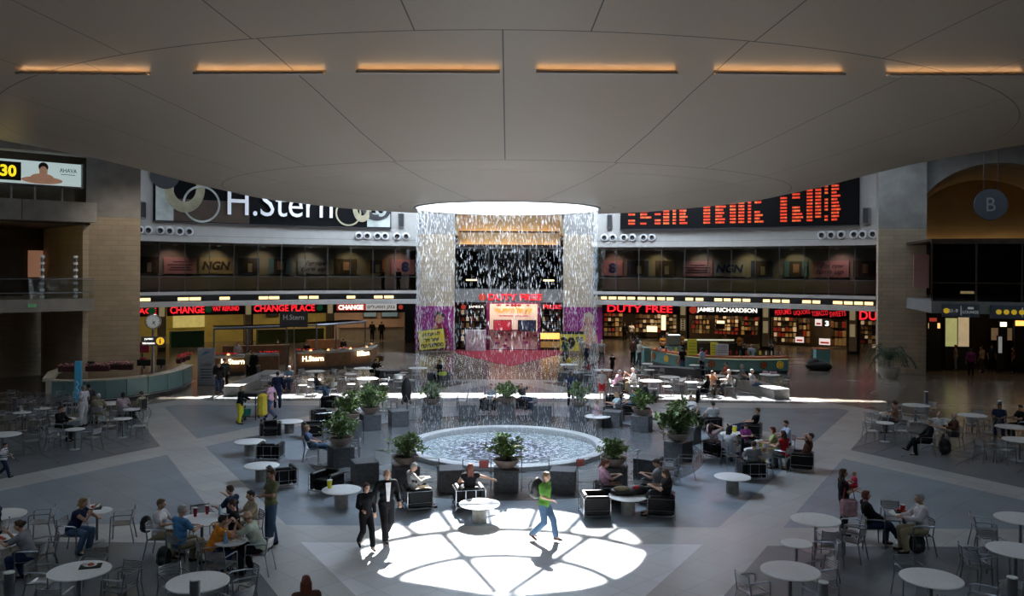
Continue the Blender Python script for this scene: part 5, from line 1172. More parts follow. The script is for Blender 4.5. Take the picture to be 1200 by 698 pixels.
def mkpose(hip, lean, kn, an, el, wr, head=0.0, side=0.0, turn=0.0):
    """hip height vector, forward lean (deg), knees/ankles/elbows/wrists as (right, left) pairs; the figure faces +Y"""
    R = Matrix.Rotation(-math.radians(lean), 3, 'X') @ Matrix.Rotation(math.radians(side), 3, 'Y'); P = V(hip)
    f = lambda x, y, z: P + R @ V((x, y, z))
    J = dict(P=P, waist=f(0, .01, .17), chest=f(0, .01, .34), neck=f(0, -.01, .50), sh=[f(.175, -.01, .44), f(-.175, -.01, .44)], hipj=[P + V((.085, 0, -.03)), P + V((-.085, 0, -.03))],
             kn=[V(k) for k in kn], an=[V(a) for a in an], el=[V(a) for a in el], wr=[V(a) for a in wr])
    Rh = Matrix.Rotation(math.radians(turn), 3, 'Z') @ Matrix.Rotation(-math.radians(lean * .5 + head), 3, 'X'); J['Rh'] = Rh; J['head'] = J['neck'] + Rh @ V((0, .035, .155)); return J
def mir(a, b): return [a, (-a[0], a[1], a[2]) if b is None else b]
def two(x, y, z): return [(x, y, z), (-x, y, z)]
POSES = {
 'stand': mkpose((0, 0, .95), 0, two(.10, .02, .50), two(.11, -.02, .09), two(.25, -.03, 1.14), two(.26, .08, .90)),
 'crossed': mkpose((0, 0, .95), -3, two(.11, .02, .50), [(.13, .02, .09), (-.14, -.05, .09)], [(.25, .06, 1.17), (-.25, .06, 1.17)], [(-.06, .26, 1.18), (.06, .24, 1.13)]),
 'walk': mkpose((0, 0, .92), 4, [(.09, .20, .52), (-.10, .02, .48)], [(.09, .30, .13), (-.10, -.33, .17)], [(.24, -.12, 1.14), (-.24, .05, 1.14)], [(.25, -.10, .90), (-.23, .26, .98)]),
 'walkb': mkpose((0, 0, .92), 3, [(.09, .05, .48), (-.10, .20, .52)], [(.09, -.28, .16), (-.10, .27, .12)], [(.24, .06, 1.13), (-.25, -.08, 1.14)], [(.20, .28, 1.08), (-.26, -.02, .90)]),
 'hold': mkpose((0, 0, .94), -4, two(.10, .02, .50), two(.12, -.02, .09), [(.24, .08, 1.15), (-.24, .08, 1.15)], [(.05, .30, 1.22), (-.04, .30, 1.15)]),
 'push': mkpose((0, 0, .93), 8, two(.10, .04, .50), [(.10, .02, .09), (-.10, -.14, .10)], two(.24, .08, 1.16), two(.20, .38, 1.05)),
 'look': mkpose((0, 0, .95), 3, two(.10, .02, .50), two(.12, -.02, .09), [(.24, .04, 1.14), (-.24, .04, 1.14)], [(.08, .32, 1.12), (-.08, .32, 1.12)], head=22),
 'sit': mkpose((0, -.06, .56), 4, two(.13, .38, .50), two(.14, .34, .09), two(.25, .12, .80), [(.10, .36, .80), (-.12, .36, .80)]),
 'sitlap': mkpose((0, -.08, .56), -4, two(.13, .36, .50), two(.13, .38, .09), two(.25, .02, .78), [(.09, .22, .68), (-.09, .22, .68)]),
 'sitlean': mkpose((0, -.02, .56), 26, two(.15, .38, .50), [(.15, .22, .09), (-.14, .30, .09)], [(.20, .42, .82), (-.22, .40, .82)], [(.04, .50, 1.04), (-.06, .58, .84)], head=-8),
 'sittalk': mkpose((0, -.06, .56), 8, two(.14, .37, .50), [(.16, .40, .09), (-.12, .28, .09)], [(.27, .10, .84), (-.24, .16, .80)], [(.26, .36, 1.02), (-.10, .38, .80)]),
 'sitcross': mkpose((0, -.08, .56), -8, [(.08, .38, .54), (-.10, .38, .50)], [(-.10, .62, .24), (-.13, .36, .09)], two(.25, .0, .78), [(.09, .22, .68), (-.09, .22, .68)]),
 'lounge': mkpose((0, -.06, .52), -16, two(.13, .36, .50), two(.13, .48, .09), two(.30, -.02, .74), [(.10, .22, .68), (-.24, .20, .66)]),
 'loungeread': mkpose((0, -.06, .52), -8, two(.12, .36, .52), two(.12, .42, .09), two(.24, .08, .76), [(.10, .30, .82), (-.10, .30, .82)], head=24),
 'loungeext': mkpose((0, .02, .50), -24, [(.08, .44, .52), (-.09, .42, .44)], [(.0, .86, .40), (-.08, .84, .12)], two(.27, .0, .72), [(.09, .24, .66), (-.09, .24, .66)], head=10),
 'loungehead': mkpose((0, -.04, .52), -20, two(.13, .36, .50), two(.13, .52, .09), [(.36, -.02, 1.12), (-.36, -.02, 1.12)], [(.14, -.16, 1.20), (-.30, .22, 1.1)]),
 'loungearm': mkpose((0, -.04, .52), -14, two(.12, .36, .50), two(.12, .48, .09), [(.44, -.02, .84), (-.28, .02, .74)], [(.66, .05, .76), (-.10, .24, .66)]),
}
def hand(mb, el, wr, s):
    a = (wr - el).normalized(); side = V((1, 0, 0)) - a * a.x
    if side.length < .2: side = V((0, 1, 0)) - a * a.y
    side.normalize(); n = a.cross(side).normalized()
    if n.z > 0: n = -n
    for k in (-1, 0, 1): mb.cap(wr + side * (k * .022) + a * .01, .015, wr + side * (k * .026) + a * .08, .013, 6)
    for k, L1 in enumerate((.062, .074, .069, .052)):
        b = wr + a * .085 + side * ((k - 1.5) * .0225); m = b + a * (L1 * .55) + n * .012; mb.cap(b, .0098, m, .009, 6); mb.cap(m, .009, m + a * (L1 * .3) + n * (L1 * .36), .0082, 6)
    tb = wr + a * .025 - side * (s * .03); mb.cap(tb, .013, tb + a * .035 - side * (s * .03) + n * .012, .0105, 6); q = tb + a * .035 - side * (s * .03) + n * .012; mb.cap(q, .0105, q + a * .028 - side * (s * .006) + n * .012, .009, 6)
def body_mesh(J):
    mb = MB(); P = J['P']; ch = J['chest']; up = (J['neck'] - P).normalized(); sx = V((1, 0, 0))
    mb.cap(P + sx * .06, .105, P - sx * .06, .105, 12); mb.cap(J['waist'] + sx * .05, .095, J['waist'] - sx * .05, .095, 12); mb.cap(ch + sx * .07, .105, ch - sx * .07, .105, 12)
    mb.cap(P, .12, J['waist'], .11, 12); mb.cap(J['waist'], .11, ch, .12, 12); mb.cap(J['sh'][0], .055, J['sh'][1], .055, 10); mb.cap(ch, .10, J['neck'], .055, 12)
    mb.cap(J['neck'] - up * .02, .054, J['head'] - J['Rh'] @ V((0, .02, .04)), .048, 10)
    R = J['Rh']; h = J['head']; f = lambda x, y, z: h + R @ V((x, y, z))
    mb.ell(h, (.074, .094, .112), 18, 12, R.to_4x4().to_3x3()); mb.ell(f(0, .025, -.055), (.052, .062, .055), 12, 8, R); mb.cap(f(0, .088, .012), .011, f(0, .108, -.022), .016, 8)
    mb.cap(f(-.035, .083, .03), .012, f(.035, .083, .03), .012, 8)
    for s in (-1, 1): mb.ell(f(s * .076, -.005, -.008), (.012, .022, .032), 8, 6, R); mb.ell(f(s * .04, .068, -.03), (.02, .018, .02), 8, 6, R)
    for i, s in ((0, 1), (1, -1)):
        mb.cap(J['sh'][i], .055, J['el'][i], .040, 10); mb.cap(J['el'][i], .040, J['wr'][i], .026, 10); hand(mb, J['el'][i], J['wr'][i], s)
        mb.cap(J['hipj'][i], .088, J['kn'][i], .058, 12); mb.cap(J['kn'][i], .058, J['kn'][i].lerp(J['an'][i], .35), .056, 10); mb.cap(J['kn'][i].lerp(J['an'][i], .35), .056, J['an'][i], .038, 10)
        fd = V((0, 1, 0)) if abs(J['kn'][i].z - J['an'][i].z) > .2 else V((0, .5, .85)); mb.cap(J['an'][i], .036, J['an'][i] + fd.normalized() * .12 - V((0, 0, .04)), .026, 8)
    me = remesh(mb, 'body', .0105, 2)
    # eyes and lips set into the face
    ex = MB(); ex.cur = 1
    for s in (-1, 1): ex.ell(f(s * .031, .083, .008), (.012, .009, .007), 8, 6, R)
    ex.cur = 2; ex.ell(f(0, .088, -.05), (.022, .008, .006), 8, 6, R)
    import bmesh
    bm = bmesh.new(); bm.from_mesh(me); vs = [bm.verts.new(v) for v in ex.v]
    for fc, mi in zip(ex.f, ex.mi): nf = bm.faces.new([vs[i] for i in fc]); nf.material_index = mi; nf.smooth = True
    bm.to_mesh(me); bm.free()
    me.materials.clear()
    for m in (M_skin[0], M_eye, M_lip): me.materials.append(m)
    return me
def top_mesh(J, sleeve):
    mb = MB(); P = J['P']; ch = J['chest']; sx = V((1, 0, 0)); g = .022
    mb.cap(P + sx * .06, .108 + g, P - sx * .06, .108 + g, 12); mb.cap(J['waist'] + sx * .05, .098 + g, J['waist'] - sx * .05, .098 + g, 12); mb.cap(ch + sx * .07, .108 + g, ch - sx * .07, .108 + g, 12)
    mb.cap(P, .12 + g, J['waist'], .112 + g, 12); mb.cap(J['waist'], .112 + g, ch, .122 + g, 12); mb.cap(J['sh'][0], .060 + g, J['sh'][1], .060 + g, 10); mb.cap(ch, .10 + g, ch.lerp(J['neck'], .8), .062 + g * .6, 12)
    for i in (0, 1):
        q = {'none': .12, 'short': .6, 'long': 1.0}[sleeve]; mb.cap(J['sh'][i], .060 + g * .8, J['sh'][i].lerp(J['el'][i], q), (.046 if sleeve != 'none' else .055) + g, 10)
        if sleeve == 'long': mb.cap(J['el'][i], .044 + g * .8, J['el'][i].lerp(J['wr'][i], .92), .033 + g * .7, 10)
    if sleeve == 'long' and J['P'].z > .8: mb.cap(P + sx * .05 - V((0, 0, .06)), .13, P - sx * .05 - V((0, 0, .06)), .13, 12)
    return remesh(mb, 'shirt', .016, 2)
def leg_mesh(J, length):
    mb = MB(); P = J['P']; sx = V((1, 0, 0)); g = .02; mb.cap(P + sx * .055, .108 + g, P - sx * .055, .108 + g, 12)
    for i in (0, 1):
        mb.cap(J['hipj'][i], .09 + g, J['kn'][i], .062 + g, 12)
        if length == 'long':
            a = J['kn'][i].lerp(J['an'][i], .93); mb.cap(J['kn'][i], .062 + g, a, .052 + g, 12)
        if length == 'skirt': mb.cap(J['hipj'][i].lerp(J['hipj'][1 - i], .4), .115, J['kn'][i].lerp(J['kn'][1 - i], .35), .12, 12)
    return remesh(mb, 'trousers', .015, 2)
def hair_mesh(style):
    mb = MB()
    if style == 'bald': 
        for k in range(9):
            a = PI + PI * k / 8; mb.ell((.074 * math.cos(a), .03 + .09 * math.sin(a) * 1.25, -.02), (.02, .022, .035), 8, 6)
        return remesh(mb, 'hair', .009, 1)
    mb.ell((0, -.016, .026), (.083, .094, .100), 16, 12); mb.ell((0, .03, .078), (.066, .060, .038), 12, 8)
    if style == 'curly':
        r = random.Random(2)
        for k in range(34):
            a, t = r.uniform(0, 2 * PI), r.uniform(0, 1.5); d = V((math.sin(t) * math.cos(a), math.sin(t) * math.sin(a), math.cos(t)))
            if d.y > .5 and d.z < .5: continue
            mb.ell((d.x * .085, -.018 + d.y * .095, .02 + d.z * .1), (.03, .03, .03), 7, 5)
    if style in ('long', 'ponytail', 'bob'): mb.ell((0, -.045, -.01), (.085, .07, .09), 12, 8)
    if style == 'long':
        for x in (-.06, -.03, 0, .03, .06): mb.cap((x, -.06, 0), .036, (x * 1.15, -.085, -.24), .026, 8)
        for x in (-.078, .078): mb.cap((x, -.01, 0), .022, (x * 1.05, .0, -.16), .02, 8)
    if style == 'bob':
        for x in (-.078, .078): mb.cap((x, -.01, 0), .024, (x * 1.0, -.01, -.09), .024, 8)
        mb.cap((-.05, -.07, -.04), .036, (.05, -.07, -.04), .036, 8)
    if style == 'bun': mb.ell((0, -.115, .05), (.045, .04, .045), 10, 8)
    if style == 'ponytail': mb.cap((0, -.10, .04), .026, (0, -.15, -.14), .018, 8)
    if style == 'cap': mb.cap((-.04, .09, .045), .012, (.04, .09, .045), .012, 8); mb.cap((-.03, .13, .04), .010, (.03, .13, .04), .010, 8)
    return remesh(mb, 'hair', .009, 1)
def shoe_mesh():
    mb = MB(); mb.cap((0, -.03, -.045), .042, (0, .04, -.05), .038, 10); mb.cap((0, .04, -.052), .036, (0, .155, -.062), .03, 10); mb.cap((0, -.03, -.02), .046, (0, -.02, .01), .047, 10)
    me = remesh(mb, 'shoe', .010, 1)
    for v in me.vertices:
        if v.co.z < -.085: v.co.z = -.085
    return me
_cache = {}
def cached(key, fn):
    if key not in _cache: _cache[key] = fn()
    return _cache[key]
HC = {'black': (.012, .010, .010), 'brown': (.045, .022, .012), 'auburn': (.13, .03, .015), 'blond': (.30, .19, .08), 'grey': (.30, .29, .28), 'white': (.65, .64, .62), 'tan': (.15, .09, .045)}
def hairm(c): return mat('hair_' + c, HC[c], .6, noise=.25, scale=30)
def cloth(c):
    return mat('cloth_%02d_%02d_%02d' % tuple(int(v * 99) for v in c), c, .9, noise=.12, scale=9, spec=.12)
BK = (.012, .012, .014); NV = (.02, .03, .07); WH = (.68, .68, .70); GY = (.22, .23, .25); DG = (.06, .06, .065); JE = (.07, .12, .20); OL = (.16, .17, .09); BE = (.40, .34, .24); PK = (.55, .32, .42); RD = (.40, .02, .02); BL = (.08, .22, .42); OR = (.60, .22, .03); LB = (.38, .46, .58); PG = (.40, .46, .38); BR = (.10, .05, .035); KH = (.28, .24, .15); GN = (.11, .27, .05); PU = (.25, .05, .22)
def person(p, rz, pose, top, leg, hair, hc, lab, sleeve='short', legs='long', skin=0, s=1.0, w=1.0, shoe=BK, z=0.0, group=None):
    J = POSES[pose]; t = thing('person', lab, 'person', (p.x, p.y, z), rz, group); t.scale = (s * w, s * w, s)
    b = obj('body', cached(('b', pose), lambda: body_mesh(J)), M_skin[skin], t)
    obj('shirt', cached(('t', pose, sleeve), lambda: top_mesh(J, sleeve)), cloth(top), t)
    obj('trousers' if legs == 'long' else ('skirt' if legs == 'skirt' else 'shorts'), cached(('l', pose, legs), lambda: leg_mesh(J, legs)), cloth(leg), t)
    if hair:
        h = obj('cap' if hair == 'cap' else 'hair', cached(('h', hair), lambda: hair_mesh(hair)), hairm(hc), t); h.location = J['head']; h.rotation_euler = J['Rh'].to_euler()
    for i in (0, 1):
        o = obj('shoe', cached('shoe', shoe_mesh), cloth(shoe), t, loc=J['an'][i])
        dz = J['kn'][i].z - J['an'][i].z
        if dz < .2: o.rotation_euler = (1.0, 0, 0)
        elif J['an'][i].z > .12: o.rotation_euler = (-.5 if J['an'][i].y < 0 else .35, 0, 0)
    return t
def stand(px, py, face, pose, top, leg, hair, hc, lab, **k): return person(G(px, py), math.radians(face), pose, top, leg, hair, hc, lab, **k)
def sit(px, py, face, pose, top, leg, hair, hc, lab, seat='chair', clab=None, zh=.56, **k):
    """px, py: where the hips show (height zh); the seat is put underneath"""
    p = G(px, py, zh); rz = math.radians(face); J = POSES[pose]; off = Matrix.Rotation(rz, 3, 'Z') @ V((0, J['P'].y, 0)); p = V((p.x, p.y, 0)) - off
    t = person(p, rz, pose, top, leg, hair, hc, lab, **k)
    if seat == 'chair': chair(p, rz, clab or ('aluminium café chair under the ' + lab.replace('person in', 'person in')[:200])); OCC.append(p)
    if seat == 'arm': armchair(p + Matrix.Rotation(rz, 3, 'Z') @ V((0, .06, 0)), rz, clab)
    OCC.append(p); return t
# black leather armchairs with a chrome tube frame
def make_arm(W=.80, name='lounge_armchair'):
    t = thing(name, 'x', 'armchair'); h = W / 2
    obj('seat_cushion', MB().rbox((0, .05, .345), (W - .30, .54, .17), .035), M_blackl, t); obj('base_cushion', MB().rbox((0, .02, .19), (W - .30, .58, .14), .03), M_blackl, t)
    obj('back_cushion', MB().rbox((0, -.285, .43), (W - .30, .13, .42), .035), M_blackl, t)
    for s in (-1, 1): obj('arm_cushion', MB().rbox((s * (h - .075), .0, .37), (.13, .68, .50), .035), M_blackl, t)
    f = MB(); e = h + .008; y0, y1 = -.365, .35
    f.tube([(e, y1, .56), (e, y0, .56), (-e, y0, .56), (-e, y1, .56)], .010, 6); f.tube([(e, y1, .10), (e, y0, .10), (-e, y0, .10), (-e, y1, .10)], .012, 6, closed=True); f.tube([(e, y1, .25), (e, y0, .25), (-e, y0, .25), (-e, y1, .25)], .008, 6)
    for x, y in ((e, y0), (-e, y0), (e, y1), (-e, y1)): f.tube([(x, y, 0), (x, y, .57)], .013, 6)
    for x in (-.14, .14): f.tube([(x, y0, .10), (x, y0, .56)], .009, 6)
    obj('chrome_frame', f, M_chrome, t); return t
ARM = make_arm(); _ua = [False]
def armchair(p, rz, lab, group=None):
    if not _ua[0]: _ua[0] = True; ARM.location = (p.x, p.y, 0); ARM.rotation_euler.z = rz; ARM['label'] = lab; return ARM
    return dup(ARM, (p.x, p.y, 0), rz, lab, group)
def arm(px, py, face, lab): p = G(px, py, .33); return armchair(p, math.radians(face), lab)
def bag(p, lab, m=None, s=1.0, rz=0.0, kind='backpack', z=0.0):
    t = thing(kind, lab, 'bag', (p.x, p.y, z), rz); t.scale = (s,) * 3
    b = MB(); b.ell((0, 0, .22), (.17, .11, .23), 14, 10); b.ell((0, -.03, .12), (.17, .12, .13), 14, 8); obj('main_pouch', remesh(b, 'pouch', .02, 3), m or M_dark, t)
    obj('front_pocket', MB().rbox((0, .11, .15), (.22, .06, .18), .025), m or M_dark, t)
    for x in (-.08, .08): obj('strap', MB().tube([(x, -.08, .40), (x * 1.2, -.15, .30), (x * 1.2, -.14, .12), (x, -.10, .04)], .014, 6), M_char, t)
    return t
# ================================================================ who stands and sits where   (facing: 0 away from the camera, 180 towards it, 90 picture-left, -90 picture-right)
CC = 'café chair '
# sunlit centre
stand(641, 633, -118, 'walkb', GN, JE, 'short', 'tan', 'person in green t-shirt and jeans with a black backpack walking through the sun patch', s=1.0, shoe=BR)
pz = G(641, 633); b = bag(V((pz.x - .17, pz.y + .07, 0)), 'black backpack on the back of the person in the green shirt', s=1.15, z=1.02, rz=math.radians(-118 + 180 + 180))
stand(432, 645, -150, 'walkb', BK, BK, 'bob', 'brown', 'person with dark bob hair in black coat walking beside the person in open black suit', sleeve='long', s=.93, w=.95)
stand(456, 637, -158, 'walk', BK, BK, 'bald', 'tan', 'person in open black suit and white shirt walking with a red shoulder bag', sleeve='long', s=1.06)
pz = G(456, 637); o = thing('shirt_front', 'white shirt front', 'x')
bpy.data.objects.remove(o)
t = [x for x in bpy.data.objects if x.get('label', '').startswith('person in open black suit')][0]
sf = MB().prism([(-.03, .98), (.03, .98), (.062, 1.40), (-.062, 1.40)], 0, .02).xf(Matrix.Translation((0, .175, 0)) @ Matrix.Rotation(PI / 2, 4, 'X') ); sfo = obj('shirt_front', sf, cloth(WH), t)
b = bag(V((pz.x + .0, pz.y + .22, 0)), 'red and black bag on the shoulder of the suited person', M_red, .7, z=1.12)
# olive shirt, hair at the bottom edge
stand(321, 640, 128, 'crossed', OL, JE, 'short', 'brown', 'person in olive t-shirt and jeans standing with crossed arms', s=1.04, skin=1)
person(V((-3.3, 13.8, 0)), math.radians(20), 'stand', BR, DG, 'long', 'auburn', 'person with long reddish hair at the bottom edge, only head and shoulders showing', s=.95)
# near corner, exchange side
sit(88, 625, -95, 'sitlean', NV, JE, 'bob', 'blond', 'fair haired person in navy top and jeans resting chin on hand', sleeve='none', clab=CC + 'under the fair haired person in navy')
sit(189, 628, -92, 'sit', WH, KH, 'short', 'tan', 'person in white t-shirt seated with a backpack hanging on the chair', clab=CC + 'with the backpack hanging under the person in white')
sit(214, 640, -35, 'sit', BL, KH, 'short', 'grey', 'grey haired person in blue polo shirt seen from behind', s=1.04, clab=CC + 'under the grey haired person in blue')
sit(250, 648, -62, 'sitlean', OR, NV, 'short', 'black', 'dark haired person in orange top leaning on the table', clab=CC + 'under the person in orange')
sit(308, 644, 88, 'sitlean', PG, BK, 'bald', 'tan', 'balding person in pale green shirt leaning over open papers', s=1.05, clab=CC + 'under the balding person in pale green')
sit(277, 609, 75, 'sittalk', NV, DG, 'short', 'brown', 'person in navy striped t-shirt gesturing with one hand', clab=CC + 'under the gesturing person in navy stripes')
for k in range(3):
    pass
sit(300, 615, 120, 'sit', BE, KH, 'short', 'black', 'dark haired person in beige shirt next to the olive shirted stander', clab=CC + 'under the person in beige beside the stander')
sit(279, 628, 100, 'sit', BK, BK, 'bun', 'brown', 'person in black tank top seated between beige and pale green shirts', sleeve='none', clab=CC + 'under the person in the black tank top')
sit(41, 655, 95, 'sitlean', GY, NV, 'bun', 'brown', 'person with brown bun in light grey t-shirt eating', clab=CC + 'under the eating person in grey'); 
sit(-2, 628, 95, 'sit', (.03, .015, .06), BK, 'bob', 'brown', 'person in dark purple top cut by the picture edge', clab=CC + 'under the person in purple at the picture edge')
stand(7, 567, -85, 'walk', WH, NV, 'short', 'black', 'striped child walking alone at the picture edge', sleeve='short', s=.66)
t = [x for x in bpy.data.objects if x.get('label', '').startswith('striped child')][0]
for k in range(5): obj('shirt_stripe', MB().lathe([(.162, 0), (.166, .02), (.162, .04)], 20, (0, .01, 1.02 + k * .085), cap=False), cloth(NV), t)
# mid, exchange side
sit(71, 505, -90, 'sit', BK, BK, 'short', 'brown', 'person in black jacket with a red scarf at the small tables', sleeve='long', clab=CC + 'under the person in black with red scarf')
stand(100, 505, 75, 'stand', WH, WH, 'short', 'grey', 'person in white shirt and pale trousers standing in front of the blue banner pole')
stand(106, 502, 60, 'stand', DG, GY, 'short', 'black', 'dark haired person half hidden behind the white clad stander', s=.98, skin=1)
sit(117, 488, 15, 'sit', BE, KH, 'short', 'white', 'white haired person in beige cardigan seated with back to the camera', sleeve='long', clab=CC + 'under the white haired person in beige')
sit(146, 486, 25, 'sit', (.6, .48, .50), DG, 'ponytail', 'black', 'person with long dark hair in light pink shirt seen from behind', sleeve='short', clab=CC + 'under the person in light pink shirt')
# wheelchair user
def wheelchair(p, rz, lab):
    t = thing('wheelchair', lab, 'wheelchair', p, rz)
    obj('seat', MB().rbox((0, 0, .46), (.44, .44, .05), .02), M_dark, t); obj('backrest', MB().rbox((0, -.22, .72), (.44, .04, .42), .015), M_dark, t)
    for s in (-1, 1):
        w = obj('wheel', MB().lathe([(.28, -.015), (.30, -.015), (.30, .015), (.28, .015), (.28, -.015)], 28, cap=False).xf(Matrix.Translation((s * .27, -.1, .30)) @ Matrix.Rotation(PI / 2, 4, 'Y')), M_dalu, t)
        sp = MB()
        for k in range(10): a = 2 * PI * k / 10; sp.tube([(s * .27, -.1, .3), (s * .27, -.1 + .28 * math.cos(a), .3 + .28 * math.sin(a))], .004, 4)
        obj('spokes', sp, M_alu, w); obj('caster', MB().lathe([(0, -.012), (.09, -.012), (.09, .012), (0, .012)], 16).xf(Matrix.Translation((s * .2, .33, .09)) @ Matrix.Rotation(PI / 2, 4, 'Y')), M_dark, t)
        obj('side_frame', MB().tube([(s * .23, -.24, .98), (s * .23, -.24, .1), (s * .23, .2, .1), (s * .23, .24, .46), (s * .23, .24, .68), (s * .23, -.24, .68)], .012, 6), M_alu, t)
    obj('footrest', MB().box((0, .5, .1), (.3, .14, .02)), M_dark, t)
p = G(165, 482, .56); rz = math.radians(80); q = V((p.x, p.y, 0)); wheelchair(q, rz, 'wheelchair with large spoked wheels beside the small table'); person(q, rz, 'sitlap', (.45, .42, .30), BK, 'short', 'black', 'person in pale yellow top sitting in the wheelchair', s=.95); OCC.append(q)
stand(258, 466, -160, 'walkb', BK, NV, 'short', 'brown', 'person in dark jacket with backpack walking beyond the long pale bench', sleeve='long')
pz = G(258, 466); bag(V((pz.x - .22, pz.y + .2, 0)), 'black backpack on the walker by the info desk', s=1.1, z=1.05)
stand(265, 460, -165, 'walk', DG, BK, 'short', 'brown', 'person in dark clothes walking half hidden beside the backpack walker', sleeve='long')
stand(283, 500, -95, 'push', BK, (.55, .50, .03), 'long', 'blond', 'fair haired cleaner in yellow trousers at the cleaning cart', sleeve='long', s=.97)
stand(319, 494, 70, 'walk', PK, JE, 'short', 'black', 'person in pink shirt and jeans walking away from the black armchairs', s=.97)
stand(327, 481, 5, 'stand', NV, NV, 'short', 'black', 'person in dark navy suit standing behind the pink shirted walker', sleeve='long')
stand(293, 446, -20, 'stand', (.35, .33, .20), BK, 'short', 'brown', 'person in pale yellow shirt at the end of the jewellery kiosk', sleeve='long')
stand(299, 448, 160, 'stand', BK, BK, 'short', 'brown', 'person in black beside the pale yellow shirt at the jewellery kiosk', sleeve='long')
sit(341, 448, 170, 'sit', (.16, .24, .32), NV, 'cap', 'white', 'person in grey blue shirt and white cap facing the camera', clab=CC + 'under the person with the white cap')
sit(390, 455, 55, 'sit', BE, JE, 'short', 'black', 'person in beige jacket seen from behind in the sun strip', sleeve='long', clab=CC + 'under the person in the beige jacket')
sit(373, 457, -60, 'sitlap', DG, JE, 'short', 'black', 'person in dark top and jeans opposite the beige jacket', sleeve='long', clab=CC + 'under the person in jeans opposite the beige jacket')
sit(437, 436, -100, 'sitlean', BK, BK, 'short', 'black', 'person in black reading at the table next to the kiosk', sleeve='long', clab=CC + 'under the reader in black')
sit(517, 438, 160, 'sit', BK, BK, 'short', 'black', 'person in black seated on the dark bench with a yellow bag', seat=None, skin=2)
sit(513, 470, 80, 'sitlap', BK, DG, 'cap', 'black', 'person in black with cap seated behind the basin beside the trolley bag', sleeve='long', clab='red and aluminium café chair under the person with the black cap')
# behind the basin
sit(576, 469, 165, 'lounge', GY, DG, 'short', 'brown', 'person in grey shirt lounging in a black armchair behind the basin', seat='arm', clab='black armchair of the lounging person in grey behind the basin', zh=.52)
sit(616, 468, -125, 'loungehead', DG, NV, 'short', 'brown', 'person with hands at the head and a laptop behind the basin', seat='arm', clab='black armchair under the laptop user behind the basin', zh=.52)
t = thing('laptop', 'open grey laptop on the knees of the armchair user behind the basin', 'laptop', G(620, 470, .62), math.radians(-125)); obj('keyboard_half', MB().rbox((0, .25, 0), (.34, .24, .02), .004), M_alu, t); obj('screen_half', MB().rbox((0, .38, .11), (.34, .02, .23), .004), M_alu, t)
stand(671, 476, 175, 'stand', WH, BK, 'short', 'black', 'guard in white sleeves and navy vest standing behind the basin', skin=2)
t = [x for x in bpy.data.objects if x.get('label', '').startswith('guard in white')][0]; v = obj('vest', cached(('t', 'stand', 'none'), lambda: top_mesh(POSES['stand'], 'none')), cloth(NV), t); v.scale = (1.06, 1.08, 1.0)
stand(664, 424, 170, 'stand', (.03, .08, .04), BK, 'short', 'black', 'person in dark green in front of the price sign', s=.95)
stand(689, 433, 120, 'stand', NV, NV, 'short', 'brown', 'person in navy with a suitcase near the price sign', sleeve='long'); stand(697, 426, 40, 'stand', GY, GY, 'short', 'grey', 'person in grey standing in the group past the price sign'); stand(706, 425, -20, 'walk', (.30, .29, .28), DG, 'short', 'grey', 'person in pale grey walking away near the price sign'); stand(683, 421, 200, 'stand', (.4, .36, .33), KH, 'short', 'brown', 'person in cream at the back of the group past the price sign', s=.97)
stand(719, 436, 10, 'walk', BK, BK, 'short', 'black', 'small child in black walking past the duty free entrance', s=.72)
stand(707, 465, 170, 'stand', (.45, .42, .42), RD, 'short', 'brown', 'child in red shorts and dotted top standing at the sun strip', legs='short', s=.84)
sit(722, 448, -85, 'sitlean', PK, DG, 'bob', 'grey', 'person in pink leaning forward over the table', clab=CC + 'under the leaning person in pink'); sit(745, 446, 85, 'sittalk', WH, KH, 'short', 'white', 'white haired person in white shirt reaching towards the pink one', clab=CC + 'under the white haired person in white')
sit(741, 473, 90, 'lounge', BL, NV, 'short', 'brown', 'person in bright blue shirt in an armchair behind the basin', seat='arm', clab='black armchair under the person in bright blue', zh=.52)
sit(701, 483, -80, 'sitlap', (.55, .36, .40), WH, 'short', 'blond', 'child in pink and white seated at the half hidden low table', seat='chair', clab=CC + 'under the child in pink and white', s=.85)
sit(724, 478, 100, 'loungeread', (.4, .5, .55), DG, 'long', 'blond', 'fair haired person in pale blue at the half hidden low table', seat='arm', clab='black armchair of the fair haired person in pale blue', zh=.52)
arm(720, 467, 0, 'empty black armchair behind the fair haired person in pale blue'); 
# turquoise bar and duty free entrance
stand(733, 398, 10, 'stand', BK, BK, 'short', 'black', 'person in black walking into the duty free shop', sleeve='long'); stand(741, 398, -10, 'walk', WH, DG, 'short', 'black', 'person in white shirt entering the duty free shop')
stand(750, 426, -60, 'push', (.42, .38, .34), DG, 'short', 'grey', 'person in pale grey shirt leaning on the end of the turquoise bar'); stand(743, 424, -30, 'stand', BR, BK, 'short', 'black', 'person in dark brown waiting behind the leaning customer', sleeve='long'); stand(748, 418, 20, 'stand', DG, BK, 'short', 'black', 'second dark clad person in the queue at the turquoise bar', sleeve='long')
stand(801, 436, 20, 'stand', BK, JE, 'short', 'black', 'person in black t-shirt and jeans standing at the turquoise bar'); stand(824, 437, 40, 'stand', LB, BK, 'short', 'black', 'person in pale shirt and black trousers holding a purple bundle', s=1.0)
stand(872, 430, 10, 'stand', BK, BK, 'short', 'black', 'person in black ordering at the turquoise bar'); stand(882, 430, -10, 'push', LB, BK, 'short', 'grey', 'person in light blue shirt leaning on the turquoise bar')
sit(852, 437, 100, 'sitlap', (.35, .07, .04), DG, 'short', 'black', 'person in rusty red at the small dark table', clab=CC + 'under the person in rusty red'); sit(833, 448, -45, 'sitlean', (.55, .25, .12), BR, 'short', 'brown', 'person in orange leaning over the shared table', clab=CC + 'under the leaning person in orange by the sun strip')
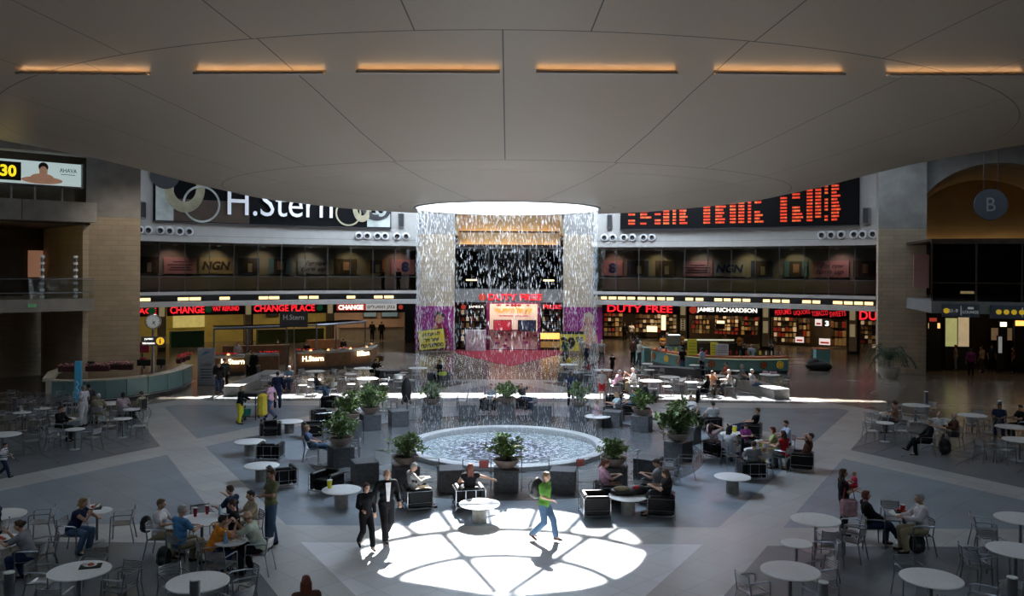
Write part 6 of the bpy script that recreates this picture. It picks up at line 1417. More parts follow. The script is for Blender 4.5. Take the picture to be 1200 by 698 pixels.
sit(857, 447, 85, 'sit', (.32, .30, .28), DG, 'short', 'white', 'white haired person in grey at the shared table', clab=CC + 'under the white haired person in grey'); sit(830, 455, 60, 'sitlap', BK, BK, 'long', 'brown', 'person in black with long hair at the sun strip', sleeve='long', clab=CC + 'under the long haired person in black at the sun strip')
sit(871, 440, -120, 'sitlap', GY, DG, 'short', 'grey', 'person in grey seated under the person leaning on the bar', clab=CC + 'under the person in grey by the bar'); sit(883, 446, -85, 'sitlap', (.3, .3, .31), JE, 'short', 'grey', 'person in grey and jeans sitting on the curved pale bench', seat=None)
# black armchairs, duty free side
sit(811, 482, 172, 'lounge', WH, DG, 'short', 'brown', 'person in white shirt in an armchair behind the red bag', seat='arm', clab='black armchair behind the low table with the red bag', zh=.52)
sit(836, 489, 8, 'lounge', WH, DG, 'short', 'black', 'person seen from behind with only the head above a black armchair', seat='arm', clab='black armchair seen from the back beside the red bag table', zh=.50)
sit(884, 495, 68, 'loungeext', BK, NV, 'short', 'brown', 'person in black t-shirt lying back with legs stretched towards the yellow cup', seat='arm', clab='black armchair of the reclining person in black', zh=.52)
sit(840, 517, -60, 'loungehead', (.45, .34, .36), BR, 'long', 'brown', 'person with hands behind the head in the large group', seat='arm', clab='black armchair under the person with hands behind the head', zh=.52); sit(857, 522, -40, 'sitlap', WH, JE, 'long', 'black', 'dark haired person in white leaning into the large group', clab=CC + 'at the back of the dark haired person in white')
sit(876, 511, 190, 'loungeread', PU, DG, 'short', 'brown', 'child in purple in the middle of the large group', seat='arm', clab='black armchair in the middle of the large group', zh=.50, s=.82)
sit(884, 540, 2, 'lounge', GY, DG, 'short', 'brown', 'person in grey shirt seen from behind in the armchair nearest the camera', seat='arm', clab='black armchair with chrome grid back nearest the empty low table', zh=.52)
sit(910, 523, 75, 'sit', (.30, .36, .16), KH, 'bob', 'auburn', 'person in olive green top in the large group', clab=CC + 'under the person in olive green'); sit(922, 528, 40, 'sit', RD, DG, 'long', 'brown', 'person in red top on a café chair in the large group', sleeve='none', clab=CC + 'under the person in red'); sit(925, 514, 95, 'sit', LB, DG, 'short', 'black', 'person in light blue shirt behind the one in red', clab=CC + 'under the person in light blue'); sit(946, 529, 70, 'loungehead', BR, DG, 'short', 'black', 'person with arms behind the head in the outermost armchair', seat='arm', clab='black armchair furthest out beside the person in red', zh=.52)
sit(897, 534, 20, 'sitlap', (.55, .42, .08), BR, 'short', 'blond', 'child in yellow in front of the olive green one', seat='chair', clab=CC + 'under the child in yellow', s=.7)
# front armchairs
sit(712, 568, -82, 'loungeread', PK, BR, 'ponytail', 'auburn', 'person in pink top looking down in the double row of armchairs', seat='arm', clab='black armchair under the person in pink', zh=.52); arm(700, 589, -85, 'black armchair nearest the sun patch in front of the person in pink')
sit(783, 580, 80, 'loungeread', BK, BK, 'long', 'brown', 'person in black dress with bare legs beside the jackets', sleeve='short', legs='skirt', seat='arm', clab='black armchair of the person in the black dress', zh=.52); sit(772, 566, 75, 'loungeread', GY, DG, 'short', 'brown', 'person in grey reading behind the black dress', seat='arm', clab='black armchair of the reader in grey', zh=.52)
sit(487, 575, -70, 'loungeread', (.42, .42, .40), BE, 'short', 'grey', 'person in pale suit looking at a camera in the armchair before the basin', seat='arm', clab='black armchair under the person in the pale suit', zh=.52, sleeve='long'); sit(553, 574, 12, 'loungearm', BK, DG, 'long', 'auburn', 'red haired person seen from behind with one arm along the armchair', seat='arm', clab='black armchair under the red haired person', zh=.52, sleeve='none')
# left row of armchairs
sit(368, 524, -80, 'loungeext', (.08, .11, .17), JE, 'short', 'blond', 'fair haired person in navy and jeans lying back with crossed legs', seat='chair', clab=CC + 'under the fair haired person with outstretched jeans', zh=.52)
for px, py, f, lab in ((319, 506, 195, 'empty black armchair facing its twin at the head of the first pair'), (319, 531, 0, 'empty black armchair seen from the back beside the lone low table'), (333, 560, 25, 'empty black armchair seen from the back above the olive shirted person'), (386, 566, 155, 'empty black armchair facing the low table with the yellow cup'), (368, 506, -70, 'empty black armchair behind the fair haired person with outstretched jeans'), (378, 491, -60, 'empty black armchair in the middle of the far row'), (390, 474, 160, 'empty black armchair at the far end of the row below the sun strip'), (398, 494, 40, 'empty black armchair hidden behind the bushy plants')): arm(px, py, f, lab)
sit(405, 490, 60, 'loungeread', (.45, .42, .42), DG, 'short', 'brown', 'person in pale grey half hidden between the bushy plants', seat='arm', clab='black armchair half hidden between the bushy plants', zh=.52)
# near corner, duty free side
stand(992, 622, -100, 'hold', BK, BK, 'long', 'brown', 'person with long brown hair in black standing and holding a child', sleeve='short', s=.97)
pz = G(992, 622); person(V((pz.x + .27, pz.y + .02, 0)), math.radians(80), 'sit', (.55, .05, .12), RD, 'short', 'blond', 'small child in red held on the arm of the standing person', s=.45, z=.98)
t = thing('shoulder_bag', 'pink patterned bag hanging at the hip of the person with the child', 'bag', (pz.x + .02, pz.y - .27, .55)); obj('bag_body', MB().rbox((0, 0, .2), (.44, .14, .44), .05), mat('pink_pattern', (.5, .3, .33), .7, noise=.4, scale=9), t); obj('strap', MB().tube([(-.15, 0, .4), (-.05, .05, .85), (.08, .05, .85), (.15, 0, .4)], .012), M_red, t)
sit(1021, 607, -95, 'sitcross', BK, NV, 'bob', 'auburn', 'person in black jacket and jeans seated with crossed legs at the red drink tray', sleeve='long', clab=CC + 'under the person in black jacket at the drink tray'); sit(1084, 614, 85, 'sit', (.6, .56, .58), KH, 'short', 'grey', 'white haired person in white shirt seated at the red drink tray', sleeve='long', s=1.05, clab=CC + 'under the white haired person with a jacket over the back')
# mid, duty free side
sit(1052, 487, 60, 'sit', (.3, .16, .12), DG, 'curly', 'brown', 'curly dark haired person at the small tables', clab=CC + 'under the curly dark haired person'); sit(1102, 500, 170, 'sit', WH, BE, 'bald', 'white', 'bald person in white shirt facing the camera', clab=CC + 'under the bald person in white'); sit(1090, 510, 75, 'sitcross', BK, BK, 'short', 'grey', 'person in black jacket with one leg stretched out sideways', sleeve='long', clab=CC + 'under the person in black with outstretched leg'); sit(1122, 502, 80, 'sit', BR, DG, 'bald', 'grey', 'person in dark brown jacket seen from the side', sleeve='long', clab=CC + 'under the person in the brown jacket')
sit(1173, 488, 150, 'sit', NV, NV, 'short', 'black', 'person in navy seated at the large table by the bollard', skin=2, clab=CC + 'under the person in navy'); sit(1199, 490, 90, 'sit', BK, BK, 'short', 'black', 'person in black cut by the picture edge behind the white table', clab=CC + 'under the person in black at the picture edge')
# dim east passage
for px, py, f, a, b_, lab in ((1121, 428, 60, (.3, .25, .24), GY, 'person in pale grey queueing at the lit window under the east balcony'), (1131, 426, 20, BK, BK, 'person in black at the cream menu board'), (1139, 434, -20, PU, BK, 'person in purple walking in the east passage'), (1152, 430, 30, (.35, .25, .18), DG, 'person in beige further along the east passage'), (1163, 428, 180, NV, BK, 'person in navy in the middle of the east passage'), (1176, 424, 150, BK, BK, 'person in black in the darkest part of the east passage'), (1189, 431, 60, BR, BK, 'person in brown at the edge of the east passage')):
    stand(px, py, f, 'stand', a, b_, 'short', 'brown', lab, skin=1)
# staff and customers at kiosks
for px, d, f, a, lab in ((778, 65.2, 170, OR, 'server in orange behind the turquoise bar, nearest the entrance'), (800, 66.2, 200, OR, 'server in orange behind the tall yellow boards'), (868, 65.5, 150, OR, 'server in orange behind the customers in light blue'), (851, 67, 180, (.3, .1, .05), 'server in rusty red at the middle of the turquoise bar'), (905, 64, 170, (.2, .18, .17), 'server in grey at the end of the turquoise bar')):
    u, _ = unroll(px, 400); person(V((u * d, d, 0)), math.radians(f), 'look', a, BK, 'short', 'black', lab)
for px, py, f, lab in ((863, 396, 0, 'person in black looking at the lit shelves of the white lettered shop'), (875, 396, 10, 'second person in black looking at the lit shelves'), (437, 400, 0, 'person in black waiting at the bank counter, further from the water'), (448, 400, 5, 'person in black waiting at the bank counter, nearer the water')): stand(px, py, f, 'stand', BK, BK, 'short', 'black', lab, sleeve='long')
u, _ = unroll(467, 320); p = ring(467, RF + 1.2); person(p, 2.6, 'stand', BK, BK, 'short', 'black', 'dark figure standing behind the gallery glass beside the water curtain', sleeve='long', z=4.92); p = ring(449, RF + 1.4); person(p, 2.2, 'look', DG, BK, 'short', 'brown', 'dark figure looking down behind the gallery glass', sleeve='long', z=4.92)
STOP = ('the', 'a', 'and', 'with', 'in', 'of', 'by', 'at', 'to', 'beside', 'before', 'behind', 'small', 'large', 'one', 'two', 'near', 'between', 'below', 'where', 'right', 'just', 'front', 'on', 'under', 'its', 'dark', 'long')
# ================================================================ free chairs around the tables
SIDES = {0: 'far side', 60: 'far exchange side', 90: 'exchange side', 135: 'near exchange side', 180: 'near side', -135: 'near duty free side', -90: 'duty free side', -60: 'far duty free side'}
def free(key, *angs):
    p, kind = TABLES[key]; R = .86 if kind == 'L' else .60; tl = next(a[3] for a in TL if a[4] == key)
    for a in angs:
        a0 = min(SIDES, key=lambda s: abs(s - a)); th = math.radians(a) + PI / 2; q = V((p.x + R * math.cos(th), p.y + R * math.sin(th), 0))
        pre = 'free café chair, ' + SIDES[a0] + ' of the '
        tl2 = ' '.join(w for w in tl.replace('large ', '').replace('round ', '').replace('small ', '').replace('white ', '').split()[:16 - len(pre.split())])
        wd_ = tl2.split()
        while wd_[-1] in STOP: wd_ = wd_[:-1]
        chair(q, face_to(q, p) + random.uniform(-.3, .3), pre + ' '.join(wd_)); OCC.append(q)
free('A', 180, -90, -135); free('B', -90); free('C', 110, -160, -60); free('D', 0, 180, -120); free('E', 90, 200); free('F', 0, 100, 180)
free('H', 0); free('I', 10, 75, 180, -100); free('J', -90); free('K', -60); free('M', -70); free('N', 50, -50, -110, 180); free('O', 20); free('P', 180)
free('a1', 60, -60, 180); free('a2', 90, -90); free('a4', 90, -80); free('a5', 150); free('a7', 0, 90, 180, -90); free('a8', 0, 90, 180, -90)
free('b1', 90, -90, 180, 10); free('b2', 60, -60, 180); free('b3', 90, 180); free('b4', 80, -80, 0); free('b5', 90, -90, 180); free('b7', 80, -80, 180); free('b8', 80, -80, 180); free('b6', 80)
free('c1', 80, -80, 180); free('c2', 90, -90); free('c4', 100, -80); free('c5', -90, -150); free('c6', 90, -90, 180); free('c7', -80, 170); free('c9', -70); free('c11', 90, -90)
free('d1', 60, -60, 170); free('d2', 90); free('d3', 100, -100); free('d4', -40, 150, -150); free('d6', 60, 200); free('d7', 120, 180)
def loose(px, py, f, lab): chair(G(px, py, .45), math.radians(f), lab)
loose(1147, 652, -95, 'empty café chair standing free with its back to the white haired person'); loose(786, 546, 60, 'empty café chair in front of the bushiest plant, nearer the basin'); loose(806, 541, 80, 'empty café chair in front of the bushiest plant, further out'); loose(149, 688, 165, 'empty café chair alone at the bottom edge beside the plate table')
loose(1157, 520, -80, 'empty café chair alone in the dim floor near the picture edge'); loose(543, 470, 90, 'empty café chair behind the basin near the person in grey'); loose(461, 478, 180, 'empty café chair beside the dark trolley bag'); loose(487, 478, 60, 'empty café chair between the trolley bag and the plant'); loose(414, 527, 100, 'empty café chair behind the bushy plants near the basin'); loose(859, 530, 10, 'empty café chair with a red cushion inside the large group'); loose(65, 517, -60, 'empty café chair below the person in black with red scarf')
rnd = random.Random(9)
for k in range(13):
    px, py = 10 + k * 7.2, 484 + (k % 3) * 5; q = G(px, py); chair(q, rnd.uniform(0, 6.28), 'empty café chair in the crowd of chairs before the west passage', 'empty chairs before the west passage')

# ================================================================ curved information desk
t = thing('information_desk', 'long curved information desk with teal glass panels and a pale stone top', 'desk')
dp = [(62, 479), (76, 479), (100, 478.5), (125, 477), (150, 474.5), (175, 470.5), (198, 466), (216, 460.5), (227, 454)]
P = [G(*q) for q in dp]; H = 1.08
def ribbon(pts, off0, off1, z0, z1):
    b = MB(); n = len(pts); vs = []
    for i, p in enumerate(pts):
        d = (pts[min(i + 1, n - 1)] - pts[max(i - 1, 0)]).normalized(); s = V((-d.y, d.x, 0))
        for o_, z in ((off0, z0), (off1, z0), (off1, z1), (off0, z1)): q = p + s * o_; vs.append((q.x, q.y, z))
    fs = [(0, 1, 2, 3), ((n - 1) * 4 + 3, (n - 1) * 4 + 2, (n - 1) * 4 + 1, (n - 1) * 4)]
    for i in range(n - 1):
        for k in range(4): l = (k + 1) % 4; fs.append((i * 4 + k, (i + 1) * 4 + k, (i + 1) * 4 + l, i * 4 + l))
    return b.add(vs, fs)
obj('plinth', ribbon(P, .06, .3, 0, .22), M_char, t); obj('counter_top', ribbon(P, -.05, .5, H, H + .05), M_cream, t); obj('rear_wall', ribbon(P, .22, .3, .2, H), M_char, t); obj('foot_rail', ribbon(P, -.08, -.05, .17, .2), M_alu, t)
for i in range(len(P) - 1):
    a, c = P[i].lerp(P[i + 1], .02), P[i].lerp(P[i + 1], .98); obj('glass_panel', ribbon([a, c], 0, .05, .22, H - .01), M_teal, t)
obj('end_panel', ribbon([G(55, 479) , G(62, 479)], 0, .6, 0, H + .05), M_cream, t); obj('side_wing', ribbon([G(57, 478) + V((0, .6, 0)), G(70, 466), G(85, 459)], 0, .5, H - .1, H + .05), M_cream, t)
def flowerbox(px, py, lab, w=1.0):
    p = G(px, py, H + .05); b = thing('flower_box', lab, 'planter', p, .15); obj('trough', MB().rbox((0, 0, .14), (w, .28, .28), .03), mat('trough_maroon', (.07, .015, .02), .7, noise=.1), b); r = random.Random(int(px)); f = MB(); l = MB()
    for k in range(int(26 * w)): f.ell((r.uniform(-w / 2, w / 2), r.uniform(-.14, .14), .30 + r.uniform(0, .12)), (.055, .055, .04), 7, 5)
    for k in range(int(40 * w)): leaf(l, V((r.uniform(-w / 2, w / 2), r.uniform(-.1, .1), .26)), V((r.gauss(0, .5), r.gauss(0, .5), .8)), .16, .07)
    obj('blossoms', f, mat('pink_blossom', (.55, .22, .28), .7, noise=.3, scale=12), b); obj('foliage', l, M_leaf, b)
flowerbox(82, 441, 'box of pink flowers on the information desk, nearest the blue banner pole'); flowerbox(116, 440, 'box of pink flowers on the information desk beyond the blue banner pole', 1.2); flowerbox(133, 438, 'box of dark red flowers in the middle of the information desk', .9); flowerbox(148, 438, 'box of dark red flowers on the information desk before the bright top', .8)
for k, (px, py) in enumerate(((211, 426), (216, 424), (221, 422))):
    p = G(px, py + 4, H + .05); b = thing('flower_pot', 'red flowering pot in the row at the lit end of the information desk', 'plant', p, 0, 'red flowering pots at the lit end of the desk'); obj('pot', MB().lathe([(.14, 0), (.2, .25), (.17, .25)], 14), mat('trough_maroon', (.07, .015, .02), .7), b); f = MB(); r = random.Random(k)
    for j in range(16): f.ell((r.uniform(-.2, .2), r.uniform(-.2, .2), .34 + r.uniform(0, .12)), (.06, .06, .04), 7, 5)
    obj('blossoms', f, mat('red_blossom', (.6, .04, .05), .7, noise=.3), b)
def monitor(px, py, lab, w=.5, z=H + .05, rz=0):
    p = G(px, py, z); b = thing('monitor', lab, 'monitor', p, rz); obj('screen_housing', MB().rbox((0, 0, .34), (w, .05, .34), .015), M_dark, b); obj('stand', MB().box((0, .03, .1), (.08, .05, .2)).box((0, 0, .01), (.26, .18, .02)), M_dark, b)
monitor(170, 437, 'dark monitor on the information desk beside the clock pole', .75); monitor(190, 436, 'small pale backed monitor on the information desk past the clock pole', .5); monitor(108, 440, 'small dark monitor between the flower boxes', .4)
p = G(145, 440, .0); t = thing('red_chair', 'red office chair behind the information desk in front of the clock pillar', 'chair', (p.x, p.y + 3.0, 0), .2); obj('backrest', MB().rbox((0, 0, 1.25), (.8, .1, .7), .05), M_carpet, t); obj('seat', MB().rbox((0, -.25, .55), (.6, .5, .1), .04), M_carpet, t); obj('post', MB().cyl((0, -.2, 0), .05, .9, 10), M_dark, t)
# clock on a pole with the information sign
p = G(175, 466); p.y += .6; t = thing('clock_pole', 'pole with a round white clock and a dark information sign with yellow disc', 'clock', (p.x, p.y, 0), .2); obj('pole', MB().cyl((0, 0, 0), .07, 3.55, 14), M_alu, t, 2)
c = obj('clock_case', MB().lathe([(0, -.14), (.5, -.14), (.56, -.08), (.56, .08), (.5, .14), (0, .14)], 36).xf(Matrix.Translation((0, 0, 3.75)) @ Matrix.Rotation(PI / 2, 4, 'X')), M_alu, t, 2); c.scale = (.72, .72, .72); c.location = (0, 0, 1.06)
f = obj('clock_face', MB().lathe([(0, 0), (.34, 0), (.34, .02), (0, .02)], 32).xf(Matrix.Translation((0, -.105, 3.76)) @ Matrix.Rotation(PI / 2, 4, 'X')), mat('clock_white', (.8, .82, .8), .5, noise=0, emit=.12), t)
obj('clock_hand', MB().box((.05, -.135, 3.70), (.03, .01, .22), M=Matrix.Rotation(-2.4, 3, 'Y')), M_dark, t); obj('clock_hand', MB().box((.07, -.135, 3.69), (.02, .01, .3), M=Matrix.Rotation(2.6, 3, 'Y')), M_dark, t)
for k in range(12): a = 2 * PI * k / 12; obj('hour_mark', MB().box((.29 * math.cos(a), -.13, 3.76 + .29 * math.sin(a)), (.03, .01, .03)), M_dark, t)
obj('sign_box', MB().rbox((.02, -.02, 2.72), (1.2, .14, .46), .02), M_sblue, t); i_ = obj('sign_disc', MB().lathe([(0, 0), (.2, 0), (.2, .03), (0, .03)], 24).xf(Matrix.Translation((.38, -.09, 2.72)) @ Matrix.Rotation(PI / 2, 4, 'X')), mat('info_yellow', (.9, .5, .03), .5, noise=0, emit=.8), t)
text('lettering', 'i', 1, M_dark, t, (.38, -.14, 2.72), width=.07, height=.26, bold=.03); text('lettering', heb('מודיעין'), 1, E_white, t, (-.2, -.1, 2.82), width=.42, height=.11); text('lettering', 'Information', 1, E_white, t, (-.2, -.1, 2.62), width=.6, height=.11)
# blue banner pole
p = G(93.5, 487); t = thing('banner_pole', 'slim upright blue banner column with white script in front of the information desk', 'banner', (p.x, p.y, 0), .1); obj('banner_column', MB().rbox((0, 0, 1.35), (.3, .2, 1.9), .04), mat('banner_blue', (.05, .30, .50), .5, noise=.1, emit=.08), t); obj('post', MB().cyl((0, 0, 0), .05, .5, 10), M_alu, t); obj('white_script', MB().tube([(0, -.11, .8), (.06, -.11, .95), (-.05, -.11, 1.1), (.06, -.11, 1.25), (-.04, -.11, 1.4)], .02, 5), M_paper, t)
# poster stand by the desk
p = G(243, 455); t = thing('poster_stand', 'tall pale grey poster stand with a blue leaping figure beside the jewellery kiosk', 'stand', (p.x, p.y, 0), .1); obj('board', MB().rbox((0, 0, 1.05), (.95, .08, 2.1), .02), mat('poster_grey', (.32, .35, .40), .5, noise=.1), t)
obj('printed_figure', MB().prism([(-.3, -.1), (-.05, .0), (.3, .16), (.1, .12), (.05, .2), (-.1, .1)], 0, .01).xf(Matrix.Translation((0, -.05, 1.75)) @ Matrix.Rotation(PI / 2, 4, 'X')), mat('print_blue', (.05, .2, .4), .5, noise=0), t); text('lettering', 'COFFEE', 1, M_char, t, (0, -.06, 1.15), width=.6, height=.16)
for k in range(4): obj('printed_line', MB().box((0, -.05, .9 - k * .16), (.6, .01, .05)), M_char, t)
# cleaning cart
p = G(298, 497); t = thing('cleaning_cart', 'cleaning cart with black frame, yellow sack and a teal bucket', 'cart', (p.x, p.y, 0), math.radians(-90)); fr = MB()
for x in (-.25, .25):
    for y in (-.4, .2): fr.box((x, y, .65), (.04, .04, 1.1))
obj('frame', fr, M_dark, t); obj('shelf', MB().box((0, -.1, .25), (.55, .7, .03)), M_dark, t); obj('shelf', MB().box((0, -.1, .75), (.55, .7, .03)), M_paper, t); obj('top_tray', MB().rbox((0, -.1, 1.17), (.58, .74, .16), .03), M_dark, t)
obj('yellow_sack', MB().rbox((0, .42, .72), (.5, .34, .95), .08), mat('sack_yellow', (.55, .42, .03), .7, noise=.2, scale=5), t); obj('bucket', MB().lathe([(.14, 0), (.18, .28), (.15, .28)], 16, (0, -.25, .27)), mat('teal_plastic', (.03, .3, .27), .5), t)
for x in (-.22, .22):
    for y in (-.4, .45): obj('wheel', MB().ell((x, y, .07), (.03, .07, .07), 10, 8), M_char, t)
p = G(312, 489); t = thing('red_bundle', 'rounded red bag on the floor between the cleaning cart and the pink shirted walker', 'bag', (p.x, p.y, 0)); b = MB(); b.ell((0, 0, .22), (.36, .2, .22), 16, 10); obj('bag_body', b, M_red, t, 1); obj('handle', MB().tube([(-.12, 0, .4), (-.06, 0, .52), (.06, 0, .52), (.12, 0, .4)], .015), M_red, t)
# trolley bag / stroller
p = G(478, 475); t = thing('trolley_bag', 'tall dark trolley bag standing on its wheels beyond the basin', 'bag', (p.x, p.y, 0)); b = MB(); b.ell((0, 0, .72), (.26, .18, .60), 18, 12); b.cap((0, 0, .3), .22, (0, 0, .9), .2, 14); obj('bag_body', remesh(b, 'bag', .03, 3), M_dark, t); obj('wheel', MB().ell((-.2, 0, .1), (.05, .1, .1), 10, 8), M_char, t); obj('wheel', MB().ell((.2, 0, .1), (.05, .1, .1), 10, 8), M_char, t); obj('axle_frame', MB().tube([(-.24, -.1, .2), (.24, -.1, .2)], .02).tube([(-.2, -.2, .05), (0, -.22, .5), (.2, -.2, .05)], .015), M_alu, t)

# ================================================================ jewellery kiosk
def K(px, py): return G(px, py)
kt = thing('jewellery_kiosk', 'curved honey wood jewellery kiosk with lit lettering and glass topped display counters', 'kiosk')
segs = [([(238, 444), (262, 444), (288, 443)], 'a'), ([(298, 441), (328, 440)], 'b'), ([(349, 437), (383, 435.5)], 'c'), ([(384, 435.5), (412, 433), (436, 430), (443, 425)], 'd')]
for i, (pt, k) in enumerate(segs):
    P = [G(*q) for q in pt]; obj('plinth', ribbon(P, .05, .65, .0, .22), M_char, kt); obj('counter_front', ribbon(P, 0, .7, .22, 1.08), M_wood, kt); obj('counter_rim', ribbon(P, -.03, .73, 1.08, 1.22), M_conc, kt); obj('display_glass', ribbon(P, 0, .7, 1.22, 1.34), M_glass, kt)
def kglow(px, py, n): 
    pass
rnd = random.Random(31)
E_gem = mat('lit_jewel', (1, .6, .3), .3, emit=2.0, noise=.4, scale=8, ecol=(1, .5, .2)); M_vel = mat('velvet_stand', (.28, .22, .17), .8, noise=.3, scale=6)
for i, (pt, k) in enumerate(segs):
    P = [G(*q) for q in pt]
    for a, c in zip(P, P[1:]):
        n = max(2, int((c - a).length / .55)); s = (c - a).normalized(); s = V((-s.y, s.x, 0))
        for j in range(n):
            q = a.lerp(c, (j + .5) / n) + s * .35; b = obj('display_stand', MB().lathe([(.09, 0), (.11, .02), (.05, .05), (.08, .11), (0.001, .12)], 10), M_vel if (j + i) % 3 else E_gem, loc=(q.x, q.y, 1.225)); tag(b, 'tiny jewellery stand on the glass topped counters of the honey wood kiosk', 'display', 'jewellery stands in the kiosk counters')
def klet(px, py, w, ang_, d, h=.34):
    u, v = unroll(px, py); p = V((u * d, d, CAMH - v * d)); o = text('lettering', 'H.Stern', 1, E_warm, kt, p, ang_, bold=.02, width=w, height=h, depth=.02); return o
a_, b_ = G(262, 444), G(288, 443); klet(274, 427, 1.35, math.atan2(b_.y - a_.y, b_.x - a_.x), (a_.y + b_.y) / 2 - .1)
a_, b_ = G(349, 437), G(383, 435.5); klet(368, 422.5, 1.35, math.atan2(b_.y - a_.y, b_.x - a_.x), (a_.y + b_.y) / 2 - .12)
a_, b_ = G(412, 433), G(436, 430); klet(427, 415.5, 1.05, math.atan2(b_.y - a_.y, b_.x - a_.x), (a_.y + b_.y) / 2 - .02, .34)
# inner cabinets, canopy frame, hanging panel
P = [G(362, 428), G(400, 426)]; obj('inner_cabinet', ribbon(P, 0, .7, 0, 1.6), M_wood, kt); P = [G(262, 433), G(340, 430)]; obj('inner_cabinet', ribbon(P, 0, .7, 0, 1.35), M_wood, kt)
def kp(px, py, z): p = G(px, py); return V((p.x, p.y, z))
fr = MB()
for q in ((252, 439), (291, 437), (337, 434), (372, 432), (395, 429), (429, 424)): fr.tube([kp(*q, 0), kp(*q, 2.75)], .06, 8)
fr.tube([kp(252, 439, 2.75), kp(291, 437, 2.75), kp(337, 434, 2.75)], .09, 8); fr.tube([kp(372, 432, 2.8), kp(395, 429, 2.8), kp(429, 424, 2.8)], .09, 8); fr.tube([kp(337, 434, 2.75), kp(372, 432, 2.8)], .05, 8)
obj('canopy_frame', fr, M_dalu, kt); obj('canopy_glass', ribbon([kp(372, 432, 0), kp(395, 429, 0), kp(429, 424, 0)], 0, 1.6, 2.86, 2.9), M_glass, kt); obj('canopy_glass', ribbon([kp(252, 439, 0), kp(291, 437, 0), kp(337, 434, 0)], 0, 1.6, 2.8, 2.84), M_glass, kt)
d = 54.0; u, v = unroll(345, 376.5); z_ = CAMH - v * d
t = thing('hanging_sign', 'dark grey hanging sign panel reading H.Stern above the kiosk', 'sign', (u * d, d, z_), 0); obj('panel', MB().rbox((0, 0, 0), (1.78, .08, 1.02), .02), M_char, t); text('lettering', 'H.Stern', 1, mat('grey_letter', (.5, .5, .5), .5, noise=0, emit=.15), t, (0, -.06, .12), width=1.3, height=.32); obj('post', MB().tube([(0, .06, -.45), (0, .06, -z_)], .04), M_dalu, t)
ld = bpy.data.lights.new('kiosk_light', 'AREA'); ld.size = 6; ld.size_y = 1; ld.shape = 'RECTANGLE'; ld.energy = 35; ld.color = (1, .65, .35); lo = bpy.data.objects.new('kiosk_light', ld); COL.objects.link(lo); lo.location = kp(395, 429, 2.7)
for px, py, f, lab in ((327, 428, 170, 'seated seller in black inside the honey wood kiosk'), (403, 425, 200, 'seller in black standing in the kiosk next to the inner cabinet'), (361, 431, 160, 'seller in dark clothes near the hanging kiosk sign')): stand(px, py, f, 'look', BK, BK, 'short', 'black', lab, sleeve='long', s=.95)
stand(280, 435, 190, 'stand', (.5, .45, .45), BR, 'short', 'brown', 'seller in a pale blouse inside the kiosk')

# ================================================================ turquoise bar
bt = thing('juice_bar', 'long curved turquoise bar with an orange top and round fruit emblems', 'bar')
P = [G(*q) for q in ((765, 424), (782, 428), (800, 431), (830, 434), (865, 435), (895, 435), (925, 434))]
obj('counter_front', ribbon(P, 0, .2, .18, .98), M_turq, bt); obj('plinth', ribbon(P, .06, .3, 0, .18), M_char, bt); obj('counter_top', ribbon(P, -.12, .6, .98, 1.1), M_orange, bt); obj('light_line', ribbon([p + V((0, -.0, 0)) for p in P[1:]], -.02, .0, .92, .955), mat('bar_glow', (.8, .8, .5), .5, emit=.35, noise=0), bt); obj('end_panel', ribbon([P[0] + V((-.05, 0, 0)), P[0] + V((-.4, 2.0, 0))], 0, .5, 0, 1.1), M_turq, bt)
for px, c in ((768, 'r'), (782, 'y'), (797, 'r'), (835, 'r'), (896, 'r'), (915, 'y')):
    for a, c2 in zip(P, P[1:]):
        ua, uc = a.x / a.y, c2.x / c2.y; u, _ = unroll(px, 420)
        if ua <= u <= uc:
            f_ = (u - ua) / (uc - ua); q = a.lerp(c2, f_); rz = math.atan2(c2.y - a.y, c2.x - a.x); o = MB().lathe([(0, 0), (.24, 0), (.24, .03), (0, .03)], 24); M_ = Matrix.Translation(q + V((0, -.03, .58))) @ Matrix.Rotation(rz, 4, 'Z') @ Matrix.Rotation(PI / 2, 4, 'X')
            e = obj('fruit_emblem', o.xf(M_), mat('emblem_dark_red', (.20, .04, .02), .5) if c == 'r' else mat('emblem_yellow', (.7, .5, .04), .5, emit=.1), bt)
            for k in range(6):
                th = PI * k / 3; mm = Matrix.Translation(q + V((0, -.045, .58))) @ Matrix.Rotation(rz, 4, 'Z') @ Matrix.Rotation(PI / 2, 4, 'X') @ Matrix.Rotation(th, 4, 'Z') @ Matrix.Translation((.12, 0, 0)); obj('emblem_segment', MB().prism([(-.07, -.0), (.07, -.055), (.07, .055)], .0, .03).xf(mm), mat('emblem_orange', (.75, .22, .04), .5) if c == 'r' else M_orange, e)
def bar_item(px, d, z, nm, lab, cat, w, h, m, dp=.2):
    u, _ = unroll(px, 400); t = thing(nm, lab, cat, (u * d, d, z)); obj('body', MB().rbox((0, 0, h / 2), (w, dp, h), .02), m, t); return t
M_yb = mat('menu_yellow', (.45, .42, .03), .5, noise=.1, emit=.12)
back = G(840, 434).y + 1.0
for px, lab, w, m, h in ((812, 'tall yellow menu board on the turquoise bar, nearer the entrance', .62, M_yb, 1.05), (838, 'tall yellow menu board on the turquoise bar beside the pale blue board', .5, M_yb, .85), (847, 'pale blue board on the turquoise bar beside the yellow one', .85, mat('pale_blue_board', (.45, .52, .58), .5, noise=.05, emit=.05), .75)):
    t = bar_item(px, G(px, 434).y + .35, 1.1, 'menu_board', lab, 'board', w, h, m, .08)
    for k in range(4): obj('printed_line', MB().box((0, -.05, .2 + k * h / 5.5), (w * .7, .02, .03)), M_char, t)
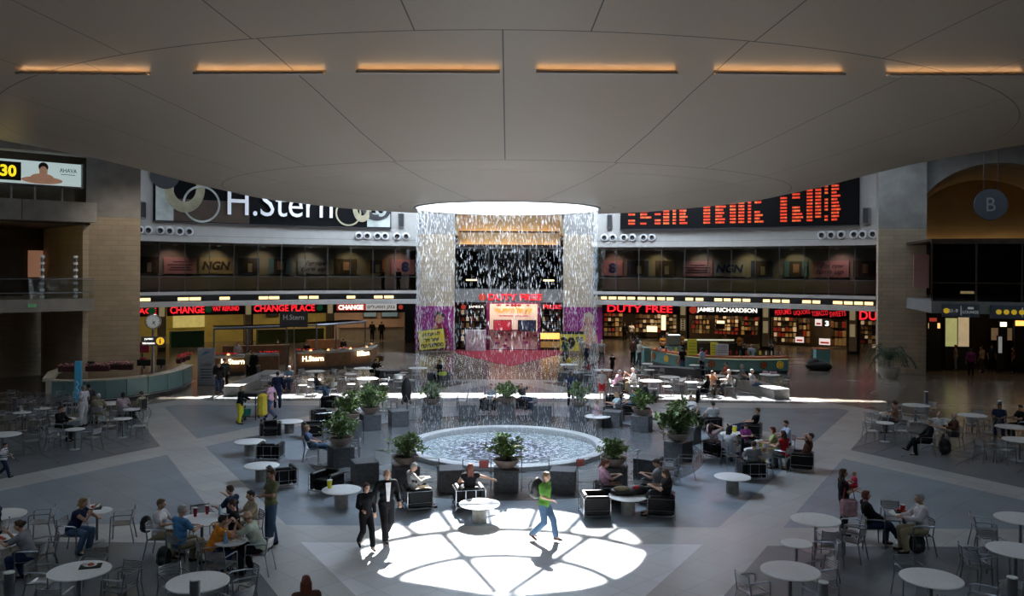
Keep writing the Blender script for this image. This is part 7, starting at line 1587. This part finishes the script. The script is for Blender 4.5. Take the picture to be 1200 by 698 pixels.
u, _ = unroll(790, 400); t = thing('drinks_machine', 'pale grey coffee machine behind the turquoise bar', 'machine', (u * 63.5, 63.5, 0)); obj('cabinet_below', MB().rbox((0, 0, .5), (1.2, .6, 1.0), .03), M_turq, t); obj('machine_body', MB().rbox((0, 0, 1.45), (1.0, .55, .85), .06), M_alu, t); obj('drip_tray', MB().box((0, -.32, 1.1), (.8, .15, .06)), M_dark, t)
rnd = random.Random(77)
for k in range(26):
    px = 771 + k * 5.9 + rnd.uniform(-1, 1); q = G(px, 433 if px > 800 else 429); r_ = rnd.uniform(.05, .08); o = obj('bar_jar', MB().lathe([(r_ * .8, 0), (r_, .03), (r_, .2), (r_ * .6, .24), (r_ * .6, .28)], 12), rnd.choice((M_yellow, M_orange, M_paper, M_green, M_red, M_teal)), loc=(q.x, q.y + .35, 1.1)); tag(o, 'small jar or cup standing on the orange top of the turquoise bar', 'jar', 'jars and cups on the turquoise bar')
t = bar_item(826, 66.5, 0, 'back_counter', 'dark back counter with a lit shelf inside the turquoise bar', 'counter', 5.5, 1.0, M_brown, .6); obj('lit_shelf', MB().box((0, -.32, 1.25), (4.5, .05, .12)), mat('bar_shelf_glow', (.8, .85, .6), .5, emit=.5, noise=.2), t)
# far end of the bar: small turquoise stand and heaped black bag
u, _ = unroll(964, 420); q = G(964, 425); t = thing('turquoise_stand', 'small turquoise counter beside the heaped black bag', 'counter', (q.x, q.y, 0)); obj('body', MB().rbox((0, 0, .6), (1.0, .6, 1.2), .03), M_turq, t); obj('counter_top', MB().box((0, 0, 1.23), (1.1, .7, .06)), M_orange, t)
q = G(960, 430); t = thing('heaped_bag', 'large heaped black bag on the floor beyond the turquoise bar', 'bag', (q.x, q.y, 0)); b = MB(); b.ell((0, 0, .3), (.85, .45, .36), 18, 10); b.ell((-.3, 0, .55), (.4, .3, .3), 14, 8); b.ell((.5, 0, .25), (.45, .35, .28), 14, 8); obj('bag_body', remesh(b, 'bag', .04, 3), M_dark, t)
q = G(938, 430); t = thing('metal_rack', 'dark metal chair rack between the bar and the perfume shop', 'rack', (q.x, q.y, 0)); b = MB()
for k in range(5): b.tube([(-.8, 0, .2 + k * .22), (.8, 0, .2 + k * .22)], .025)
b.tube([(-.8, 0, 0), (-.8, 0, 1.3)], .03).tube([(.8, 0, 0), (.8, 0, 1.3)], .03); obj('rails', b, M_dalu, t)
# potted palm at the pillar
q = G(1043, 438); t = thing('potted_palm', 'potted palm with long arching fronds at the foot of the big pillar', 'plant', (q.x, q.y, 0)); obj('pot', MB().lathe([(.42, 0), (.62, .35), (.66, .7), (.6, .72)], 24), mat('palm_pot', (.5, .46, .40), .7, noise=.1), t, 2); obj('trunk', MB().cyl((0, 0, .6), .12, .5, 10), M_ped, t)
r = random.Random(8); fd_ = MB()
for k in range(22):
    a = 2 * PI * k / 22 + r.uniform(-.1, .1); L_ = r.uniform(1.1, 1.75); up = r.uniform(.5, 1.2); pts = []
    for j in range(9):
        s_ = j / 8; pts.append(V((L_ * s_ * math.cos(a), L_ * s_ * math.sin(a), 1.1 + up * math.sin(s_ * PI * .75) - s_ ** 3 * .9)))
    fd_.tube(pts, .012, 4)
    for j in range(1, 9):
        dd = (pts[j] - pts[j - 1]).normalized(); sd_ = dd.cross(V((0, 0, 1))).normalized()
        for s2 in (-1, 1):
            for h_ in (0, .5): leaf(fd_, pts[j - 1].lerp(pts[j], h_), dd * .8 + sd_ * s2 + V((0, 0, -.25)), .32, .05)
obj('fronds', fd_, mat('palm_green', (.03, .07, .03), .5, noise=.3), t)

# ================================================================ small things on tables and floors
def cup(px, py, z, lab, m, h=.16, r=.045, straw=False):
    p = G(px, py, z); t = thing('drink_cup', lab, 'cup', p); obj('cup_body', MB().lathe([(r * .75, 0), (r, h), (r * .85, h)], 14), m, t, 2)
    obj('lid', MB().lathe([(r * 1.05, h), (r * 1.05, h + .012), (.001, h + .02)], 14), M_paper, t)
    if straw: obj('straw', MB().tube([(0, 0, h * .5), (.02, 0, h + .1)], .005), M_paper, t)
M_cupy = mat('cup_yellow', (.75, .68, .02), .5, noise=.05)
cup(389, 574, .49, 'yellow cup with a straw on the low table in front of the empty armchair', M_cupy, .22, .075, True); cup(863, 503, .49, 'yellow cup on the low table beside the reclining person', M_cupy, .22, .085); cup(894, 519, .49, 'yellow cup among the bags of the large group', M_cupy, .2, .08)
cup(232, 609, .745, 'dark cola cup on the table before the person in blue, nearer its centre', M_carpet, .2, .045); cup(246, 606, .745, 'dark cola cup on the table before the gesturing person', M_carpet, .2, .045)
def bottle(px, py, lab, m, z=.745):
    p = G(px, py, z); t = thing('water_bottle', lab, 'bottle', p); obj('bottle_body', MB().lathe([(.036, 0), (.038, .02), (.036, .17), (.014, .22), (.014, .25)], 14), m, t, 2); obj('bottle_cap', MB().cyl((0, 0, .25), .016, .02, 10), M_paper, t)
M_bot = mat('blue_bottle', (.12, .32, .60), .2, noise=.1); bottle(261, 607, 'pale blue water bottle between the gesturing person and the tank top', mat('pale_bottle', (.35, .5, .6), .2, noise=.1)); bottle(268, 640, 'bright blue water bottle in front of the person in orange', M_bot)
def tray(px, py, lab, cols, z=.745, plate=True):
    p = G(px, py, z); t = thing('food_tray', lab, 'tray', p, random.uniform(-.4, .4)); obj('tray_base', MB().rbox((0, 0, .01), (.40, .28, .02), .008), M_dark, t)
    if plate: obj('paper_plate', MB().lathe([(.001, .022), (.08, .022), (.12, .035), (.118, .037)], 18), M_paper, t)
    for k, c in enumerate(cols): obj('wrapper', MB().ell((-.1 + k * .11, .02 * (-1) ** k, .05), (.06, .05, .035), 8, 6), c, t)
tray(110, 669, 'tray with a crumpled paper wrap on the plate table', [M_paper, M_orange]); tray(112, 601, 'tray with papers and leftovers before the fair haired person', [M_paper, M_red]); tray(8, 640, 'tray with leftovers under the eating person', [M_red, M_orange]); tray(1062, 595, 'black tray with red cups between the person in black and the white haired one', [M_red, M_orange], plate=False)
t = thing('red_drink', 'tall red drink cup on the black tray', 'cup', G(1061, 594, .765)); obj('cup_body', MB().lathe([(.05, 0), (.06, .16), (.05, .16)], 14), M_red, t); obj('lid', MB().cyl((0, 0, .16), .062, .012, 14), M_paper, t)
p = G(107, 600, .77); t = thing('newspaper', 'folded newspaper standing open on the small table by the fair haired person', 'newspaper', p, .3); obj('left_page', MB().box((-.1, 0, .12), (.26, .01, .26), M=Matrix.Rotation(-.4, 3, 'X')), M_paper, t); obj('right_page', MB().box((.1, .06, .02), (.26, .26, .01)), M_paper, t)
p = G(275, 637, .75); t = thing('open_papers', 'open white papers in front of the balding person in pale green', 'papers', p, .4); obj('sheet', MB().box((0, 0, .005), (.3, .22, .008)), M_paper, t); obj('sheet', MB().box((.12, .08, .008), (.22, .16, .006), rz=.5), M_paper, t)
bag(G(196, 667), 'dark backpack on the floor beneath the person in blue', s=1.0); bag(G(175, 640), 'dark backpack hanging on the chair of the person in white', s=.9, z=.25); bag(G(1078, 642), 'dark bag on the floor beneath the white haired person at the drink tray', s=1.1); bag(G(1109, 526), 'black bag on the floor between the person in black and the brown jacket', s=1.35); bag(G(265, 670), 'navy backpack on the chair turned to the camera below the person in orange', cloth(NV), 1.0, z=.3)
bag(G(757, 466), 'tall dark backpack on the floor in front of the dim sun strip table', s=1.5); bag(G(768, 468), 'slumped dark bag next to the tall backpack at the sun strip', s=1.3, rz=1.2); bag(G(733, 456), 'black bag on the floor beneath the person in pink', s=1.3); bag(G(832, 460), 'black coat bundle beneath the long haired person at the sun strip', s=1.2)
bag(G(804, 477, .49), 'red bag standing on the low table before the person in white shirt', M_red, .8, z=.49, rz=1.5, kind='hand_bag')
p = G(739, 577, .49); t = thing('jacket_pile', 'pile of black and olive jackets covering the low table', 'jackets', p); b = MB(); b.ell((-.1, 0, .08), (.42, .3, .12), 14, 8); b.ell((.25, .05, .1), (.3, .25, .14), 14, 8); obj('jackets', remesh(b, 'jackets', .03, 3), M_dark, t); b = MB(); b.ell((-.2, -.1, .17), (.22, .14, .07), 12, 8); obj('olive_sleeve', b, cloth(KH), t, 1); b = MB(); b.ell((.2, -.08, .2), (.1, .08, .06), 10, 6); obj('red_scarf', b, M_red, t, 1)
bag(G(889, 522, .49), 'white and dark bags heaped on the crowded low table', M_paper, .7, z=.49, kind='hand_bag')
p = G(668, 424, .745); t = thing('yellow_bag', 'bright yellow carrier bag on the table in front of the price sign', 'bag', p); b = MB(); b.lathe([(.2, 0), (.22, .08), (.12, .24), (.03, .32)], 8); obj('bag_body', b, M_yellow, t); obj('handle', MB().tube([(-.05, 0, .3), (0, 0, .38), (.05, 0, .3)], .01), M_yellow, t)
p = G(520, 441, .5); t = thing('yellow_bag', 'yellow green bag on the lap of the person on the dark bench', 'bag', p); obj('bag_body', MB().rbox((0, 0, .12), (.5, .25, .2), .06), mat('lime', (.45, .55, .05), .6), t); obj('handle', MB().tube([(-.1, 0, .2), (0, 0, .3), (.1, 0, .2)], .012), M_dark, t)
p = G(449, 432, 0); t = thing('hand_bag', 'brown and yellow bag standing on the dark bench by the reader in black', 'bag', (p.x, p.y - 1, .5)); obj('bag_body', MB().rbox((0, 0, .2), (.5, .25, .4), .06), cloth(BR), t); obj('pocket', MB().rbox((-.15, -.14, .15), (.15, .05, .25), .02), M_yellow, t)
p = G(905, 434, .745); t = thing('pink_wrappings', 'pink and white wrappings heaped on the table at the end of the curved bench', 'wrapping', p); b = MB()
for k in range(6): b.ell((rnd.uniform(-.35, .35), rnd.uniform(-.2, .2), .06), (.14, .1, .07), 8, 6)
obj('wrappings', remesh(b, 'wrap', .03, 1), mat('wrap_pink', (.6, .3, .38), .6, noise=.3), t)
p = G(691, 437); t = thing('red_suitcase', 'small red suitcase at the feet of the person in navy', 'suitcase', (p.x, p.y, 0)); obj('case_body', MB().rbox((0, 0, .33), (.36, .22, .55), .04), M_carpet, t); obj('pull_handle', MB().tube([(-.1, .08, .6), (-.1, .08, .95), (.1, .08, .95), (.1, .08, .6)], .01), M_dalu, t); obj('wheel', MB().ell((-.12, 0, .03), (.03, .03, .03), 8, 6).ell((.12, 0, .03), (.03, .03, .03), 8, 6), M_dark, t)
p = G(490, 566, .78); t = thing('camera', 'small dark camera in the hands of the person in the pale suit', 'camera', p, -1.2); obj('camera_body', MB().rbox((0, 0, .03), (.14, .07, .09), .012), M_dark, t); obj('lens', MB().cyl((0, 0, 0), .03, .07, 12).xf(Matrix.Translation((0, -.03, .03)) @ Matrix.Rotation(PI / 2, 4, 'X')), M_char, t)
# ================================================================ camera, sky, sun, added fill lamps
cd = bpy.data.cameras.new('camera'); cam = bpy.data.objects.new('camera', cd); COL.objects.link(cam)
cam.location = (0, 0, CAMH); cam.rotation_euler = Euler((PI / 2, 0, 0)); cam.rotation_euler = (Matrix.Rotation(PI / 2, 3, 'X') @ Matrix.Rotation(ROLL, 3, 'Z')).to_euler()
cd.sensor_width = 36; cd.lens = 30; cd.shift_y = -33 / 1200; cd.clip_end = 300
SC.camera = cam
w = bpy.data.worlds.new('sky'); SC.world = w; w.use_nodes = True
w.node_tree.nodes['Background'].inputs['Color'].default_value = (0.70, 0.83, 1.0, 1); w.node_tree.nodes['Background'].inputs['Strength'].default_value = 21
sd = bpy.data.lights.new('sun', 'SUN'); sd.energy = 45; sd.angle = math.radians(0.75); sd.color = (1, .97, .92)
so = bpy.data.objects.new('sun', sd); COL.objects.link(so); so.rotation_euler = Vector((0.01, -11.0, -8.9)).to_track_quat('-Z', 'Y').to_euler()
# added area lamps outside the bowl rim, filling in for soft sky light
for k in range(12):
    a = math.radians(15 + k * 30); p = pol(31.2, a, 14.4)
    ld = bpy.data.lights.new('daylight_fill', 'AREA'); ld.shape = 'RECTANGLE'; ld.size = 11; ld.size_y = 3; ld.energy = (210 if k in (0, 1, 11) else 55 if k in (2, 3) else 200 if k == 4 else 260 if k == 5 else 400) ; ld.color = (.70, .84, 1)
    lo = bpy.data.objects.new('daylight_fill', ld); COL.objects.link(lo); lo.location = p; lo.rotation_euler = (0, 0, a - PI / 2)
SC.view_settings.view_transform = 'Standard'; SC.view_settings.look = 'None'; SC.view_settings.gamma = 1; SC.view_settings.use_curve_mapping = False
SC.view_settings.exposure = 0.12
SC.cycles.use_denoising = True
SC.cycles.max_bounces = 8; SC.cycles.diffuse_bounces = 5; SC.cycles.glossy_bounces = 3; SC.cycles.transparent_max_bounces = 16; SC.cycles.sample_clamp_indirect = 6

# labels stay within sixteen words
for o in SC.objects:
    l = o.get('label')
    if l and o.parent is None:
        w_ = l.split()
        if len(w_) > 16:
            w_ = w_[:16]
            while w_[-1] in STOP: w_.pop()
            o['label'] = ' '.join(w_)
